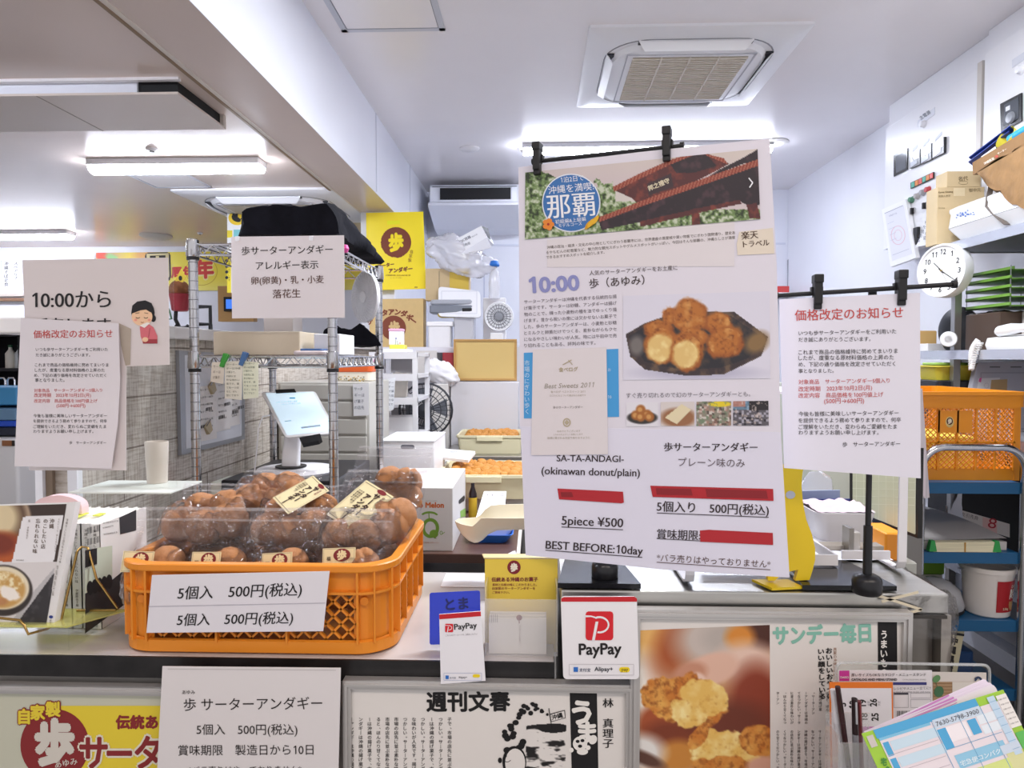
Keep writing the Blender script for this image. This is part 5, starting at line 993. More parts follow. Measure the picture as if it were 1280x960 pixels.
soft([F_([(408, 432), (404, 414), (416, 402), (424, 410), (436, 413), (450, 404), (460, 414), (470, 420), (476, 432)], 2.2), F_([(412, 432), (410, 416), (420, 406), (430, 412), (444, 414), (456, 408), (464, 416), (472, 422), (474, 432)], 2.32), F_([(418, 434), (418, 424), (426, 418), (440, 418), (452, 414), (460, 420), (466, 424), (468, 434)], 2.42)], M_BLK, 'crumpled_black_cloth', 'crumpled black cloth on the second wire shelf beside the beige box', 'cloth', amp=.006, fr=24)
zm = 1.4095
a, b = PY(266, 408, 1.95), PY(375, 436, 1.95)
q = MB(); rbox(q, ((a.x+b.x)/2, 2.12, zm), (b.x-a.x, .34, .066), mat('CDBFA9', .6, 0, .03, 8), .004, .002); tag(q.build('beige_box'), 'flat beige carton on the second wire shelf below the allergen sheet', 'box')
q = MB(); rbox(q, ((a.x+b.x)/2+.19, 2.06, zm), (.075, .16, .06), WHITE, .004, .002); tag(q.build('small_white_box'), 'small white box between the beige carton and the black cloth', 'box')
a = PY(285, 400, 2.36); q = MB(); rbox(q, (-.865, 2.39, zm), (.1, .1, .17), mat('D8CFCB', .6), .004, .002); tag(q.build('tall_pale_box'), 'tall pale box standing behind the beige carton', 'box')
q = MB().box(-.72, -.56, 2.13, 2.14, zm, zm+.005, WHITE); q = MB(); rbox(q, (-.63, 2.0, zm), (.1, .12, .012), mat('E9DCE0', .3), .02, .003); rbox(q, (-.63, 2.0, zm+.012), (.08, .1, .006), mat('4A6C9E', .3), .02, .002); tag(q.build('stationery_case'), 'flat clear pencil case with blue inside on the second wire shelf', 'case')
# mini fan clipped to the far post
cf = PY(464, 372, 2.42); t = thing('mini_fan', 'small round white clip fan at the far post of the wire shelving', 'fan', cf)
RF = Matrix.Translation(cf) @ Matrix.Rotation(math.radians(-46), 4, 'Z')
q = MB(); q.M = RF
for k in range(34):
    t0 = 2*math.pi*k/34; q.tube([(math.cos(t0+.5*u)*(.018+.067*u), -.028-.006*math.sin(u*3.1), math.sin(t0+.5*u)*(.018+.067*u)) for u in (0, .25, .5, .75, 1)], .0014, WHITE, 5)
for r_ in (.085, .06): q.tube([(r_*math.cos(k*.2618), -.028, r_*math.sin(k*.2618)) for k in range(24)], .002, WHITE, 5, True)
q.lathe([(0, .034), (.02, .034), (.02, .026)], (0, 0, 0), WHITE, 20, 'Y'); q.build('front_grille', t, 50)
q = MB(); q.M = RF; q.lathe([(.085, .028), (.087, .024), (.085, .016), (.06, .006), (.02, 0), (0, 0)], (0, 0, 0), mat('EDEDF2', .4), 32, 'Y'); q.build('housing', t, 40)
q = MB(); q.M = RF
for k in range(5): a = k*1.2566; q.prism([V((math.cos(a+d)*r, -.022+e*.3, math.sin(a+d)*r)) for d, r, e in ((0, .015, 0), (-.3, .07, 0), (.5, .07, -.008), (.6, .015, -.004))], [V((math.cos(a+d)*r, -.02+e*.3, math.sin(a+d)*r)) for d, r, e in ((0, .015, 0), (-.3, .07, 0), (.5, .07, -.008), (.6, .015, -.004))], mat('DADCE6', .3))
q.build('blade_wheel', t)
q = MB().tube([cf+V((-.02, .02, .08)), cf+V((.0, .04, .1)), cf+V((.02, .045, .085)), V((sx1+.01, sy1, cf.z+.06))], .007, BLACK, 8); q.build('clip_arm', t, 40)
q = MB(); c = PY(431, 311, 1.93); q.lathe([(0, .012), (.008, .01), (.012, 0), (.008, -.01), (0, -.012)], c, mat('D94F9B', .4), 12); q.tube([c, c+V((0, -.03, .0))], .003, mat('D94F9B', .4), 6); tag(q.build('pink_peg', None, 40), 'bright pink peg at the corner of the top wire shelf', 'peg')
# pegs and slips hanging from the second shelf
def peg(px, py, col, Y, lb, rz=.4):
    c = PY(px, py, Y); q = MB(); q.M = Matrix.Translation(c) @ Matrix.Rotation(rz, 4, 'Y')
    for s_ in (-1, 1): q.hexa([V(p) for p in ((-.005, s_*.001, -.018), (.005, s_*.001, -.018), (.005, s_*.004, -.018), (-.005, s_*.004, -.018), (-.006, s_*.003, .02), (.006, s_*.003, .02), (.006, s_*.009, .02), (-.006, s_*.009, .02))], mat(col, .4))
    tag(q.build('clothes_peg'), lb, 'peg')
peg(280, 451, '3E9A3A', 1.887, 'green clothes peg on the second wire shelf edge'); peg(304, 449, '4A6FA0', 1.887, 'blue clothes peg on the second wire shelf edge')
pl = PlY(1.8905); rnd = random.Random(2)
def slip(pts, col, lb, ink, rows, nm='paper_slip', pl=pl, cat='paper', txt='ご注文承り書'):
    t = sheet(nm, lb, cat, pl, pts, mat(col, .55)); p = Print(pl); (x0, y0), (x1, _), (_, y1) = pts[0], pts[1], pts[2]
    for k in range(rows):
        y = y0+(y1-y0)*(k+1)/(rows+1); e = (y1-y0)/(rows+1)*.62; n = max(2, min(9, int((x1-x0)*.8/e))); p.t((TXT*2)[k*7:k*7+n], x0+(x1-x0)*.1, x0+(x1-x0)*(.1+rnd.uniform(.5, .8)), y, y, ink, em=e)
    p.done(t); return t
slip([(281, 452), (303, 451), (302, 500), (281, 498)], 'E8E3D4', 'cream order slip under the green clothes peg', '6C6A52', 9); slip([(303, 451), (323, 453), (323, 497), (304, 499)], 'E4E6CE', 'pale green order slip under the blue clothes peg', '66725A', 9)
pl2 = PlY(1.8935); slip([(265, 453), (281, 452), (279, 480), (263, 477)], 'E4DACB', 'beige slip hanging behind the cream order slip', '7A6A58', 3, pl=pl2)
# whiteboard on the half wall
px_ = PlX(XP+.012); t = thing('whiteboard', 'small white board with papers on the plank half wall behind the shelving post', 'whiteboard', px_.at(265, 560))
bq = [(224, 438), (306, 443), (306, 549), (227, 569)]
slab(MB(), px_, bq, .011, mat('A9ACB4', .35, .5)).build('frame', t); p_ = Pl(px_.p+px_.n*.001, px_.p+px_.n*.001+V((0, 1, 0)), px_.p+px_.n*.001+V((0, 0, 1))); slab(MB(), p_, [(231, 444), (302, 447), (302, 545), (233, 561)], .001, mat('E3E5EE', .25)).build('surface', t)
pp = PlX(XP+.0148)
for k, (pts, lb) in enumerate((([(247, 484), (270, 480), (271, 548), (250, 552)], 'delivery label sheet on the white board, nearest the basket end'), ([(270, 478), (287, 474), (288, 536), (271, 540)], 'delivery label sheet on the white board, middle one'), ([(287, 482), (300, 480), (300, 530), (288, 533)], 'delivery label sheet on the white board, farthest along the wall'))):
    t = sheet('delivery_label', lb, 'paper', pp, pts, mat('E9E4E2', .5)); p = Print(pp); (x0, y0), (x1, _), (_, y1) = pts[0], pts[1], pts[2]
    for j in range(6): y = y0+5+j*(y1-y0)/7; p.t(TXT[j*5:j*5+6], x0+3, x1-4, y, y-2, '55504F', em=2.6)
    for bx, by2 in ((x0+3, y1-16), (x0+10, y0+26)):
        for j in range(8): p.line(bx+j, by2-j*.25, bx+j, by2+4-j*.25, .6 if j % 3 else .3, '2A2628')
    p.done(t)
for k, (px, py) in enumerate(((266, 484), (261, 534))):
    c = PX(px, py, XP+.02); q = MB(); q.M = Matrix.Translation(c) @ Matrix.Rotation(.5, 4, 'X'); q.hexa([V(p) for p in ((-.008, -.016, -.018), (.004, -.012, -.018), (.004, .012, -.018), (-.008, .016, -.018), (-.008, -.02, .014), (.0, -.02, .014), (.0, .02, .014), (-.008, .02, .014))], mat('B9A98A', .5)); q.tube([(0, -.01, .012), (.012, 0, .03), (0, .01, .012)], .002, CHROME, 6); tag(q.build('bulldog_clip'), ['tan paper clip on the white board, upper one', 'tan paper clip on the white board, lower one'][k], 'clip')
# register tablet on its stand, cash drawer
zd = 1.052
t = thing('cash_drawer', 'black cash drawer under the white tablet stand', 'cash drawer', (-.73, 2.16, .9435)); q = MB(); rbox(q, (-.735, 2.18, .9435), (.33, .42, zd-.9435), mat('1B1B20', .4), .006, .003); q.build('case', t)
q = MB(); q.box(-.88, -.59, 1.964, 1.97, .955, 1.03, mat('26262B', .35)); q.build('drawer_front', t)
t = thing('register_tablet', 'white tablet register with a pale blue screen on a round white stand', 'tablet', (-.735, 2.1, zd))
q = MB().lathe([(0, 0), (.115, 0), (.118, .006), (.112, .014), (.03, .02), (0, .02)], (-.735, 2.12, zd), WHITE, 40); q.build('stand_base', t, 40)
q = MB().lathe([(.046, .02), (.046, .0235), (0, .0235)], (-.742, 2.1, zd), BLACK, 28); q.loft([rr(-.742, 2.1, .027, .012, .008, zd+.02), rr(-.742, 2.105, .026, .012, .008, zd+.06), rr(-.742, 2.12, .024, .011, .008, zd+.11)], WHITE); q.build('stand_neck', t, 40)
tp = Pl(PY(357, 547, 2.03), PY(422, 541, 2.05), PY(326, 490, 2.16))
def rq(c4, r):                              # rounded corners of a pixel quad
    out = []; n = 4
    for i in range(4):
        p, a, b = V(c4[i]).to_2d(), V(c4[i-1]).to_2d(), V(c4[(i+1) % 4]).to_2d(); da, db = (a-p).normalized()*r, (b-p).normalized()*r
        for k in range(n+1): u = k/n; out.append(tuple(p+da*(1-u)**2+db*u**2))
    return out
slab(MB(), tp, rq([(326, 490, 0), (394, 489, 0), (422, 541, 0), (357, 547, 0)], 4), .008, mat('F0F0F3', .3)).build('case', t)
p = Print(tp, .0006); p.poly([(332, 491.5), (391, 490.5), (418, 538), (359, 544)], 'BFE0F2', 0, m=mat('CFE6F6', .3, emit=.55))
for (x0, y0, x1, y1) in ((346, 504, 372, 502.5), (352, 506.5, 376, 505)): p.t('いらっしゃいませ ご注文', x0, x1, y0, y1, '8A97A5', layer=1)
p.rect(362, 497, 369, 498.5, '4FA8DC', 1); p.poly([(376, 534), (400, 531), (401, 533), (377, 536)], 'A9B9CC', 1); p.line(356, 527, 364, 526, .8, '9FB4C4'); p.done(t, 'screen')
for nm, pts in (('top_grip', [(344, 487), (368, 486), (370, 489.5), (345, 491)]), ('bottom_grip', [(374, 547), (400, 542), (402, 548), (398, 551), (378, 555)])): slab(MB(), Pl(tp.p+tp.n*.004, tp.p+tp.n*.004+(tp.at(400, 500)-tp.at(350, 500)), tp.p+tp.n*.004+(tp.at(350, 540)-tp.at(350, 500))), pts, .016, mat('1C1C20', .5)).build(nm, t)
q = MB().tube([tp.at(337, 518, -.004), PY(328, 521, 2.06), PY(323, 535, 2.05), PY(321, 560, 2.05), PY(318, 592, 2.06), V((-.84, 2.06, .96))], .0022, WHITE, 6); tag(q.build('charging_cable', None, 60), 'white charging cable hanging from the side of the tablet', 'cable')
q = MB(); rbox(q, (-.9, 2.04, .9435), (.07, .12, .1), mat('E6E9DC', .5), .004, .002); tag(q.build('receipt_box'), 'small pale green box beside the cash drawer', 'box')
# ---------------------------------------------------------------- the work area behind
def rack(name, label, x0, x1, y0, y1, zt, shelves, m, r=.012, front=True, cat='shelving'):
    t = thing(name, label, cat, ((x0+x1)/2, (y0+y1)/2, 0))
    for x in (x0+r, x1-r):
        for y in (y0+r, y1-r): MB().box(x-r, x+r, y-r, y+r, 0, zt, m, .002).build('post', t)
    for z in shelves: q = MB().box(x0, x1, y0, y1, z-.018, z, m); q.box(x0, x1, y0-.001, y0+.01, z-.03, z+.004, m); q.build('shelf', t)
    return t
# grey drawer unit, cookie tin
a, b = PY(346, 478, 2.72), PY(461, 520, 2.72)
t = thing('grey_drawer_unit', 'grey plastic drawer unit behind the tablet and the near shelving post', 'drawers', ((a.x+b.x)/2, 2.9, 0)); q = MB().box(a.x, b.x, 2.73, 3.1, 0, a.z, mat('BDBAB4', .5), .004); q.build('case', t)
for k in range(6): z1 = a.z-.008-k*.068; MB().box(a.x+.01, b.x-.01, 2.722, 2.735, z1-.06, z1, mat('C6C3BD', .45), .004).build('drawer', t)
c = PY(437, 478, 2.76); q = MB(); rbox(q, (c.x-.01, 2.9, a.z+.0005), (.15, .1, .05), mat('E9E2D2', .5), .02, .004); t = thing('biscuit_box', 'orange-lidded flower-patterned biscuit box on the grey drawer unit', 'box', (c.x, 2.9, a.z)); q.build('body', t)
q = MB(); rbox(q, (c.x-.01, 2.9, a.z+.038), (.158, .108, .026), mat('D9612B', .45), .02, .004); q.build('lid', t)
pl = PlY(2.849); p = Print(pl); r = random.Random(6)
for k in range(34): p.ell(419+r.random()*38, 470+r.random()*7, .9, .7, r.choice(('8A7A3A', 'B58A3A', '6A6A5A', 'D9B23A')), 1, 8)
p.done(t, 'flower_print')
slip([(441, 480), (461, 479), (461, 519), (442, 520)], 'F2F2F6', 'white notice sheet on the front of the grey drawer unit', '777A88', 4, pl=PlY(2.718), nm='notice_sheet')
# white frame rack with hanging papers
wr = rack('white_frame_rack', 'white steel frame rack between the wire shelving and the white carton', -.807, -.573, 3.38, 3.78, PY(0, 440, 3.38).z, (.5, .8, PY(0, 545, 3.38).z, PY(0, 497, 3.38).z, PY(0, 468, 3.38).z, PY(0, 441, 3.38).z), mat('E3E3E8', .4))
for k, (pts, lb) in enumerate((([(458, 446), (468, 444), (478, 462), (474, 495), (458, 480)], 'paper held by a pink magnet on the white frame rack'), ([(466, 494), (480, 492), (480, 535), (470, 538)], 'paper strip hanging low on the white frame rack'), ([(484, 474), (494, 472), (492, 512), (482, 516)], 'grey printed strip hanging on the white frame rack'))): slip(pts, 'EDF0F6', lb, '5F6A7A', 6, pl=PlY(3.372-.003*k), nm='hanging_paper')
q = MB(); c = PY(470, 452, 3.365); q.lathe([(0, -.012), (.012, -.01), (.014, 0), (.012, .008), (0, .008)], c, mat('E07FB8', .4), 14, 'Y'); q.lathe([(0, -.01), (.009, -.009), (.01, 0)], c+V((-.008, 0, -.022)), mat('E07FB8', .4), 12, 'Y'); tag(q.build('pink_magnet', None, 40), 'pink flower-shaped magnet on the white frame rack', 'magnet')
z = PY(0, 497, 3.38).z; c = PY(501, 490, 3.5); soft([[V((c.x-.04, 3.46, z+.002)), V((c.x-.035, 3.46, z+.12)), V((c.x+.04, 3.46, z+.11)), V((c.x+.035, 3.46, z+.002))], [V((c.x-.035, 3.52, z+.002)), V((c.x-.03, 3.52, z+.13)), V((c.x+.035, 3.52, z+.12)), V((c.x+.03, 3.52, z+.002))]], mat('E4DDD2', .8, 0, .05, 20), 'canvas_pouch', 'off-white cloth pouch on a shelf of the white frame rack', 'pouch', amp=.006)
z = PY(0, 545, 3.38).z; q = MB(); rbox(q, (-.685, 3.55, z+.001), (.14, .14, .09), mat('E9E7E8', .5), .004, .002, .1); tag(q.build('paper_carton'), 'small white carton on a lower shelf of the white frame rack', 'box')
z = PY(0, 441, 3.38).z
q = MB(); rbox(q, (-.715, 3.55, z+.001), (.15, .2, .018), WHITE, .004, .002); tag(q.build('white_tray_lid'), 'flat white lid on top of the white frame rack', 'lid')
c = PY(497, 440, 3.5); q = MB(); rbox(q, (c.x, 3.52, z+.0195), (.075, .08, .02), mat('EFE35A', .45), .004, .002); tag(q.build('yellow_carton'), 'thin yellow carton on top of the white frame rack', 'box')
q = MB(); t = thing('pink_lidded_box', 'small white box with pink lid and plant print stacked on the thin yellow carton', 'box', (c.x, 3.52, z+.04)); rbox(q, (c.x-.008, 3.52, z+.04), (.066, .066, .068), mat('F2EFF6', .4), .004, .002); q.build('body', t); q = MB(); rbox(q, (c.x-.008, 3.52, z+.1085), (.07, .07, .012), mat('EBB6D6', .4), .004, .002); q.build('lid', t)
p = Print(PlY(3.4866)); p.line(494, 432, 495, 424, .5, '7FA36A'); p.line(498, 433, 496.5, 426, .5, '7FA36A'); p.ell(495, 423, 1, 1, '8A8FC0'); p.ell(500, 429, .9, .9, 'D99A8A'); p.done(t, 'plant_print')
# bag posters by the wall return
pl = PlY(4.56); t = thing('yellow_shop_bag', 'bright yellow shop bag with brown disc hung beneath the end of the beam', 'bag', PY(495, 362, 4.56)); slab(MB(), pl, [(457.5, 266), (529, 264.5), (532.5, 361), (459, 363)], .004, mat('F7E019', .4)).build('bag', t)
BR = '7A3A24'
def blotdisc(p, cx, cy_, r, col, layer):
    rs = random.Random(5); p.poly([(cx+(r+rs.uniform(-.5, .5)*(1 if 20 < k < 70 else .2))*math.cos(k*.07854), cy_+(r+rs.uniform(-.6, .6)*(1 if 10 < k < 40 else .15))*math.sin(k*.07854)) for k in range(80)], col, layer)
p = Print(pl, .001); blotdisc(p, 495, 303, 19, BR, 0); p.tv('歩', 495, 291, 315, 'F7E019', w=19, bold=.06, layer=1); p.tv('自家製', 515, 312, 328, BR, w=4.5, lean=-.2); p.t('サーター', 472, 493, 335, 332, BR, bold=.06); p.t('アンダギー', 486, 516, 341, 338, BR, bold=.06); p.t('沖縄那覇市第一牧志公設市場二階', 482, 513, 345, 345, BR); p.t('サーターアンダギー', 488, 503, 348, 348, BR); p.rect(518, 358.5, 522, 359.5, BR)
p.done(t); p = Print(pl, .0012); p.poly([(484, 276), (500, 275.5), (500, 280), (484, 281)], 'EFEA10', 0); p.done(t, 'tape')
z = PY(0, 436, 4.5).z; pl = PlY(4.42)
t = thing('kraft_shop_bag', 'brown kraft shop bag with brown disc standing under the yellow bag', 'bag', PY(500, 436, 4.42)); slab(MB(), pl, [(462, 374), (529, 373), (529, 434.5), (462, 434.5)], .12, mat('CDB07A', .65, 0, .04, 30)).build('bag', t)
p = Print(pl, .001)
for ch, x, y, an in (('サ', 462, 402, 0), ('ー', 474, 395, 0), ('タ', 481, 391, 0), ('ア', 489, 390, 0), ('ン', 497, 390, .1), ('ダ', 505, 392, .25), ('ギ', 512, 397, .4), ('ー', 517, 401, .6)):
    vs, fs, x0, x1 = glyphs(ch, .06); p.mb.add([pl.at(x+((g[0]-.5)*math.cos(an)+(g[1]-.38)*math.sin(an))*8.5, y-(-(g[0]-.5)*math.sin(an)+(g[1]-.38)*math.cos(an))*8.5, p._o(1)+g[2]) for g in vs], fs, mat(BR, .6))
blotdisc(p, 492, 410, 15.5, BR, 0); p.tv('歩', 493, 401, 419, 'CDB07A', w=14, bold=.06, layer=1); p.done(t)
zk = PY(0, 434.7, 4.42).z
t = rack('white_storage_rack', 'white storage rack at the back carrying the kraft bag and round fan', -.98, -.1, 4.4, 4.6, zk, (.4, .8, 1.12, zk-.001), mat('E4E4EC', .4))
MB().box(-.75, -.62, 4.392, 4.6, zk-.16, zk-.02, mat('DAD6D4', .5)).build('side_panel', t); MB().box(-.98, -.1, 4.585, 4.6, .1, zk-.03, mat('C9C8CF', .5)).build('back_panel', t)
def onr(px0, px1, Y=4.42): return (PY(px0, 400, Y).x+PY(px1, 400, Y).x)/2, PY(px1, 400, Y).x-PY(px0, 400, Y).x
def boxr(name, lb, px0, px1, py0, py1, col, cat='box', Y=4.42, dep=.15, r=.004, z=None):
    x, wd = onr(px0, px1, Y); z0 = PY(0, py1, Y).z if z is None else z; q = MB(); rbox(q, (x, Y+dep/2, z0), (wd, dep, PY(0, py0, Y).z-z0), mat(col, .5, 0, .03, 12), r, min(.003, r)); return tag(q.build(name), lb, cat)
boxr('white_bin', 'white lidded bin at the edge of the storage rack beside the kraft bag', 535, 563, 409, 434, 'EDEDF2', 'bin', 4.4, .12, .012, zk+.0005)
x, wd = onr(533, 566, 4.4); q = MB(); rbox(q, (x, 4.46, PY(0, 409, 4.4).z+.001), (wd, .13, .03), mat('F4F4F8', .4), .012, .004); q.build('bin_lid', bpy.data.objects['white_bin'])
q = MB(); x, wd = onr(567, 592); rbox(q, (x, 4.5, zk+.0005), (wd, .16, PY(0, 397, 4.42).z-zk), film_mat('cloudy_plastic', (.9, .9, .93), .04, .2, 0, 1, .5), .012, .003); t = tag(q.build('clear_storage_tub'), 'cloudy plastic tub with yellow rim on the storage rack', 'tub')
q = MB(); rbox(q, (x-.04, 4.5, PY(0, 397, 4.42).z+.001), (wd+.12, .17, .02), mat('D9BF45', .5), .008, .003); tag(q.build('yellow_tub_lid'), 'yellow lid board under the grey appliance', 'lid')
zt_ = PY(0, 397, 4.42).z+.0215
t = thing('grey_appliance', 'low grey kitchen appliance lying on the yellow lid', 'appliance', (x-.03, 4.45, zt_)); x, wd = onr(537, 592); q = MB(); rbox(q, (x, 4.48, zt_), (wd, .16, .05), mat('7C828E', .4), .02, .006); q.build('base', t); q = MB(); rbox(q, (x, 4.48, zt_+.05), (wd*.97, .15, .035), mat('A9ADB8', .35), .025, .01); q.build('cover', t); q = MB().box(x+.07, x+.13, 4.395, 4.402, zt_+.01, zt_+.03, BLACK); q.build('latch', t)
z2 = zt_+.0855
boxr('taped_carton', 'brown carton with yellow side behind the white tub lid', 532, 587, 338, 380, 'C9B28A', 'box', 4.5, .09, .003, z2)
p = Print(PlY(4.499), .0006); p.poly([(562, 338.5), (585.5, 339), (586, 379), (562, 379)], 'D2B44A', 0); p.line(549, 339, 549, 379, 1, '9A8A70'); p.done(bpy.data.objects['taped_carton'], 'yellow_label')
pl = Pl(PY(548, 395, 4.40), PY(601, 395, 4.38), PY(548, 360, 4.46)); t = thing('white_tub_lid', 'large white plastic tub lid leaning against the brown carton', 'lid', pl.at(575, 395)); slab(MB(), pl, rq([(548, 358, 0), (600, 364, 0), (601, 397, 0), (548, 395, 0)], 5), .012, mat('F0F1F7', .35)).build('panel', t); p = Print(pl); p.box(552, 364, 596, 392, .8, 'D5D7E2'); p.done(t, 'groove')
# carton high up, plastic bag, bottle
pl = Pl(PY(568, 295, 4.44), PY(603, 282, 4.40), PY(570, 312, 4.42)); t = thing('tilted_carton', 'white printed carton tilted on top of the crumpled plastic bag', 'box', pl.at(590, 310)); slab(MB(), pl, [(562, 303), (602, 282), (609, 297), (573, 318)], .13, mat('F1F2F7', .5)).build('body', t)
q = MB().add([pl.at(602, 282, .001), pl.at(606, 281, -.06), pl.at(610, 296, -.06), pl.at(608, 296, .001)], [(0, 1, 2, 3)], BLACK); q.build('opening', t); q = MB(); q.prism([pl.at(573, 318, .002), pl.at(608.5, 297, .002), pl.at(614, 309, -.01), pl.at(590, 316, -.01)], [pl.at(573, 318), pl.at(608.5, 297), pl.at(614, 309, -.012), pl.at(590, 316, -.012)], mat('E2E3EC', .5)); q.build('flap', t)
p = Print(pl); p.t('TSC容器', 575, 589, 304, 297, '4A4E5C', bold=.02); p.t('業務用', 578, 588, 309, 305, '5A5E6C'); p.t('取扱注意', 590, 597, 297, 293.5, '8A8E9A'); p.done(t)
q = MB(); c = PY(575, 322, 4.44)
def crum(u, v):
    a, e = u*2*math.pi, (v-.5)*math.pi; d = V((math.cos(e)*math.cos(a), math.cos(e)*math.sin(a), math.sin(e))); n_ = 1+.28*mnoise.noise(d*2.2)+.16*abs(mnoise.noise(d*6))+.06*mnoise.noise(d*14)
    return c+V((d.x*.2*n_-.02*d.z, .03+d.y*.075*n_, d.z*.115*n_-.06*d.x+.01))
q.grid(crum, 56, 36, film_mat('white_bag_film', (.93, .93, .96), .06, .2, .6, 20, .42)); tag(q.build('crumpled_plastic_bag', None, 70, fix=False), 'crumpled translucent plastic bag heaped above the brown carton', 'bag')
c = PY(618, 372, 4.46); c.z = zk+.31; q = MB().lathe([(0, 0), (.035, 0), (.036, .1), (.03, .16), (.016, .19), (.016, .2), (0, .2)], c, film_mat('cloudy_plastic', (.9, .9, .93), .04, .2, 0, 1, .5), 20); t = thing('detergent_bottle', 'cloudy bottle with bright blue cap on the storage rack', 'bottle', c); q.build('body', t, 40); MB().lathe([(.03, .2), (.034, .21), (.024, .235), (0, .24)], c, mat('2A6FC4', .35), 20).build('cap', t, 40)
boxr('lower_carton', 'white carton under the cloudy bottle', 604, 632, 374, 384, 'E6E4E6', 'box', 4.5, .09, .003, zk+.0005)
# dark round fan heater
c = PY(624, 396, 4.4); t = thing('circulator_fan', 'round circulator fan with dark grille on white stand above the cork board', 'fan', c); q = MB().lathe([(.075, .03), (.088, .035), (.092, .01), (.085, -.05), (.05, -.07), (0, -.07)], c, mat('E9EAF0', .35), 36, 'Y'); q.build('housing', t, 40)
q = MB().lathe([(0, .022), (.078, .022), (.078, .015)], c, mat('3A3D46', .4), 30, 'Y'); q.build('grille_back', t); q = MB()
for k in range(24): a = k*.2618; q.tube([c+V((math.cos(a)*.02, -.036, math.sin(a)*.02)), c+V((math.cos(a)*.078, -.034, math.sin(a)*.078))], .0015, mat('70747F', .4), 5)
for r_ in (.03, .05, .07): q.tube([c+V((r_*math.cos(k*.2618), -.036, r_*math.sin(k*.2618))) for k in range(24)], .0015, mat('70747F', .4), 5, True)
q.lathe([(0, .04), (.024, .038), (.024, .03)], c, mat('8A8E98', .4), 20, 'Y'); q.build('grille', t, 40)
q = MB(); rbox(q, (c.x+.01, 4.43, zk+.0005), (.19, .14, .03), mat('EDEEF4', .35), .03, .006); rbox(q, (c.x-.015, 4.385, zk+.03), (.08, .03, .06), mat('EDEEF4', .35), .006, .004); q.build('stand', t)
# cork board standing in front
pl = PlY(4.3); x0, y0, x1, y1 = 567, 424, 646, 476; t, plc = framed('cork_board', 'tan cork board in a light wooden frame leaning on the front of the storage rack', x0, y0, x1, y1, 4.3, .014, 'D6B978', mat('C39A5C', .5))
bpy.data.objects['cork_board']['category'] = 'board'
zc_ = PY(0, 476, 4.3).z; q = MB(); rbox(q, (-.31, 4.31, 0), (.41, .16, zc_-.002), mat('DCDBE2', .45), .006, .003); tag(q.build('white_base_cabinet'), 'white cabinet beneath the cork board', 'cabinet')
boxr('red_box', 'small dark red box beside the cork board', 553, 567, 441, 459, '9A2F38', 'box', 4.33, .06, .003, PY(0, 459, 4.3).z); q = MB(); rbox(q, (PY(559, 460, 4.33).x, 4.35, 0), (.05, .09, PY(0, 459, 4.3).z-.001), mat('D9D5D2', .5), .004); tag(q.build('narrow_carton'), 'narrow pale carton under the small dark red box', 'box')
c = PY(551, 466, 4.22); q = MB()
def bun(u, v):
    a, e = u*2*math.pi, (v-.5)*math.pi; d = V((math.cos(e)*math.cos(a), math.cos(e)*math.sin(a), math.sin(e))); n_ = 1+.3*mnoise.noise(d*2.6+V((4, 0, 0)))+.14*abs(mnoise.noise(d*7)); return c+V((d.x*.1*n_, d.y*.06*n_, d.z*.07*n_-.35*d.x*.1))
q.grid(bun, 40, 26, mat('EFEFF6', .4)); tag(q.build('white_paper_bundle', None, 60), 'bundle of thin white bags between the white rack and the cork board', 'bags')
q = MB(); rbox(q, (c.x, 4.22, 0), (.1, .1, c.z-.065), mat('E3E0DE', .5), .004); tag(q.build('tall_white_carton'), 'tall white carton carrying the bundle of thin white bags', 'box')
# floor fan with dark cage behind the white carton
c = PY(533, 512, 3.98); t = thing('pedestal_fan', 'dark caged floor fan half hidden behind the white carton', 'fan', (c.x, c.y, 0)); q = MB(); DK = mat('33353C', .45)
for r_ in (.05, .09, .125, .15): q.tube([c+V((r_*math.cos(k*.2618), -.05+.2*(r_*r_), r_*math.sin(k*.2618))) for k in range(24)], .003, DK, 5, True)
for k in range(30): a = k*.2094; q.tube([c+V((math.cos(a)*r_, -.05+.2*r_*r_*1.0, math.sin(a)*r_)) for r_ in (.02, .07, .12, .15)], .002, DK, 5)
q.tube([c+V((.15*math.cos(k*.2618), -.02, .15*math.sin(k*.2618))) for k in range(24)], .006, DK, 6, True); q.build('cage', t, 50)
q = MB()
for k in range(4): a = k*1.571; q.prism([c+V((math.cos(a+d)*r, e, math.sin(a+d)*r)) for d, r, e in ((0, .03, 0), (-.35, .13, -.01), (.5, .13, .02), (.6, .03, .01))], [c+V((math.cos(a+d)*r, e+.003, math.sin(a+d)*r)) for d, r, e in ((0, .03, 0), (-.35, .13, -.01), (.5, .13, .02), (.6, .03, .01))], mat('6A6E78', .4))
q.lathe([(0, -.02), (.03, -.018), (.04, .08), (0, .09)], c, DK, 18, 'Y'); q.build('blades', t); q = MB().tube([(c.x, c.y+.07, .02), (c.x, c.y+.07, c.z-.1), (c.x, c.y+.06, c.z)], .015, DK, 8); q.lathe([(0, 0), (.11, 0), (.11, .015), (.03, .03)], (c.x, c.y+.07, 0), DK, 24); q.build('stand', t, 40)
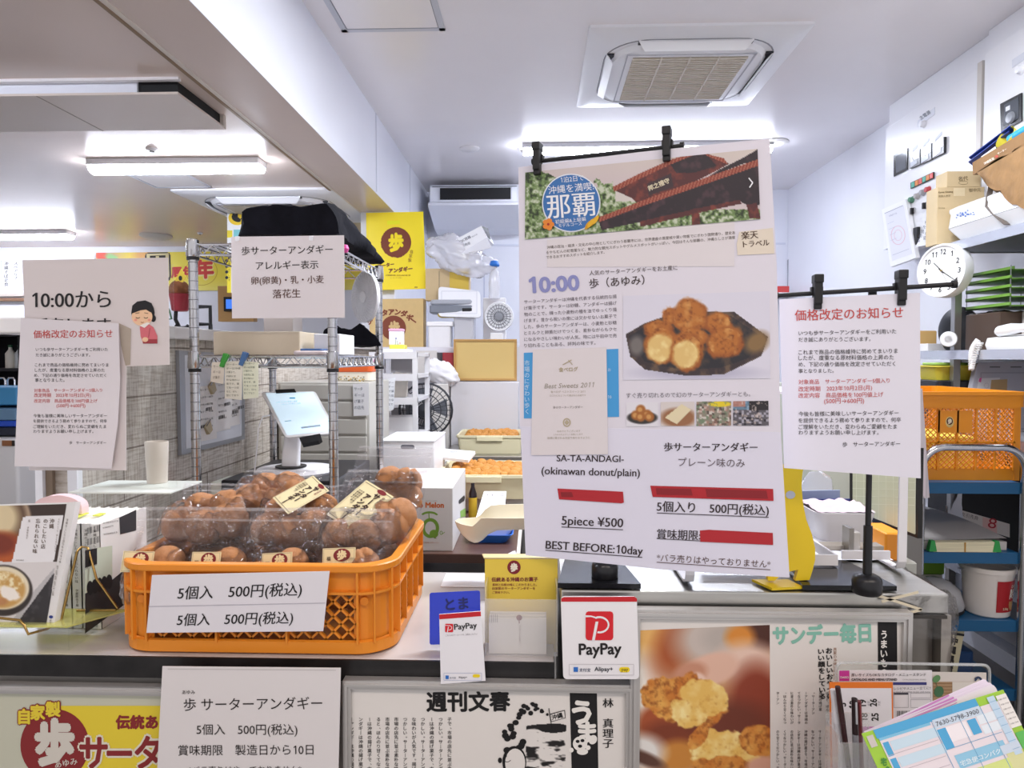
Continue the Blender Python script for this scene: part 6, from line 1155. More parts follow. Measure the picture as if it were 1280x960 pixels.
# stainless table at the back with a tray of doughnuts
zst = PY(0, 559, 4.0).z
t = thing('stainless_table', 'stainless work table at the back carrying a cream tray of doughnuts', 'table', (-.1, 4.1, 0)); MB().box(-.5, .75, 3.72, 4.22, zst-.045, zst, STEEL, .004).build('tabletop', t); MB().box(-.48, .73, 3.78, 4.2, .1, zst-.045, mat('8B8A88', .35, .6)).build('cabinet', t)
def tray(label, x0, x1, y0, y1, z, h, grp, n, m, dr):
    t = thing('cream_tray', label, 'tray', ((x0+x1)/2, (y0+y1)/2, z)); cx, cyy, hw, hd = (x0+x1)/2, (y0+y1)/2, (x1-x0)/2, (y1-y0)/2; T = mat('EEE6C2', .4)
    q = MB().loft([rr(cx, cyy, hw-.014, hd-.014, .02, z), rr(cx, cyy, hw-.006, hd-.006, .02, z+h-.012), rr(cx, cyy, hw, hd, .02, z+h-.012), rr(cx, cyy, hw, hd, .02, z+h), rr(cx, cyy, hw-.012, hd-.012, .02, z+h), rr(cx, cyy, hw-.018, hd-.018, .02, z+.006)], T); q.build('shell', t, 30)
    MB().box(cx-.07, cx+.07, y0-.006, y0+.004, z+h-.03, z+h-.004, T, .003).build('handle', t)
    rs = random.Random(n)
    for j in range(m):
        for i in range(n):
            p = V((x0+.03+dr+(x1-x0-.06-2*dr)*(i+.5*(j % 2)*.6)/(n-.7), y0+.03+dr+(y1-y0-.06-2*dr)*j/(m-1), z+h-dr*.75+rs.uniform(-.004, .008)))
            if p.x > x1-.03: continue
            o = put_donut(None, p, dr*rs.uniform(.92, 1.08), rs.randrange(50), None, 'doughnut', DMG); tag(o, grp[0], 'doughnut', grp[1])
    return t
a, b = PY(570, 556, 3.8), PY(654, 556, 3.8); tray('cream tray of doughnuts on the stainless table at the back', a.x, b.x, 3.8, 4.15, zst+.0005, .1, ('golden fried doughnut in the cream tray on the stainless table', 'doughnuts in the far tray'), 7, 4, .031)
# dark wooden table with the nearer tray
zw = .79
t = thing('dark_wood_table', 'dark wooden work table with the melon box and the nearer doughnut tray', 'table', (-.25, 2.7, 0)); MB().box(-.535, -.055, 2.17, 3.35, zw-.03, zw, mat('5A4038', .3, 0, .2, 6, stretch=(1, 14, 1)), .003).build('tabletop', t)
for x in (-.51, -.085):
    for y in (2.2, 3.32): MB().box(x-.02, x+.02, y-.02, y+.02, 0, zw-.03, mat('2A2428', .5)).build('leg', t)
MB().box(-.52, -.075, 2.2, 3.3, .45, .47, mat('2A2428', .5)).build('lower_shelf', t); MB().box(-.06, -.05, 2.18, 3.34, zw-.03, zw+.001, mat('E5DED6', .5)).build('edge_band', t)
a, b = PY(545, 620, 2.72), PY(664, 620, 2.72); zt2 = zw+.06
q = MB(); rbox(q, ((a.x+b.x)/2, 2.93, zw+.0005), (.32, .3, .059), mat('E0DEDC', .5), .006); tag(q.build('tray_stand_box'), 'low white box under the nearer doughnut tray', 'box')
tray('nearer cream tray of doughnuts on the dark wooden table', a.x, b.x, 2.72, 3.12, zt2+.0005, .095, ('golden fried doughnut in the nearer cream tray', 'doughnuts in the nearer tray'), 7, 6, .03)
# melon carton
c = PY(566, 688, 2.2); t = thing('melon_carton', 'tall white carton with green melon drawing and orange lettering beside the basket', 'box', (c.x-.1, 2.4, zw)); mx0, mx1, my0, my1, mz0, mz1 = c.x-.24, c.x, 2.2, 2.6, zw+.0005, PY(566, 610, 2.2).z
MB().box(mx0, mx1, my0, my1, mz0, mz1, mat('E3DFDC', .55), .002).build('body', t); pl = PlY(my0); OG, GR = 'D9702E', '7FA83E'
p = Print(pl); p.t('Lupiono Melon', 498, 555, 634, 634.5, OG, bold=.04); p.t('ルピアノメロン', 532, 547, 627, 627, '8A8A6A'); p.ring(538, 660, 11, 12.5, 4.2, GR, 1); p.ring(537, 645, 11, 6, 2.6, GR, 1, 200, 345); p.line(536, 639, 536.5, 649, 1.2, GR); p.poly([(543, 673), (547.5, 668), (546, 663), (541, 662), (538.5, 667), (538, 671), (546, 673)], GR, 2); p.ell(542.5, 667, 5.5, 5, GR, 2); p.ring(551.5, 666, 1.8, 2.5, .7, GR); p.line(552, 668, 556, 665, .7, GR); p.t('北海道産 赤肉メロン', 528, 549, 679, 679, 'C08A6A'); p.done(t)
px2 = PlX(mx1); p = Print(px2, .0008)
p.poly([(573.5, 625), (580, 619), (581, 622), (580, 626), (574, 630), (573, 628)], '111014', 0); p.poly([(575, 639), (581.5, 635), (582, 645), (575.5, 647)], '9CCB6A', 0); p.done(t, 'side_marks')
# white document carton and small stuff behind
a, b = PY(476, 552, 2.68), PY(543, 552, 2.68)
t = thing('white_file_box', 'plain white file box with a slot handle behind the melon carton', 'box', ((a.x+b.x)/2, 2.8, zw)); q = MB(); rbox(q, ((a.x+b.x)/2, 2.84, zw+.0005), (b.x-a.x, .32, a.z-zw), mat('F1F1F5', .45), .004); q.build('body', t); q = MB(); rbox(q, ((a.x+b.x)/2, 2.84, a.z+.001), (b.x-a.x+.006, .326, .004), mat('F6F6FA', .4), .004, .001); q.build('lid', t); pl = PlY(2.6798); p = Print(pl, .0003); p.poly(rpx(501, 556, 518, 561, 2.3), '6A6A74', 0); p.done(t, 'handle_slot')
pl = Pl(PY(545, 575, 2.9), PY(585, 575, 2.86), PY(547, 560, 3.05)); t = sheet('folded_white_carton', 'white printed folded carton lying askew behind the white file box', 'box', pl, [(545, 560), (594, 564), (585, 575), (543, 570)], mat('F2F2F6', .45), .012); p = Print(pl); p.t('業務用手袋', 563, 574, 566, 566, '8A8E9C'); p.done(t)
q = MB(); rbox(q, (PY(558, 590, 3.0).x, 3.2, zw+.0005), (.12, .16, .155), mat('DCD8D6', .5), .004); tag(q.build('pale_carton'), 'pale carton under the askew folded carton', 'box')
q = MB(); rbox(q, (PY(548, 590, 2.6).x+.012, 2.63, zw+.0005), (.03, .05, .13), mat('D9662F', .45), .004); tag(q.build('orange_pack'), 'small orange and white pack beside the white file box', 'pack')
# bottle, papers, blue dish on the table
c = V((PY(591, 640, 2.64).x, 2.64, zw)); t = thing('sauce_bottle', 'dark bottle with yellow label beside the melon carton', 'bottle', c); MB().lathe([(0, 0), (.015, 0), (.016, .07), (.015, .1), (.007, .125), (.007, .14), (0, .14)], c, mat('2A2226', .2), 16).build('body', t, 40); MB().lathe([(.0163, .01), (.0165, .08), (.0163, .085)], c, mat('E0B93A', .5), 16).build('label', t, 40)
pl = Pl(PY(598, 645, 2.5), PY(634, 645, 2.5), PY(606, 615, 2.62)); t = sheet('calendar_papers', 'printed papers propped behind the cream scoop', 'papers', pl, [(605, 614), (633, 614), (630, 645), (594, 650)], mat('EDEDF3', .5), .004); p = Print(pl)
for k in range(4): p.t('木金土日'[k], 608+k*6, 611+k*6, 620, 620, '6A5A6A'); p.line(606+k*6, 622, 606+k*6, 634, .3, 'A9A9B8')
for k in range(4): p.line(604-k, 622+k*5, 631-k, 622+k*5, .3, 'A9A9B8')
p.done(t)
c = PY(612, 676, 2.3); t = thing('blue_dish', 'shallow blue dish with white perforated liner on the dark wooden table', 'dish', (c.x, 2.36, zw)); q = MB().loft([rr(c.x, 2.36, .055, .055, .02, zw+.0005), rr(c.x, 2.36, .078, .075, .025, zw+.03), rr(c.x, 2.36, .074, .071, .025, zw+.03), rr(c.x, 2.36, .052, .052, .02, zw+.006)], mat('2F6FD0', .35)); q.build('dish', t, 40)
q = MB().loft([rr(c.x+.005, 2.36, .048, .048, .02, zw+.007), rr(c.x+.01, 2.37, .066, .062, .02, zw+.042), rr(c.x+.01, 2.37, .062, .058, .02, zw+.042), rr(c.x+.005, 2.36, .045, .045, .02, zw+.01)], mat('E2E6F4', .35)); q.build('liner', t, 40)
# weighing scale with cream scoop pan (its body stands behind the poster)
zs_ = 1.0362; cs = V((.075, 1.5, zs_)); t = thing('kitchen_scale', 'kitchen scale with large cream scoop pan reaching out beside the poster', 'scale', cs)
q = MB(); rbox(q, cs, (.14, .16, .06), mat('E6E2DA', .4), .02, .006); q.tube([cs+V((0, 0, .06)), cs+V((0, 0, .085))], .03, mat('E6E2DA', .4), 16); q.build('scale_body', t)
Yc = 1.5; CR = mat('E9E0C6', .35); q = MB()
def sec(px, ytop_b, ytop_f, ybot, hw, p_=2.2):
    x = PY(px, 640, Yc).x; zb, zf, z0 = PY(px, ytop_b, Yc+hw).z, PY(px, ytop_f, Yc-hw).z, PY(px, ybot, Yc).z; out = []; n = 14
    for k in range(n+1):
        s_ = -1+2*k/n; zt = zf+(zb-zf)*(s_+1)/2; out.append(V((x, Yc+hw*s_, z0+(zt-z0)*abs(s_)**p_)))
    for k in range(n, -1, -1):
        s_ = -1+2*k/n; zt = zf+(zb-zf)*(s_+1)/2; out.append(V((x, Yc+(hw-.0035)*s_, z0+.0035+(zt-z0-.0035)*abs(s_)**p_)))
    return out
q.loft([sec(569.5, 650, 651, 653, .012), sec(572, 648, 652.5, 659, .026), sec(578, 647.5, 655, 668, .038), sec(586, 647, 657, 675, .046), sec(593, 646.5, 658, 678, .05), sec(598, 644, 654, 677.5, .053), sec(604, 637, 648, 674, .055), sec(611, 632, 647.5, 667, .056), sec(622, 630.5, 648, 662, .057), sec(660, 630, 648, 661, .058), sec(740, 630, 648, 661, .058), sec(760, 634, 652, 660, .05)], CR); q.build('scoop_pan', t, 40)
# ---------------------------------------------------------------- things on the counter next to the basket
pl = Pl(PY(541, 808, 1.135), PY(600, 808, 1.135), PY(538, 740, 1.16)); t = thing('blue_plate', 'deep blue acrylic change plate standing on the counter with faint writing', 'plate', pl.at(570, 806)); slab(MB(), pl, rq([(537, 741, 0), (600, 738, 0), (601, 804, 0), (537, 806, 0)], 3), .006, mat('1B35C4', .15, 0, 0, coat=.4)).build('panel', t)
p = Print(pl); p.t('とま', 557, 586, 762, 760, '141F6A', bold=.03, res=3); p.done(t)
# the small card hangs at the counter edge; brochure box with yellow card
t = thing('brochure_box', 'clear brochure box holding a yellow card with maroon disc beside the large payment sign', 'brochure holder', (-.02, 1.14, .92)); pl = PlY(1.17); MB()
slab(MB(), pl, [(606, 699), (697, 699), (697, 815), (606, 815)], .002, mat('E6C94A', .4)).build('yellow_card', t); q = MB(); a, b = pl.at(605, 697), pl.at(698, 697); q.prism([a, b, b+V((.004, .012, .003)), a+V((-.004, .012, .003))], [a-V((0, 0, .002)), b-V((0, 0, .002)), b+V((.004, .012, .001)), a+V((-.004, .012, .001))], mat('DCC890', .4)); q.build('card_fold', t)
p = Print(pl); p.ell(642.5, 709, 8.3, 8.6, '7E1F2C'); p.tv('歩', 642.5, 703.5, 714.5, 'EFE6D6', w=9, bold=.07, layer=2); p.t('伝統ある沖縄のお菓子', 614.5, 672.5, 726.5, 726, '7A2A2E', bold=.03, res=3)
for k, s in enumerate(('素材と伝統の味にこだわりました。', '自家製のサーターアンダギーを', 'ご賞味下さい。')): p.t(s, 615.5, (671, 669, 637)[k], 732+k*4.8, None, '8A3A36', bold=.02)
p.done(t); q = MB(); a, c_ = PY(606, 749, 1.118), PY(697, 826, 1.118)
for bx in ((a.x, c_.x, 1.118, 1.1205, .9205, a.z), (a.x, a.x+.0025, 1.12, 1.176, .9205, a.z+.02), (c_.x-.0025, c_.x, 1.12, 1.176, .9205, a.z+.02), (a.x, c_.x, 1.1735, 1.176, .9205, a.z+.05)): q.box(*bx, film_mat('hazy_acrylic', (.97, .97, .97), .02, .08, 0, 1, .18))
q.build('box', t)
for k in range(5): y = 1.125+k*.007; MB().box(a.x+.006, c_.x-.018-.004*(k % 2), y, y+.0022, .9212, PY(0, 766-(k % 2), 1.12).z, mat('ECE6E2', .5)).build('leaflet', t)
p = Print(PlY(1.1248), .0004); p.ell(649, 772, 3.6, 3.6, '7E1F2C'); p.line(649, 776, 649, 779, 1, '7E1F2C'); p.tv('沖縄のお菓子', 650, 781, 806, 'B9A9A6', w=3)
for k in range(5): p.line(612+k*2.4, 768, 612+k*2.4, 778, .5, '6A6266')
p.done(t, 'leaflet_lettering')
q = MB(); rbox(q, (-.15, 1.5, .9205), (.1, .09, .002), mat('EDEDF2', .4), .003, .0006); tag(q.build('paper_note'), 'white paper note lying on the counter behind the blue plate', 'paper')
soft([[V((-.0935, 1.62, .78)), V((-.09, 1.62, .93)), V((-.05, 1.62, .95)), V((0, 1.62, .78))], [V((-.09, 1.74, .78)), V((-.085, 1.74, .9)), V((-.05, 1.74, .92)), V((0, 1.74, .78))]], mat('E6E4E8', .5), 'white_sack', 'white sack between the counter and the dark wooden table', 'sack', amp=.01)
q = MB(); rbox(q, (-.05, 1.69, 0), (.16, .16, .779), mat('3A3436', .6), .006); tag(q.build('dark_bin'), 'dark bin carrying the white sack', 'bin')
# ---------------------------------------------------------------- right wall: electrical cabinets
M_CAB = mat('ECEDF2', .3)
def glyph_on(q, M, txt, x, z, s_, m, rot=0., bold=.0):
    vs, fs, x0, x1 = glyphs(txt, bold, 3); c, d = math.cos(rot), math.sin(rot); P = []
    for g in vs: gx, gz = (g[0]-(x0+x1)/2)*s_, (g[1]-.36)*s_; P.append(M @ V((x+gx*c-gz*d, -g[2], z+gx*d+gz*c)))
    q.add(P, fs, m)
XC = 1.955
t = thing('electrical_cabinet', 'white wall cabinet with three small gauges and a row of coloured lamps', 'electrical cabinet', (XC, 3.5, 2.0))
ya_, yb_ = PX(1228, 80, XC).y, PX(1107, 170, XC).y; MB().box(1.985, XR, ya_, PX(1112, 128, 1.985).y, 2.0, ZC-.001, M_CAB, .002).build('case', t); MB().box(XC, 1.986, ya_+.02, yb_, 2.01, PX(1107, 161, XC).z, M_CAB, .003).build('door', t); MB().box(XC-.01, 1.99, ya_-.015, ya_+.018, 2.0, ZC-.12, mat('C9C4BE', .4)).build('edge_strip', t)
pc_ = PlX(XC)
def panel(nm, pts, th, col, rough=.35, out=0.): p_ = Pl(pc_.p+pc_.n*out, pc_.p+pc_.n*out+V((0, 1, 0)), pc_.p+pc_.n*out+V((0, 0, 1))); return slab(MB(), p_, pts, th, mat(col, rough)).build(nm, t)
q = MB().lathe([(0, -.022), (.014, -.02), (.016, -.006), (.02, -.004), (.02, 0)], pc_.at(1155, 155), mat('F4F5FA', .3), 18, 'X'); q.build('signal_lamp', t, 40)
panel('nameplate', [(1147, 151), (1168, 134), (1168, 143), (1147, 159)], .002, 'DDE0EA', .4, .002); p = Print(PlX(XC-.002)); p.t('主電源', 1151, 1164, 150, 141, '8A8E98', bold=.03); p.done(t)
panel('meter_window', [(1117, 194), (1134, 185), (1134, 212), (1117, 221)], .004, '1A1A1E', .2, .006); panel('window_glass', [(1120, 195), (1132, 188.5), (1132, 210), (1120, 216.5)], .002, '6A6E76', .12, .007)
for k, qd in enumerate(([(1137, 192.5), (1150, 186), (1150, 205), (1137, 211)], [(1151, 186), (1164, 179), (1164, 199), (1151, 205)], [(1165.5, 179), (1180, 171), (1179.5, 191), (1165.5, 198)])):
    panel('gauge', qd, .012, '2A2A2E', .3, .014); (a0, b0), (a1, b1), (a2, b2), (a3, b3) = qd
    panel('gauge_face', [(a0+.5, b0+.7), (a1-1, b1+.7), (a1-1, b1+11), (a0+.5, b0+11)], .001, 'E9EBF1', .2, .0152); panel('gauge_base', [(a0+.5, b0+11), (a1-4, b1+13), (a2-4, b2-1), (a3+.5, b3-1)], .001, 'A9AEBB', .3, .0152)
    p = Print(PlX(XC-.0155)); p.line(a0+6, b0+9, a0+3, b0+4, .5, '55585F'); p.done(t, 'needle')
    panel('gauge_label', [(a0+3, b0-6), (a1-3, b1-6.5), (a1-3, b1-2.5), (a0+3, b0-2)], .001, 'C9CCD6', .4, .002)
panel('lamp_strip', [(1138, 228.5), (1166.5, 215), (1166.5, 223), (1138, 236)], .006, '22181A', .3, .008)
for k in range(6): x = 1139+k*4.6; y = 228.6-k*2.2; panel('strip_lamp', [(x, y), (x+3.6, y-1.7), (x+3.6, y+4.6), (x, y+6.3)], .003, ('4FB09A', 'E0893A', 'DE5A52')[k % 3], .3, .0112)
for k, (x, y, col) in enumerate(((1141, 249.5, '5A8A72'), (1148, 245, 'B5B0B0'), (1155, 240.5, 'A9AAB0'), (1161.5, 237, 'C24A50'))): MB().lathe([(0, -.02), (.012, -.02), (.015, -.004), (.018, -.003), (.018, 0)], pc_.at(x, y), mat(col, .3), 16, 'X').build('push_button', t, 40)
for k, (x, y) in enumerate(((1143, 263), (1158, 256.5))): q = MB().lathe([(0, -.006), (.016, -.005), (.016, 0)], pc_.at(x, y), mat('B9BBC2', .3), 16, 'X'); c = pc_.at(x, y, .012); q.box(c.x-.008, c.x+.008, c.y-.006, c.y+.006, c.z-.018, c.z+.012, BLACK); q.build('rotary_switch', t)
c = pc_.at(1148, 294, .012); q = MB().box(c.x-.006, c.x+.01, c.y-.02, c.y+.02, c.z-.05, c.z+.04, mat('1C1C20', .4), .003); q.build('door_handle', t)
XC2 = 1.94; t = thing('electrical_cabinet', 'second white wall cabinet nearer the customer, with a dark meter window', 'electrical cabinet', (XC2, 2.6, 2.0)); MB().box(XC2+.02, XR, 2.1, ya_-.03, 2.02, ZC-.001, M_CAB, .002).build('case', t); MB().box(XC2, XC2+.02, 2.11, ya_-.04, 2.03, 2.72, M_CAB, .003).build('door', t); pc_ = PlX(XC2)
panel('meter_window', [(1250, 130), (1276.5, 116), (1276.5, 151), (1251, 165)], .006, '141418', .2, .008); panel('window_glass', [(1255, 131), (1273, 121), (1273, 148), (1255, 158)], .002, '50545C', .1, .009); panel('meter', [(1257, 134), (1262, 131.5), (1262, 137), (1257, 139.5)], .003, 'E2E4EA', .3, .011)
MB().lathe([(0, -.012), (.02, -.01), (.024, 0)], pc_.at(1267, 147, .01), mat('8A8E96', .3), 18, 'X').build('meter_dial', t, 40)
q = MB().lathe([(0, -.022), (.014, -.02), (.016, -.006), (.02, -.004), (.02, 0)], pc_.at(1277, 87), mat('F4F5FA', .3), 18, 'X'); q.build('signal_lamp', t, 40)
panel('nameplate', [(1265, 75), (1290, 58), (1290, 68), (1265, 85)], .002, 'D6D9E4', .4, .002)
pl = PlX(1.93); t = thing('certificate_frame', 'white framed certificate with a faint round seal hanging askew below the gauges', 'framed certificate', pl.at(1125, 330))
slab(MB(), pl, [(1102, 262), (1132, 249), (1145, 322), (1113, 334)], .02, mat('F2F3F7', .35)).build('frame', t); slab(MB(), Pl(pl.p+pl.n*.001, pl.p+pl.n*.001+V((0, 1, 0)), pl.p+pl.n*.001+V((0, 0, 1))), [(1106, 266), (1129, 256), (1140, 317), (1115, 326)], .001, mat('E6E7F0', .3)).build('paper', t); p = Print(pl, .0016); p.ring(1123, 294, 9, 12, .8, 'E6C3CB'); p.ring(1123, 294, 5, 7, .6, 'E6C3CB'); p.t('営業許可証', 1112, 1122, 271, 267, 'A9ACB8'); p.line(1106, 267, 1129, 257, .6, '9A9DA8')
for k in range(4): p.line(1110+k*1.2, 280+k*7, 1118+k*1.2, 276.5+k*7, .4, 'C3C6D2')
p.line(1116, 319, 1137, 311, .5, 'B9BCC8'); p.done(t)
pl = PlX(1.922); t = sheet('handwritten_strip', 'narrow handwritten paper strip hanging diagonally beside the framed certificate', 'paper', pl, [(1166, 266), (1174, 263), (1160, 306), (1144, 309)], mat('F0F1F6', .5)); p = Print(pl); p.tv('元栓を閉める', 1162, 270, 303, '5A5E6C', w=4.5, lean=-.45); p.tv('忘れずに確認', 1168, 268, 300, '6A6E7C', w=4, lean=-.4); p.done(t)
# clock
cc = PX(1180, 338.5, 1.712); M = Matrix.Translation(cc) @ Matrix.Rotation(math.radians(-68), 4, 'Z') @ Matrix.Rotation(math.radians(4), 4, 'Y')
t = thing('wall_clock', 'round white clock hanging on the end post of the steel rack', 'clock', cc)
q = MB(); q.M = M; q.lathe([(.1, .012), (.104, .022), (.11, .022), (.113, .012), (.113, -.026), (0, -.026)], (0, 0, 0), mat('EFF0F5', .35), 48, 'Y'); q.build('case', t, 40)
q = MB(); q.M = M; q.lathe([(0, .013), (.1, .013), (.1, .01)], (0, 0, 0), mat('F7F8FB', .5), 48, 'Y'); q.build('dial', t)
q = MB()
for k in range(1, 13): a = math.radians(90-30*k); glyph_on(q, M @ Matrix.Translation((0, -.0136, 0)), str(k), .079*math.cos(a), .079*math.sin(a), .03, mat('2E2E32', .5), 0, .03)
q.build('numerals', t, fix=False)
for nm, ang, L, wd, y in (('hour_hand', 300+11, .052, .0045, -.0155), ('minute_hand', 122, .08, .0035, -.017), ('second_hand', 146, .072, .001, -.0185)):
    a = math.radians(90-ang); d = V((math.cos(a), 0, math.sin(a))); q = MB(); q.M = M; q.bar(-d*.014+V((0, y, 0)), d*L+V((0, y, 0)), .001, wd, mat('2A2A2E', .4), (0, 1, 0)) if False else q.prism([V((0, y, 0))+d*u+V((-d.z, 0, d.x))*v for u, v in ((-.014, -wd/2), (L, -wd/3), (L, wd/3), (-.014, wd/2))], [V((0, y+.0006, 0))+d*u+V((-d.z, 0, d.x))*v for u, v in ((-.014, -wd/2), (L, -wd/3), (L, wd/3), (-.014, wd/2))], mat('2A2A2E', .4)); q.build(nm, t)
q = MB(); q.M = M; q.lathe([(0, .02), (.004, .02), (.004, .013)], (0, 0, 0), mat('8A7A50', .4), 12, 'Y'); q.build('spindle', t)
# ---------------------------------------------------------------- steel rack along the right wall
RX = 1.75; STL = mat('A8A7A4', .3, .9)
t = thing('steel_rack', 'steel wall rack at the end under the electrical cabinets, with telephone shelf', 'shelving', (1.93, 2.6, 0))
yp_, ye_ = PX(1190, 440, RX).y, PX(1180, 303, RX-.004).y
for y in (1.72, yp_, 3.6):
    for x in (RX, XR-.03): MB().box(x, x+.028, y-.014, y+.014, 0, 1.86 if y != 3.6 else 1.43, STL).build('post', t)
for z, y1 in ((1.885, ye_), (1.432, 3.58), (1.1, 3.58), (.55, 3.58), (.35, 3.58)):
    q = MB().box(RX-.004, XR-.002, 1.7, y1, z-.008, z, mat('D2D4DC', .25, .5)); q.box(RX-.008, RX-.002, 1.7, y1, z-.036, z+.002, mat('C9CDD8', .25, .6)); q.box(RX-.004, XR-.002, y1-.004, y1+.002, z-.036, z+.002, STL); q.box(RX+.01, XR-.01, 1.72, y1-.02, z-.034, z-.03, mat('3A3B40', .5)); q.build('shelf', t)
zu, zp = 1.8855, 1.4325
# white enamel-look appliance with blue flowers
t = thing('floral_dish_box', 'long white lidded box with blue flower motif on the upper steel shelf', 'container', (1.9, 2.5, zu)); q = MB()
def lp_(hw, hd, r, z): return rr(1.885, ye_-.435, hw, hd, r*.5, zu+(z-zu)*1.15, 6)
q.loft([lp_(.12, .36, .06, zu), lp_(.15, .4, .07, zu+.045), lp_(.153, .405, .07, zu+.05)], mat('EEF0F5', .25)); q.build('base', t, 40)
q = MB().loft([lp_(.153, .405, .07, zu+.052), lp_(.148, .4, .07, zu+.1), lp_(.152, .404, .07, zu+.108), lp_(.152, .404, .07, zu+.118), lp_(.13, .38, .06, zu+.128)], mat('EEF0F5', .25)); q.build('lid', t, 40)
p = Print(PlX(1.7345), .0012); r = random.Random(3); BL = '5B76B5'
for k in range(9): a = k*.7; p.ell(1206+r.uniform(-5, 5), 268+r.uniform(-3, 3), 1.2, 1.1, BL, 1, 10)
for x, y in ((1196, 272), (1197.5, 269), (1214, 267), (1217, 265.5), (1218, 268), (1201, 266), (1210, 263)): p.ell(x, y, 1.1, .8, BL, 1, 8)
p.ring(1199, 270, 4, 3, .4, BL, 1, 200, 330); p.ring(1215, 266, 4, 3, .4, BL, 1, 20, 150); p.done(t, 'flower_motif')
for k, (x0, x1, y0, y1, yy, lb) in enumerate(((1172, 1230, 234, 268, ye_-.015, 'tan printed carton at the end of the upper steel shelf, lower of two'), (1184, 1226, 214, 233.6, ye_-.015, 'tan carton with crest mark at the end of the upper steel shelf, upper of two'))):
    a, b = PY(x0, y0, yy), PY(x1, y1, yy); zb = zu+.13 if k == 0 else a.z*0+a.z-(214-233.6)/880*-1*yy if False else PY(1205, 233.8, yy).z; zb = zu if k == 0 else zb
    t = thing('tan_carton', lb, 'box', ((a.x+b.x)/2, yy+.04, zb)); MB().box(a.x, b.x, yy, yy+.085, zb+.0005, a.z, mat('CDB892', .6, 0, .04, 12), .002).build('body', t); p = Print(PlY(yy))
    if k == 0: p.t('Korea Ginseng', 1173, 1191, 241.5, 240.5, '7A6A4A', bold=.03); p.t('高麗人参茶', 1173, 1188, 246.5, 246, '8A7A5A'); p.t('御中元', 1211, 1226, 240, 239, '7A6A4A'); p.t('保存容器', 1173, 1181, 261, 261, '8A7A5A'); p.poly([(1192, 235), (1206, 235), (1206, 245), (1192, 245)], 'DCCBA8')
    else: p.t('名代', 1198, 1210, 226, 225, '7A6A4A', bold=.02); p.ring(1204, 228.5, 6, 2.4, .5, '8A7A5A')
    p.done(t)
# brown paper sack with rolled top, blue folder, yellow tape
KR = mat('8C6B45', .75, 0, .15, 20, .6); zb = zu+.15
RXs = lambda pts, X: [PX(x, y, X) for x, y in pts]
soft([RXs([(1222, 216), (1233, 207), (1258, 192), (1295, 172), (1305, 268), (1278, 258), (1256, 246), (1236, 232)], 1.725), RXs([(1222, 214), (1234, 203), (1262, 187), (1298, 170), (1305, 264), (1276, 254), (1254, 242), (1236, 230)], 1.83), RXs([(1232, 214), (1240, 206), (1264, 194), (1290, 182), (1296, 246), (1270, 242), (1250, 234), (1238, 226)], 1.92)], KR, 'brown_paper_sack', 'large crumpled brown paper sack on top of the floral box', 'sack', amp=.022, fr=13)
q = MB(); a, b = PX(1219, 211, 1.735), PX(1286, 172, 1.735); d = (b-a).normalized(); q.bar(a, b, .02, .05, mat('8E6C46', .7, 0, .08, 20, .2), (0, 0, 1)); t = tag(q.build('paper_roll_strip'), 'folded brown paper band with white printing along the sack top', 'paper band'); p = Print(PlX(1.722), .001); p.t('沖縄銘菓', 1231, 1244, 206, 199, 'E9E2D6', bold=.02); p.ell(1246, 195.5, 2, 1.6, 'C24A3A'); p.t('サーター', 1248, 1259, 193.5, 187, 'E9E2D6', bold=.02); p.done(t)
pl = Pl(PX(1212, 197, 1.79), PX(1262, 160, 1.79), PX(1225, 205, 1.85)); q = MB()
for o in (0, .012): q.prism([pl.at(x, y, o) for x, y in ((1211, 196+o*200), (1262, 157+o*200), (1275, 168+o*200), (1224, 206+o*200))], [pl.at(x, y, o+.004) for x, y in ((1211, 196+o*200), (1262, 157+o*200), (1275, 168+o*200), (1224, 206+o*200))], mat('1F3FA0', .4))
tag(q.build('blue_folder'), 'deep blue folder tucked behind the brown paper sack', 'folder')
pl = PlX(1.77); t = sheet('white_leaflet', 'white leaflet between the blue folder and the brown paper sack', 'paper', pl, [(1226, 196), (1244, 183), (1247, 192), (1232, 199)], mat('EFF0F4', .5))
q = MB(); c = PX(1256, 171, 1.775); ring_ = [c+V((.016*math.sin(a)*1.0, -.045*math.cos(a), .038*math.sin(a)-.0*math.cos(a))) for a in (2*math.pi*k/28 for k in range(28))]
q.loft([[p_+V((0, 0, 0)) for p_ in ring_], [p_+V((.03, .0, -.025)) for p_ in ring_]], mat('EBDD50', .5), False); tag(q.build('yellow_ribbon', None, 60), 'loop of yellow ribbon lying on the blue folder', 'ribbon')
q = MB().tube([PX(1264, 174, 1.79), PX(1290, 158, 1.79)], .018, mat('2FA3D6', .4), 14); tag(q.build('cyan_roll', None, 40), 'cyan roll beside the yellow ribbon loop', 'roll')
q = MB(); bd_ = [PX(1240, 228, 1.745), PX(1236, 245, 1.74), PX(1235, 258, 1.738), PX(1242, 266, 1.738), PX(1258, 280, 1.74)]
for a, b in zip(bd_, bd_[1:]): q.bar(a, b+(b-a).normalized()*.004, .003, .022, mat('6E655E', .3, .3), (1, 0, 0))
tag(q.build('grey_strap'), 'grey strap hanging in front of the floral box', 'strap')
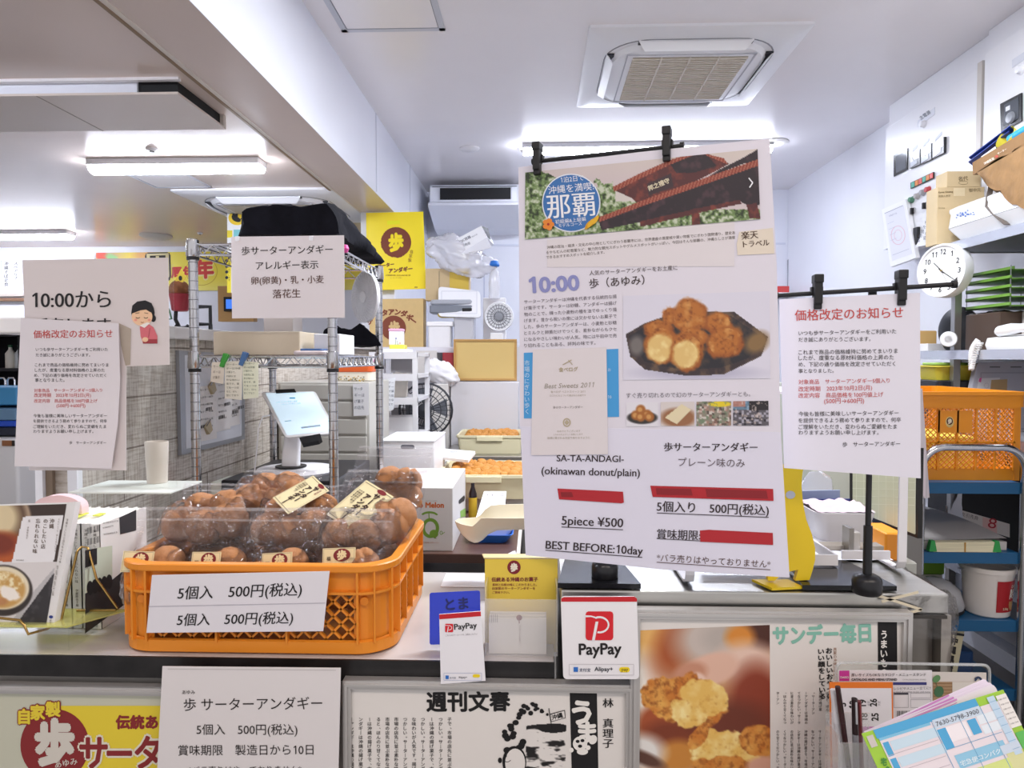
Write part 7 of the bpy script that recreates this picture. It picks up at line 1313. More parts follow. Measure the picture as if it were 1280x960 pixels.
# letter trays, cartons, phone
GT = mat('6C9A3A', .4); zt5 = PX(1215, 391, 1.9).z
q = MB(); rbox(q, (1.93, 2.93, zp), (.24, .22, zt5-zp-.016), mat('4A3A30', .6), .004); tag(q.build('dark_carton'), 'dark brown carton behind the telephone', 'box')
q = MB(); rbox(q, (1.99, 2.72, zp), (.2, .19, .15), mat('B9B2AE', .5), .004); t = tag(q.build('grey_printed_carton'), 'grey carton with black sign print behind the telephone', 'box'); p = Print(PlX(1.889), .001); p.poly([(1245, 398), (1253, 397), (1254, 410), (1246, 411)], '1C1C20'); p.poly([(1239, 399), (1243, 398), (1244, 410), (1240, 410)], 'B98F58'); p.done(t)
q = MB()
q.grid(lambda u, v: V((1.82+.22*u, 2.84+.2*v, zt5-.012+.008*mnoise.noise(V((u*5, v*5, 0))))), 12, 12, mat('55585C', .25, .4)); tag(q.build('foil_sheet', None, 60), 'crumpled dark foil between the dark carton and the green letter trays', 'foil')
t = thing('letter_tray', 'five-tier green wire letter tray on the dark carton near the clock', 'letter tray', (1.93, 2.92, zt5))
for k in range(5):
    z = zt5+.004+k*.0345; q = MB(); x0, x1, y0, y1 = 1.82+.01*(k == 4), 2.05, 2.78, 3.06; q.box(x0, x1, y0, y1, z, z+.003, GT); q.box(x0, x0+.006, y0, y1, z, z+.014, GT); q.box(x1-.006, x1, y0, y1, z, z+.014, GT); q.box(x0, x1, y1-.006, y1, z, z+.014, GT); q.build('tier', t)
for x in (1.823, 2.047):
    for y in (2.782, 3.057): MB().tube([(x, y, zt5), (x, y, zt5+.16)], .0018, mat('9A9CA0', .3, .8), 6).build('rod', t)
t = thing('telephone', 'white office telephone with coiled cord on the steel shelf', 'telephone', (1.88, 2.62, zp)); IV = mat('E9EAEC', .35)
q = MB().loft([rr(1.87, 2.58, .115, .24, .02, zp), rr(1.87, 2.58, .12, .245, .02, zp+.02), [V((p_.x, p_.y, zp+.045+.03*(p_.x-1.75)/.24)) for p_ in rr(1.87, 2.58, .115, .24, .02, zp+.05)]], IV); q.build('body', t, 30)
q = MB().loft([[V((1.79+.026*math.cos(a)*s_, 2.38+.42*u, zp+.07+.022*math.sin(a)*s_+.03*abs(2*u-1)**3*-0+.012*(1-(2*u-1)**2))) for a in (2*math.pi*k/12 for k in range(12))] for u, s_ in ((0, .5), (.05, 1), (.18, 1.05), (.3, .75), (.7, .75), (.82, 1.05), (.95, 1), (1, .5))], IV); q.build('handset', t, 50)
q = MB().hexa([V(p_) for p_ in ((1.93, 2.36, zp+.07), (1.98, 2.36, zp+.07), (1.98, 2.62, zp+.07), (1.93, 2.62, zp+.07), (1.975, 2.37, zp+.15), (1.985, 2.37, zp+.15), (1.985, 2.61, zp+.15), (1.975, 2.61, zp+.15))], mat('DDE3E8', .3)); q.build('display', t)
q = MB()
for i in range(4):
    for j in range(7): q.box(1.84+i*.02, 1.854+i*.02, 2.42+j*.03, 2.442+j*.03, zp+.058+i*.0025, zp+.066+i*.0025, mat('D2D6DA', .4))
q.build('keys', t)
a = V((1.742, 2.84, zp+.04)); cs_ = [a, V((1.728, 2.85, zp+.01)), V((1.722, 2.85, zp-.03)), V((1.722, 2.845, zp-.075)), V((1.73, 2.84, zp-.03)), V((1.745, 2.83, zp+.03))]
def spline(P, n):
    out = []
    for i in range(len(P)-1):
        p0, p1, p2, p3 = P[max(0, i-1)], P[i], P[i+1], P[min(len(P)-1, i+2)]
        for k in range(n): u = k/n; out.append(.5*((2*p1)+(p2-p0)*u+(2*p0-5*p1+4*p2-p3)*u*u+(3*p1-p0-3*p2+p3)*u**3))
    return out+[P[-1]]
cp = spline(cs_, 40); pts = []
for i, p_ in enumerate(cp): d = (cp[min(i+1, len(cp)-1)]-cp[max(i-1, 0)]).normalized(); s1 = d.orthogonal().normalized(); s2 = d.cross(s1); pts.append(p_+(s1*math.cos(i*1.25)+s2*math.sin(i*1.25))*.009)
MB().tube(pts, .0026, IV, 6).build('coiled_cord', t, 60)
# black lid and tape roll, papers at the far end of the phone shelf
cl = PY(1196, 413, 3.2); M = Matrix.Translation(cl) @ Matrix.Rotation(math.radians(-72), 4, 'Z'); q = MB(); q.M = M; q.lathe([(0, .012), (.04, .012), (.09, .004), (.105, -.008), (.105, -.014), (.09, -.006), (.0, .004)], (0, 0, 0), mat('1B1C20', .35), 36, 'Y'); tag(q.build('black_pan_lid', None, 40), 'black round pan lid leaning beside the rack post below the clock', 'lid')
ct = PY(1186, 424, 2.98); M = Matrix.Translation(ct) @ Matrix.Rotation(math.radians(-35), 4, 'Z'); q = MB(); q.M = M; q.lathe([(.014, .012), (.03, .012), (.032, .008), (.032, -.012), (.014, -.012), (.014, .012)], (0, 0, 0), mat('DADCE0', .3), 28, 'Y'); q.lathe([(0, .005), (.026, .006), (.026, .0)], (0, 0, 0), mat('5A5C62', .4), 24, 'Y'); tag(q.build('tape_roll', None, 40), 'round tape roll with grey core in front of the black pan lid', 'tape')
q = MB(); rbox(q, (1.84, 3.34, zp), (.14, .14, .035), mat('E6E4E6', .5), .004, .002, .1); tag(q.build('paper_stack'), 'stack of white papers on the steel shelf left of the rack post', 'papers'); q = MB(); rbox(q, (1.86, 3.47, zp), (.1, .08, .1), mat('C9A468', .6), .003); tag(q.build('small_tan_box'), 'small tan box behind the white paper stack', 'box')
# lower shelf: yellow bowl, trays, grey storage box
zl = 1.1005; c = PY(1188, 458, 3.12)
q = MB(); rbox(q, (c.x+.0, 3.14, zl), (.2, .22, PY(0, 477, 3.12).z-zl+.012), mat('23252B', .35), .02, .004); tag(q.build('black_tray_stack'), 'dark tray stack beneath the yellow bowl', 'trays')
zb_ = PY(0, 477, 3.12).z+.0125; q = MB().loft([rr(c.x, 3.14, .08, .075, .02, zb_), rr(c.x, 3.14, .1, .095, .03, zb_+.055), rr(c.x, 3.14, .108, .102, .03, zb_+.057), rr(c.x, 3.14, .108, .102, .03, zb_+.062), rr(c.x, 3.14, .098, .093, .03, zb_+.062), rr(c.x, 3.14, .078, .073, .02, zb_+.005)], mat('DCD04C', .35)); tag(q.build('yellow_bowl', None, 40), 'yellow plastic bowl on the lower steel shelf behind the orange crate', 'bowl')
q = MB(); rbox(q, (c.x-.01, 3.14, zb_+.063), (.15, .12, .012), mat('9CC060', .35), .02, .003); tag(q.build('green_lid_tray'), 'green lidded tray on the yellow bowl', 'tray')
t = thing('grey_storage_box', 'pale grey storage box standing on edge behind the orange crate', 'storage box', (1.93, 2.72, .985)); pl = Pl(PY(1206, 545, 2.97), PY(1300, 545, 2.97), PY(1222, 453, 3.0)); slab(MB(), pl, rq([(1222, 453, 0), (1310, 452, 0), (1310, 542, 0), (1203, 542, 0)], 4), .03, mat('C3C6D4', .4)).build('tub', t); p = Print(pl); p.box(1226, 466, 1306, 536, 1.2, 'A9ADBE'); p.rect(1237, 458, 1250, 459.5, '70747F'); p.rect(1263, 458, 1277, 459.5, '70747F'); p.poly([(1223, 473), (1250, 472), (1247, 500), (1219, 500)], 'E9EBF2', 1); p.poly([(1239, 475), (1259, 474), (1258, 500), (1236, 500)], 'CDAF82', 2); p.poly([(1224, 473), (1227, 472), (1226, 478), (1223, 477)], 'E06AA8', 2); p.ring(1233, 482, 3, 3.4, .5, 'C9CCD8', 2); p.done(t, 'papers')
# ---------------------------------------------------------------- trolley with crate
TX0, TX1, TY0, TY1 = 1.285, 1.622, 2.38, 3.0; BLU = mat('1F5E8C', .4)
t = thing('service_trolley', 'blue four-shelf trolley with chrome arch handles carrying the orange crate', 'trolley', ((TX0+TX1)/2, 2.7, 0))
for y in (TY0, TY1):
    arch = [V((TX0, y, .06)), V((TX0, y, 1.03))]+[V((TX0+.075-.075*math.cos(a), y, 1.03+.075*math.sin(a))) for a in (math.pi/2*k/8 for k in range(1, 9))]+[V((TX1-.075+.075*math.sin(a), y, 1.03+.075*math.cos(a))) for a in (math.pi/2*k/8 for k in range(0, 9))]+[V((TX1, y, .06))]
    MB().tube(arch, .0125, CHROME, 14).build('handle_frame', t, 50)
for z in (.985, .75, .52, .285):
    q = MB().box(TX0+.012, TX1-.012, TY0+.01, TY1-.01, z-.006, z, BLU); q.box(TX0+.012, TX1-.012, TY0+.004, TY0+.014, z-.036, z+.001, BLU); q.box(TX0+.012, TX1-.012, TY1-.014, TY1-.004, z-.036, z+.001, BLU); q.box(TX0+.008, TX0+.016, TY0+.01, TY1-.01, z-.036, z+.001, BLU); q.box(TX1-.016, TX1-.008, TY0+.01, TY1-.01, z-.036, z+.001, BLU); q.build('shelf', t)
for x in (TX0, TX1):
    for y in (TY0, TY1): MB().lathe([(0, -.012), (.03, -.012), (.03, .012), (0, .012)], (x, y, .03), BLACK, 18, 'X').build('wheel', t); MB().lathe([(.02, .03), (.03, .035), (.03, .045), (.0, .05)], (x, y, .03), mat('7A8A9A', .4), 16).build('caster', t)
# crate
OR2 = mat('E8921F', .35, 0, .03, 8); kx0, kx1, ky0, ky1, kz = 1.268, 1.652, 2.425, 2.95, .9855; kh = .3
q = MB(); RR_ = lambda i_, z: rr((kx0+kx1)/2, (ky0+ky1)/2, (kx1-kx0)/2-i_, (ky1-ky0)/2-i_, .02, z, 3)
q.loft([RR_(.012, kz), RR_(.012, kz+.006)], OR2)
q.loft([RR_(.01, kz), RR_(.01, kz+.04), RR_(.015, kz+.04), RR_(.015, kz)], OR2, False); q.loft([RR_(.0, kz+.25), RR_(0, kz+.3), RR_(.012, kz+.3), RR_(.014, kz+.29), RR_(.014, kz+.25)], OR2, False); q.loft([RR_(-.004, kz+.29), RR_(-.004, kz+.302), RR_(.014, kz+.302), RR_(.014, kz+.29)], OR2, False)
def lat2(P0, ux, L, z0, z1, out):
    global M_OR
    keep = M_OR; M_OR = OR2; lattice(P0, ux, L, z0, z1, out, .0185, .0032, .0025); M_OR = keep
def mbswap(): pass
for yy in (ky0+.008, ky1-.008): lat2(V((kx0+.03, yy, 0)), V((1, 0, 0)), kx1-kx0-.06, kz+.04, kz+.25, (0, 1, 0))
for xx in (kx0+.012, kx1-.012): lat2(V((xx, ky0+.035, 0)), V((0, 1, 0)), ky1-ky0-.07, kz+.04, kz+.25, (1, 0, 0))
for yy in (ky0+.006, ky1-.006):
    for k in range(6): x = kx0+.035+(kx1-kx0-.07)*k/5; q.box(x-.003, x+.003, yy-.003, yy+.006, kz+.035, kz+.26, OR2)
    q.box(kx0+.03, kx1-.03, yy-.003, yy+.008, kz+.128, kz+.134, OR2)
    q.box(kx0+.025, kx1-.025, yy-.005, yy+.006, kz+.245, kz+.252, OR2)
for x in (kx0+.012, kx1-.03):
    for y in (ky0+.008, ky1-.026): q.box(x, x+.018, y, y+.018, kz, kz+.28, OR2)
for xx in (kx0+.006, kx1-.006):
    for k in range(7): y = ky0+.035+(ky1-ky0-.07)*k/6; q.box(xx-.004, xx+.004, y-.003, y+.003, kz+.035, kz+.26, OR2)
a, b = PY(1172.5, 513, ky0+.004), PY(1215, 541, ky0+.004); q.box(a.x, b.x, ky0+.003, ky0+.012, b.z, a.z, OR2)
t = tag(q.build('lattice_crate'), 'tall orange lattice crate with emblem plate on the blue trolley', 'crate')
p = Print(PlY(ky0+.003)); p.ell(1187, 527.5, 5.2, 6.8, 'D9C07A'); p.ell(1187, 526.5, 4, 4.6, '4A1A20', 1); p.tv('歩', 1187, 523, 530, 'E9DCC0', w=5, bold=.06, layer=2); p.t('サーター', 1184, 1190, 533.5, 533.5, '7A3A24', layer=2); p.done(t, 'emblem')
q = MB(); rbox(q, (1.46, 2.7, kz+.007), (.2, .3, .13), mat('E2C84A', .5), .006); tag(q.build('yellow_carton'), 'yellow carton seen through the lattice of the orange crate', 'box')
# trolley load
q = MB(); zz = .751; q.grid(lambda u, v: V((TX0+.02+.29*u, 2.42+.52*v, zz+.03+.012*math.sin(v*3)+.01*u)), 10, 12, mat('C4C0C0', .6)); q.box(TX0+.02, TX0+.31, 2.42, 2.94, zz, zz+.028, mat('D2CECB', .6)); tag(q.build('paper_sacks', None, 60), 'flat pile of grey paper sacks on the second trolley shelf', 'paper sacks')
t = thing('envelope_bundle', 'bundle of cream envelopes held by a rubber band with green clips', 'bundle', (1.46, 2.41, .751)); q = MB(); a, b = PY(1166, 670, 2.392), PY(1244, 681, 2.392); q.hexa([V(p_) for p_ in ((a.x, 2.385, .752), (b.x, 2.385, .752), (b.x, 2.418, .752), (a.x, 2.418, .752), (a.x, 2.387, .783), (b.x, 2.387, .786), (b.x, 2.418, .786), (a.x, 2.418, .783))], mat('E6DDBC', .6, 0, .15, 300, stretch=(.02, 1, 1))); q.build('envelopes', t)
MB().box((a.x+b.x)/2-.002, (a.x+b.x)/2+.002, 2.3835, 2.386, .752, .785, mat('B98A3A', .5)).build('rubber_band', t)
for x in (a.x-.005, b.x+.0): q = MB(); q.hexa([V(p_) for p_ in ((x-.012, 2.381, .754), (x+.014, 2.381, .754), (x+.014, 2.4, .754), (x-.012, 2.4, .754), (x-.004, 2.384, .79), (x+.008, 2.384, .79), (x+.008, 2.4, .79), (x-.004, 2.4, .79))], mat('2F9A4A', .4)); q.build('green_clip', t)
t = thing('plastic_tub_bucket', 'white tub with red baking powder label on the third trolley shelf', 'bucket', (1.562, 2.47, .5205)); cb = (1.565, 2.47, .5205); MB().lathe([(0, 0), (.064, 0), (.068, .004), (.078, .15), (.084, .152), (.084, .166), (.08, .168), (.08, .15), (.07, .1), (0, .1)], cb, mat('E9E2DC', .35), 40).build('tub', t, 40)
q = MB(); n = 14; q.grid(lambda u, v: V((cb[0]+(.0705+.0085*v)*math.cos(-1.75+1.5*u), cb[1]+(.0705+.0085*v)*math.sin(-1.75+1.5*u), cb[2]+.022+.108*v)), 16, 6, mat('B3242B', .4)); l = q.build('label', t, 60); q = MB()
def cyl(txt, u0, v, s_, col, bold=.03):
    vs, fs, x0, x1 = glyphs(txt, bold, 3)
    P = []
    for g in vs:
        vv = v+(g[1]-.36)*s_/.108; r_ = .0712+.0085*vv-g[2]; an = -1.75+1.5*u0+(g[0]-x0)*s_/r_; P.append((cb[0]+r_*math.cos(an), cb[1]+r_*math.sin(an), cb[2]+.022+.108*vv))
    q.add(P, fs, mat(col, .5))
cyl('DOUBLE', .46, .82, .014, 'E9DCD0'); cyl('BAKING', .42, .66, .022, 'F4EDE6', .05); cyl('POWDER', .41, .5, .022, 'F4EDE6', .05); cyl('2.5kg', .2, .12, .01, 'E9E2C0')
q.add([(cb[0]+.0735*math.cos(-.98+.16*math.cos(k*.52)), cb[1]+.0735*math.sin(-.98+.16*math.cos(k*.52)), cb[2]+.048+.02*math.sin(k*.52)) for k in range(12)], [tuple(range(12))], mat('C9A06A', .5)); q.build('lettering', l, fix=False)
MB().tube([V((cb[0]+.086*math.cos(a), cb[1]+.086*math.sin(a), cb[2]+.15+.022*math.sin(a*1.0)*-1)) for a in (math.pi*k/12-.2 for k in range(14))], .002, mat('9A9A9E', .3, .8), 6).build('wire_handle', t)
c = V((1.405, 2.5, .5205)); q = MB().lathe([(.07, .012), (.088, .014), (.09, .03), (.075, .075), (.045, .1), (.02, .108), (0, .109)], c, film_mat('cloudy_plastic', (.9, .9, .93), .04, .2, 0, 1, .5), 30); q.lathe([(0, 0), (.086, 0), (.09, .006), (.088, .013), (.0, .013)], c, mat('16161A', .4), 30); q.lathe([(0, .014), (.045, .016), (.052, .05), (.03, .08), (0, .085)], c, mat('D9D2C8', .7, 0, .2, 60, .4), 20); tag(q.build('domed_container', None, 40), 'clear domed container on a black tray beside the white tub', 'container')
q = MB(); rbox(q, (1.4, 2.72, .5205), (.2, .2, .085), mat('DAD4C9', .5), .006); tag(q.build('white_carton_low'), 'white carton behind the clear domed container', 'box'); q = MB(); rbox(q, (1.4, 2.715, .606), (.2, .21, .05), mat('76A32E', .45), .004); tag(q.build('green_box'), 'bright green box on the third trolley shelf', 'box')
q = MB(); rbox(q, (1.42, 2.6, .2855), (.2, .3, .1), mat('1A3A66', .4), .02); tag(q.build('blue_bin'), 'deep blue bin on the lowest trolley shelf', 'bin')
t = thing('white_shaker', 'white shaker with black lid on the lowest trolley shelf', 'shaker', (1.345, 2.43, .2855)); MB().lathe([(0, 0), (.03, 0), (.032, .09), (0, .09)], (1.345, 2.43, .2855), mat('E6E4E2', .4), 20).build('body', t, 40); MB().lathe([(.033, .09), (.033, .115), (.028, .12), (0, .12)], (1.345, 2.43, .2855), mat('1A1B20', .4), 20).build('lid', t, 40)
t = thing('tall_label_pack', 'pale pack with dark vertical label standing behind the white shaker', 'pack', (1.41, 2.44, .2855)); M_ = Matrix.Translation((1.41, 2.45, .2855)) @ Matrix.Rotation(.15, 4, 'Y'); q = MB(); q.M = M_; q.box(-.03, .03, -.02, .02, .004, .19, mat('CFC6A6', .5)); q.build('pack', t); q = MB(); q.M = M_; q.box(-.031, .031, -.021, .021, .17, .178, mat('26262A', .5)); q.build('band', t); q = MB()
for i, ch in enumerate('沖縄黒糖'): glyph_on(q, M_ @ Matrix.Translation((0, -.0206, 0)), ch, 0, .148-i*.032, .028, mat('2A2626', .5), 0, .05)
q.build('lettering', t, fix=False)
q = MB(); rbox(q, (1.93, 3.13, .551), (.33, .18, .42), mat('1D1E22', .4), .01); t = tag(q.build('black_printer'), 'black printer inside the steel rack behind the trolley with a white calendar strip', 'printer'); pl = PlY(3.04); p = Print(pl, .001); p.poly([(1182, 632), (1262, 655), (1262, 672), (1182, 646)], 'D9D2D0'); p.poly([(1228, 646), (1246, 651), (1246, 668), (1228, 661)], 'E0B9B6', 1); p.t('8', 1234, 1244, 659, 661, 'B02A38', em=18, layer=2, res=4); p.t('大安友引先負', 1190, 1222, 641, 650, '6A6466', layer=2); p.done(t, 'calendar_strip')
soft([[PY(x, y, 2.97) for x, y in ((1184, 646), (1196, 622), (1199, 612), (1203, 614), (1202, 630), (1204, 648))], [PY(x, y, 3.0) for x, y in ((1186, 646), (1196, 624), (1199, 614), (1202, 615), (1201, 630), (1202, 648))]], mat('D6DAE6', .4), 'knotted_plastic_bag', 'knotted white plastic bag behind the grey paper sacks', 'bag', amp=.004, fr=30)
pl = PlY(2.3); t = thing('magazine_bundle', 'upright bundle of magazines beside the trolley and the white notice', 'magazines', PY(1156, 622, 2.3)); slab(MB(), pl, [(1138, 486), (1153, 486), (1162, 622), (1156, 623), (1142, 600)], .12, mat('D9D0D6', .5, 0, .2, 200, stretch=(1, .02, .02))).build('pages', t)
q = MB(); rbox(q, (1.235, 2.42, 0), (.06, .2, PY(0, 623, 2.3).z), mat('8A8784', .5), .01); tag(q.build('narrow_grey_cabinet'), 'narrow grey cabinet under the upright magazines', 'cabinet')
# ---------------------------------------------------------------- items on and behind the steel counter
zc = 1.0362
t = thing('cutting_board', 'greenish gridded cutting mat board with black edge propped behind the stand pole', 'board', PY(1120, 668, 1.9)); pl = Pl(PY(1147, 672, 1.86), PY(1064, 641, 2.2), PY(1149, 560, 1.86)); slab(MB(), pl, [(1062, 560), (1149, 560), (1147, 673), (1062, 641)], .012, mat('1F1E1E', .5)).build('edge', t); p = Print(pl); p.poly([(1066, 556), (1146, 556), (1144, 668), (1066, 637)], 'C2C3A6', 0)
for k in range(9): x = 1071+k*9.2; p.line(x, 556, x, 636.5+(x-1066)*.39, .5, 'D9DAC4')
for k in range(12): y = 565+k*9.5; p.line(1066, y-2, min(1144, 1144), y, .5, 'D9DAC4') if y < 634 else None
p.done(t, 'grid_surface')
q = MB(); rbox(q, (.92, 2.06, 0), (.18, .36, .86), mat('B9BAB2', .5), .006); tag(q.build('grey_back_cabinet'), 'grey cabinet behind the steel counter carrying the cutting mat board', 'cabinet')
t = thing('grey_green_locker', 'tall grey-green locker panel behind the blue card box', 'locker', (1.2, 2.85, 0)); MB().box(1.02, 1.24, 2.62, 3.0, 0, 1.3, mat('C6CBBE', .4), .004).build('case', t); MB().box(1.015, 1.24, 2.608, 2.62, .05, 1.28, mat('CDD2C6', .4), .003).build('door', t); MB().box(1.236, 1.246, 2.6, 2.62, 0, 1.28, mat('2A2624', .5)).build('hinge_gap', t)
# white flat-bar rack on the counter
t = thing('white_bar_rack', 'white flat-bar rack on the steel counter behind both hanging signs', 'rack', (.43, 1.2, zc)); WB = mat('EDEAEC', .35)
def strip(pts, wd, th, nm):
    q = MB()
    for a, b in zip(pts, pts[1:]): q.bar(a, V(b)+(V(b)-V(a)).normalized()*.001, wd, th, WB, (0, 1, 0))
    q.build(nm, t)
xl, xr = PY(863, 700, 1.115).x, PY(1128, 700, 1.2).x; zt_ = 1.34
foot = lambda x, y0, y1: [V((x, y0, zt_)), V((x, y0, zc+.02)), V((x, y0+.006, zc+.008)), V((x, y0+.02, zc+.003)), V((x, y1, zc+.003))]
for x, y0, y1 in ((xr, 1.2, 1.42), (xl, 1.115, 1.42)):
    q = MB(); pts = foot(x, y0, y1)
    for a, b in zip(pts, pts[1:]): d = b-a; q.hexa([a+V((-.007, 0, 0)), a+V((.007, 0, 0)), a+V((.007, .004 if abs(d.z) > abs(d.y) else 0, 0 if abs(d.z) > abs(d.y) else .004)), a+V((-.007, .004 if abs(d.z) > abs(d.y) else 0, 0 if abs(d.z) > abs(d.y) else .004)), b+V((-.007, 0, 0)), b+V((.007, 0, 0)), b+V((.007, .004 if abs(d.z) > abs(d.y) else 0, 0 if abs(d.z) > abs(d.y) else .004)), b+V((-.007, .004 if abs(d.z) > abs(d.y) else 0, 0 if abs(d.z) > abs(d.y) else .004))], WB)
    q.build('leg', t)
MB().box(xl, xr, 1.2, 1.43, zt_, zt_+.004, WB).build('top_plate', t); a, b = PY(950, 692, 1.21), PY(1046, 706, 1.21); q = MB().box(a.x-.1, b.x, 1.205, 1.21, b.z, a.z, WB); q.box(b.x+.022, xr, 1.24, 1.245, b.z+.001, a.z-.002, WB); q.box(b.x-.004, b.x, 1.21, 1.4, b.z, a.z, WB); q.build('rail', t)
# yellow stand
pl = PlY(1.128); q = MB(); slab(q, pl, [(960, 582), (986, 581), (1004, 579.5), (1005, 582), (1003, 592), (1002, 608), (1004, 630), (1008, 650), (1015, 668), (1019, 685), (1019, 700), (1016, 712), (1012, 725), (994, 726), (998, 712), (980, 716), (968, 726), (960, 726)], .01, mat('E3C31C', .35)); tag(q.build('yellow_stand'), 'wavy yellow plastic stand showing beside the poster edge', 'stand')
q = MB(); slab(q, Pl((0, 1.11, zc+.005), (1, 1.11, zc+.005), (0, 1.2, zc+.005)), [(940, 724), (985, 724), (1004, 733), (965, 735)], .004, mat('E3C31C', .35)); tag(q.build('yellow_foot_plate'), 'flat yellow plate on the counter below the wavy yellow stand', 'plate')
p = Print(PlY(1.1278), .0004); p.ell(988, 618.5, 6, 5, 'B9BCC6'); p.done(bpy.data.objects['yellow_stand'], 'grip_hole')
# tub with cards, steel bracket
t = thing('pale_tub', 'pale grey tapered tub with pinkish film behind the yellow stand', 'tub', (.58, 1.44, zc)); q = MB(); cx_ = PY(1045, 660, 1.44).x; zt0 = PY(1043, 642, 1.387).z; q.loft([rr(cx_, 1.44, .044, .042, .02, zc), rr(cx_, 1.44, .06, .053, .02, zt0), rr(cx_, 1.44, .056, .049, .02, zt0), rr(cx_, 1.44, .04, .038, .02, zc+.006)], mat('D6D2D2', .4)); q.build('tub', t, 40)
q = MB(); q.grid(lambda u, v: V((cx_-.056+.112*u, 1.392+.096*v, zt0+.002+.006*mnoise.noise(V((u*6, v*5, 1)))+.006*v)), 14, 10, mat('DCC3D0', .3)); q.build('film_cover', t, 60)
pl = PlY(1.5); t = sheet('blue_card', 'dark blue thank-you card with white lettering behind the pale tub', 'card', pl, [(985, 624.5), (1063, 623.5), (1060, 636), (1058, 680), (985, 680)], mat('22307C', .4), .003); p = Print(pl); p.t('ご時間にご協力くださいまして', 1003, 1059, 631, 629, 'B9C0E6'); p.t('ありがとうございます。', 992, 1032, 635.5, 634.5, 'B9C0E6'); p.done(t)
pl = PlY(1.53); t = sheet('grey_blue_card', 'plain grey-blue card standing behind the dark blue card', 'card', pl, [(985, 614), (1050, 612.5), (1050, 676), (985, 676)], mat('9DAAC8', .45), .003)
t = thing('steel_bracket', 'upright steel bracket in front of the pale tub', 'bracket', (.53, 1.3, zc)); a = PY(1067, 690, 1.32); MB().box(a.x-.011, a.x+.011, 1.315, 1.335, zc, PY(0, 656, 1.32).z, mat('B3ACA4', .3, .8), .004).build('upright', t); MB().box(a.x-.013, a.x-.004, 1.31, 1.34, zc, zc+.05, mat('8A847C', .3, .8)).build('slide', t); MB().box(a.x-.12, a.x+.06, 1.33, 1.36, zc, zc+.012, mat('A89E92', .35, .7)).build('base', t)
soft([[PY(x, y, 1.62) for x, y in ((1000, 640), (1000, 606), (1010, 592), (1024, 590), (1040, 598), (1042, 640))], [PY(x, y, 1.68) for x, y in ((1000, 640), (1002, 604), (1012, 590), (1026, 588), (1040, 596), (1042, 640))]], film_mat('white_bag_film', (.93, .93, .96), .06, .2, .6, 20, .42), 'clear_bread_bag', 'clear bag of bread behind the grey-blue card', 'bag', amp=.006, fr=22)
for k, (x, z, r_) in enumerate(((.61, 1.15, .022),)): pass
q = MB(); rbox(q, (.955, 1.95, .861), (.05, .12, .075), mat('E8922A', .4), .006); tag(q.build('orange_bin'), 'orange bin edge showing behind the stand pole', 'bin'); q = MB(); rbox(q, (.97, 2.1, .861), (.07, .16, .05), mat('1F4A9A', .4), .006); tag(q.build('blue_carton'), 'blue carton below the cutting mat board', 'box')
q = MB(); q.grid(lambda u, v: V((.50+.14*u, 1.27+.4*v, zc+.003+.004*mnoise.noise(V((u*4, v*6, 2))))), 10, 12, mat('E6E8F0', .3)); tag(q.build('white_film_sheet', None, 60), 'white film sheet lying on the end of the steel counter', 'film')
# wire hanger thing on the back wall and small red pack
q = MB()
for a, b in (((985, 366), (985, 325)), ((985, 325), (1026, 324)), ((1026, 324), (1026, 350)), ((1026, 330), (1016, 352))): q.tube([PY(*a, YB-.02), PY(*b, YB-.02)], .006, mat('9A9DA8', .4, .6), 6)
tag(q.build('wire_holder', None, 40), 'thin wire holder on the back wall above the clipped notice', 'wire holder')
a, b = PY(960, 358, 5.9), PY(985, 366, 5.9); q = MB(); rbox(q, ((a.x+b.x)/2, 5.9, b.z), (b.x-a.x, .06, a.z-b.z), mat('D24A48', .5), .004); q2 = q; tag(q.build('red_pack'), 'small red pack high on a shelf by the back wall', 'pack')
q = MB().box(a.x-.2, b.x+.2, 5.85, YB-.007, b.z-.02, b.z-.001, WHITE); tag(q.build('wall_shelf'), 'narrow white shelf on the back wall carrying the small red pack', 'shelf')
pl = PlY(YB-.008); t = sheet('blue_tape', 'strip of blue tape on the white back wall above the far tray', 'tape', pl, [(564, 513), (594, 511.5), (595, 515.5), (564, 517)], mat('5AAEE6', .4), .001)
# ---------------------------------------------------------------- foreground: leaflets, pens and parcel slips in front of the counter
t = thing('counter_ledge', 'steel ledge along the counter front under the pen holder', 'ledge', (.45, .95, .6)); MB().box(.2, .9, .82, 1.07, .6, .62, STEEL, .002).build('plate', t); MB().box(.3, .35, 1.0, 1.12, .4, .6, STEEL).build('bracket', t); MB().box(.7, .75, 1.0, 1.07, .4, .6, STEEL).build('bracket', t)
Yc = 1.03; t = thing('acrylic_catalog_stand', 'clear acrylic catalogue stand before the food page frame', 'display stand', (.55, Yc, .62)); pl = PlY(Yc)
slab(MB(), pl, rq([(1046, 829, 0), (1238, 832, 0), (1240, 1190, 0), (1044, 1190, 0)], 9), .004, CLEAR).build('back_panel', t); pe = rq([(1046, 829, 0), (1238, 832, 0), (1240, 1190, 0), (1044, 1190, 0)], 9); MB().tube([pl.at(x, y, -.002) for x, y in pe], .0022, film_mat('acrylic_edge', (.95, .96, .96), .12, .1, 0, 1, .3), 6, True).build('edge', t)
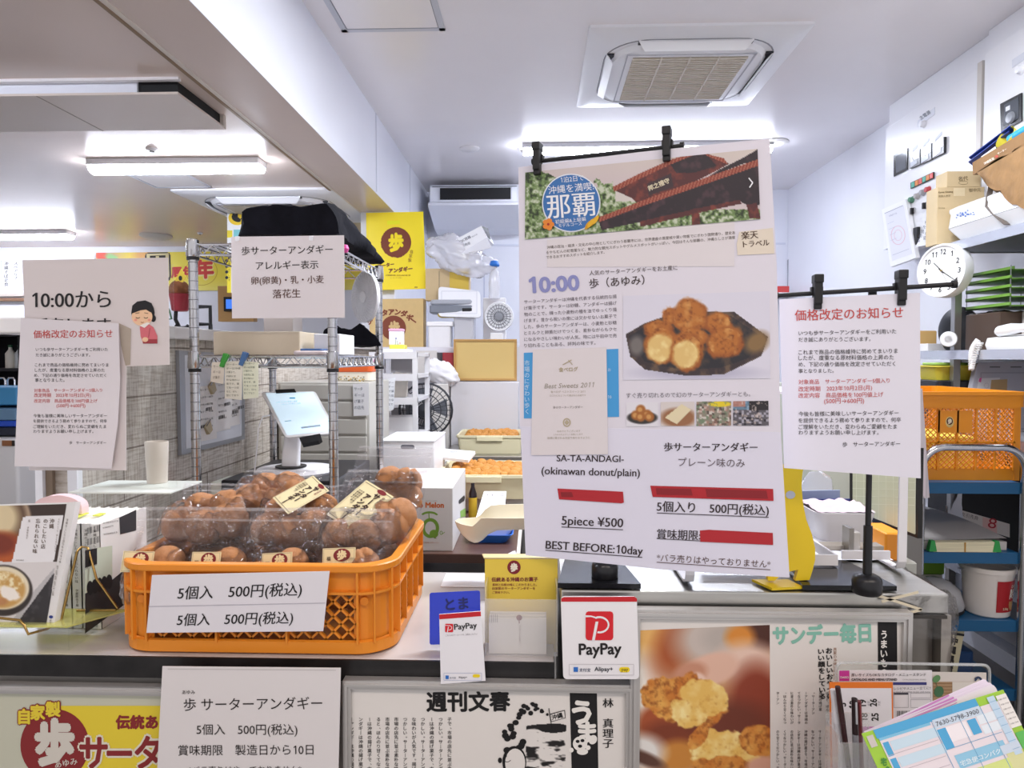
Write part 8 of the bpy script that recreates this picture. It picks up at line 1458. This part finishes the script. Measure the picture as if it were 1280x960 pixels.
pl = PlY(1.022); t = sheet('catalog_leaflet', 'white leaflet with magenta square standing in the clear catalogue stand', 'leaflet', pl, [(1048, 838), (1165, 838), (1166, 1150), (1050, 1150)], mat('E3DFE4', .4)); p = Print(pl); p.rect(1049, 838, 1061.5, 851, 'C23A96'); p.t('DAISO', 1050, 1060.5, 847.5, None, 'F0E0EC', layer=2, bold=.03); p.t('厚いサイズもOKなカタログ・メニュースタンド', 1064, 1157, 845, 844.5, '4A4648', bold=.01); p.t('CATALOG AND MENU STAND', 1064, 1121, 850.5, None, '3A3638', bold=.03); p.t('CATALOGUE/MENU STAND', 1128, 1157, 850, None, '8A8688')
p.rect(1116, 852.5, 1158, 856, '3A3A78'); p.t('レシピやメニュー立てに!!', 1117, 1163, 862, 861, '55505A'); p.t('a stand of cooking recipes and menus', 1117, 1163, 865.5, None, '6A666E'); p.box(1117, 866, 1135, 884, .4, '8A868E'); p.rect(1117, 865.5, 1135, 868, '2A2838'); p.box(1138, 866, 1163, 872, .4, '9A96A0'); p.box(1138, 874, 1163, 884, .4, '9A96A0')
for k in range(12): p.line(1121+k*1.5, 888, 1121+k*1.5, 898, .8 if k % 3 else .4, '3A3638')
p.done(t)
t = sheet('photo_leaflet', 'leaflet with green leaf photograph in the clear catalogue stand', 'leaflet', PlY(1.024), [(1165, 840), (1233, 841), (1233, 1150), (1166, 1150)], mat('D6CEC9', .4)); p = Print(PlY(1.024)); p.rect(1166, 852, 1232, 880, 'A88868', 0); p.rect(1190, 852, 1220, 880, 'D9D2CC', 1)
for k in range(5): p.line(1166, 854+k*4, 1190, 854+k*4, 1.2, '8A6A4C', 1)
p.ell(1170, 848, 5.5, 4, '5F8A5A', 2, 20, -.7); p.ell(1173, 864, 6, 7, '3F6A4A', 2, 20, .3); p.line(1169, 852, 1171, 858, .8, '4A6A4A', 2); p.ring(1222, 850, 5, 5, 1.2, '2A3858', 2, 200, 340); p.poly([(1217, 850), (1222, 844.5), (1228, 850), (1226, 851), (1222, 847), (1219, 851)], '2A3858', 2); p.done(t)
pl = Pl(PY(1037, 960, .985), PY(1125, 960, .985), PY(1037, 850, 1.0)); t = sheet('orange_calendar_card', 'white card with orange border and turned date numbers before the catalogue stand', 'card', pl, [(1037, 853), (1116, 853), (1121, 1150), (1042, 1150)], mat('E0782A', .45), .002); p = Print(pl); p.poly([(1038.5, 860), (1114, 860), (1119, 1140), (1044, 1140)], 'E0DCE2', 0)
for s, x, y in (('19', 1082, 884), ('26', 1095.5, 883), ('18', 1084, 901), ('25', 1097.5, 901), ('12', 1070, 885), ('5', 1057, 883)): p.t(s, x, x, y, y-(10 if len(s) > 1 else 5), '2A2628', em=12, bold=.03, layer=1, res=3)
for k, s in enumerate(('日', '土')): p.t('大安', 1087+k*13, 1087+k*13, 882, 876, '9A96A0', em=4)
p.rect(1078, 908, 1106, 914, 'C27AB8', 1); p.done(t)
t = thing('pen_holder', 'clear pen holder at the counter front before the orange-edged card', 'pen holder', (.44, .94, .62)); a, b = PY(1063, 924, .93), PY(1092, 960, .93); q = MB(); x0, x1 = a.x, PY(1100, 924, .93).x; zt_ = a.z; HZ = film_mat('hazy_acrylic', (.97, .97, .97), .02, .08, 0, 1, .18)
for bx in ((x0-.02, x1, .92, .922, .6205, zt_), (x0-.02, x1, .96, .962, .6205, zt_+.02), (x0-.02, x0-.018, .92, .962, .6205, zt_+.01), (x1-.002, x1, .92, .962, .6205, zt_), (x0-.02, x1, .92, .962, .6205, .6225)): q.box(*bx, HZ)
q.build('box', t)
def pen(top, bot, r_, cols, lb):
    a, b = V(top), V(bot); t = thing('ballpoint_pen', lb, 'pen', b, 'pens in the clear holder'); d = b-a
    MB().tube([a+d*.0, a+d*.3], [r_*.9, r_], mat(cols[0], .3), 10).build('cap', t, 40); MB().tube([a+d*.3, a+d*.97, b], [r_*.95, r_*.95, r_*.3], mat(cols[1], .25), 10).build('barrel', t, 40)
    MB().tube([a+d*.02+V((0, -r_*1.2, 0)), a+d*.2+V((0, -r_*1.3, 0))], r_*.3, mat(cols[2], .3), 6).build('pocket_clip', t)
pen(PY(1047, 858, .945), PY(1068, 1010, .94), .0038, ('3A2024', '3A2024', '2A1A1C'), 'dark maroon pen, tallest in the clear pen holder'); pen(PY(1068, 873, .94), PY(1072, 1020, .94), .0042, ('2A1C20', '8A8A90', 'B9BABF'), 'pen with black top and clear barrel in the pen holder'); pen(PY(1073, 876, .95), PY(1078, 1015, .95), .004, ('6A2A30', '7A5058', '8A3A40'), 'pen with reddish cap leaning beside the black-topped pen'); pen(PY(1041, 862, .955), PY(1058, 1000, .95), .0042, ('D9D6DA', 'D2CFD4', 'B9B6BA'), 'pale pen at the edge of the clear pen holder')
# parcel slips, fanned
def slippl(Y): return Pl(PY(1080, 915, Y), PY(1255, 862, Y-.01), PY(1110, 980, Y-.03))
for k, (dy, dx, Y, lb) in enumerate(((-9, -10, .905, 'white and magenta parcel slip farthest back in the fan'), (-5, -4, .9, 'white and magenta parcel slip second from the back of the fan'), (-2, 0, .895, 'white and magenta parcel slip just behind the green slip'))):
    pl = slippl(Y); x0, y0, x1, y1 = 1080+k*2, 916+dy*.2, 1242+dx, 857+dy; t = sheet('parcel_slip', lb, 'parcel slip', pl, [(x0, y0), (x1-3, y1+1), (x1, y1+1.5), (x1+3, y1+5), (x1+14, y1+30), (1130, 990)], mat('E6DCEA', .45), .0012); p = Print(pl)
    for o_, wd_ in ((3, 2.4), (7.2, 1)): p.line(x0+10, y0-1.5+o_, x1-46, y1+(y0-y1)*.3+o_-2, wd_, 'C987C4', 1)
    p.done(t)
pl = slippl(.888); t = sheet('parcel_slip', 'green and blue parcel slip at the front of the fan', 'parcel slip', pl, [(1077, 917), (1254, 862), (1330, 1010), (1150, 1075)], mat('9ECB3E', .45), .0015); p = Print(pl)
def S(u, v): x = 1077+(1254-1077)*u; y = 917+(862-917)*u; return (x+(1150-1077)*v, y+(1075-917)*v) if u == 0 else (x+((1150-1077)*(1-u)+(1330-1254)*u)*v, y+((1075-917)*(1-u)+(1010-862)*u)*v)
def R_(u0, v0, u1, v1, col, layer=1): p.poly([S(u0, v0), S(u1, v0), S(u1, v1), S(u0, v1)], col, layer)
def T_(s, u0, v, u1, col, **k): a, b = S(u0, v), S(u1, v); p.t(s, a[0], b[0], a[1], b[1], col, **k)
R_(.08, .0, .8, .07, '4FA6D6'); R_(.09, .07, .93, .62, 'E6DCE2'); R_(.02, .03, .065, .12, 'C9C2BC'); R_(.09, .07, .45, .09, '7FC0E0', 2); R_(.47, .06, .8, .13, 'C9D8E8', 2); T_('7630-5798-3900', .48, .115, .78, '4A4A52', layer=3)
for v0 in (.17, .3): R_(.1, v0-.06, .14, v0+.05, '4FA6D6', 2); R_(.15, v0-.055, .47, v0+.02, 'C6DCEA', 2)
R_(.47, .14, .53, .3, '4FA6D6', 2); R_(.53, .14, .67, .26, 'EFE9EE', 2); R_(.68, .14, .74, .26, '4FA6D6', 2); R_(.75, .13, .9, .2, 'E2EAF2', 2); R_(.75, .21, .9, .28, 'E2EAF2', 2); R_(.87, .02, .92, .5, 'BFD6EA', 3)
for k in range(7): R_(.87, .06+k*.065, .92, .063+k*.065, '6FA6CC', 4)
R_(.5, .36, .84, .47, '8FC4E0', 2); T_('宅急便コンパクト', .51, .45, .83, 'E8F2F8', layer=3, bold=.02); R_(.93, .03, 1.0, .3, 'E9E6E2', 2)
for k in range(6): T_('お届け先控え'[:5], .935, .07+k*.04, .99, '7A7678', layer=3)
R_(.935, .34, .995, .47, '5FB85A', 2); R_(.93, .56, .99, .66, '5FB85A', 2); p.ell(*S(.965, .52), 6, 6.5, 'E6E2E2', 3); R_(.82, .47, .93, .62, 'D6D6A0', 2); R_(.8, .4, .93, .47, 'C9D6E6', 3); R_(.45, .5, .82, .8, 'D2DE8A', 2); T_('発行店控', .5, .56, .62, '5A5A4A', layer=3); T_('便利なご利用', .48, .6, .64, '5A5A4A', layer=3); T_('に限ります。', .48, .64, .62, '5A5A4A', layer=3); T_('160 170', .49, .72, .6, '5A5A4A', layer=3)
for v in (.2, .33, .4, .47, .54): R_(.1, v+.01, .45, v+.014, 'B9AFB8', 2)
for u in (.46, .64, .8): R_(u, .07, u+.004, .62, '5F9AC4', 2)
R_(.47, .3, .86, .304, '5F9AC4', 2); T_('ふりがな', .2, .42, .3, 'A9C4DC', layer=3); T_('ご依頼主', .15, .5, .24, '8A8490', layer=3)
for k in range(9): R_(.2+k*.03, .6, .203+k*.03, .66, 'A9A2B0', 3)
a_, b_ = S(.03, .2), S(.06, .6); p.tv('宅急便コ', a_[0]+5, a_[1], a_[1]+42, '3F8A3A', w=8, lean=.5, layer=2, bold=.03)
for k in range(34): R_(.62+k*.011, .66, .62+k*.011+(.006 if k % 3 else .003), .8, '4A464A', 3)
p.done(t)
t = thing('slip_holder', 'clear slip holder under the fanned parcel slips', 'holder', (.5, .9, .62)); q = MB(); 
for bx in ((.42, .66, .855, .857, .6205, .74), (.42, .66, .915, .917, .6205, .76), (.42, .422, .857, .915, .6205, .74), (.658, .66, .857, .915, .6205, .74), (.42, .66, .855, .917, .6205, .6225)): q.box(*bx, HZ)
q.build('box', t)
bpy.data.objects.remove(_to)
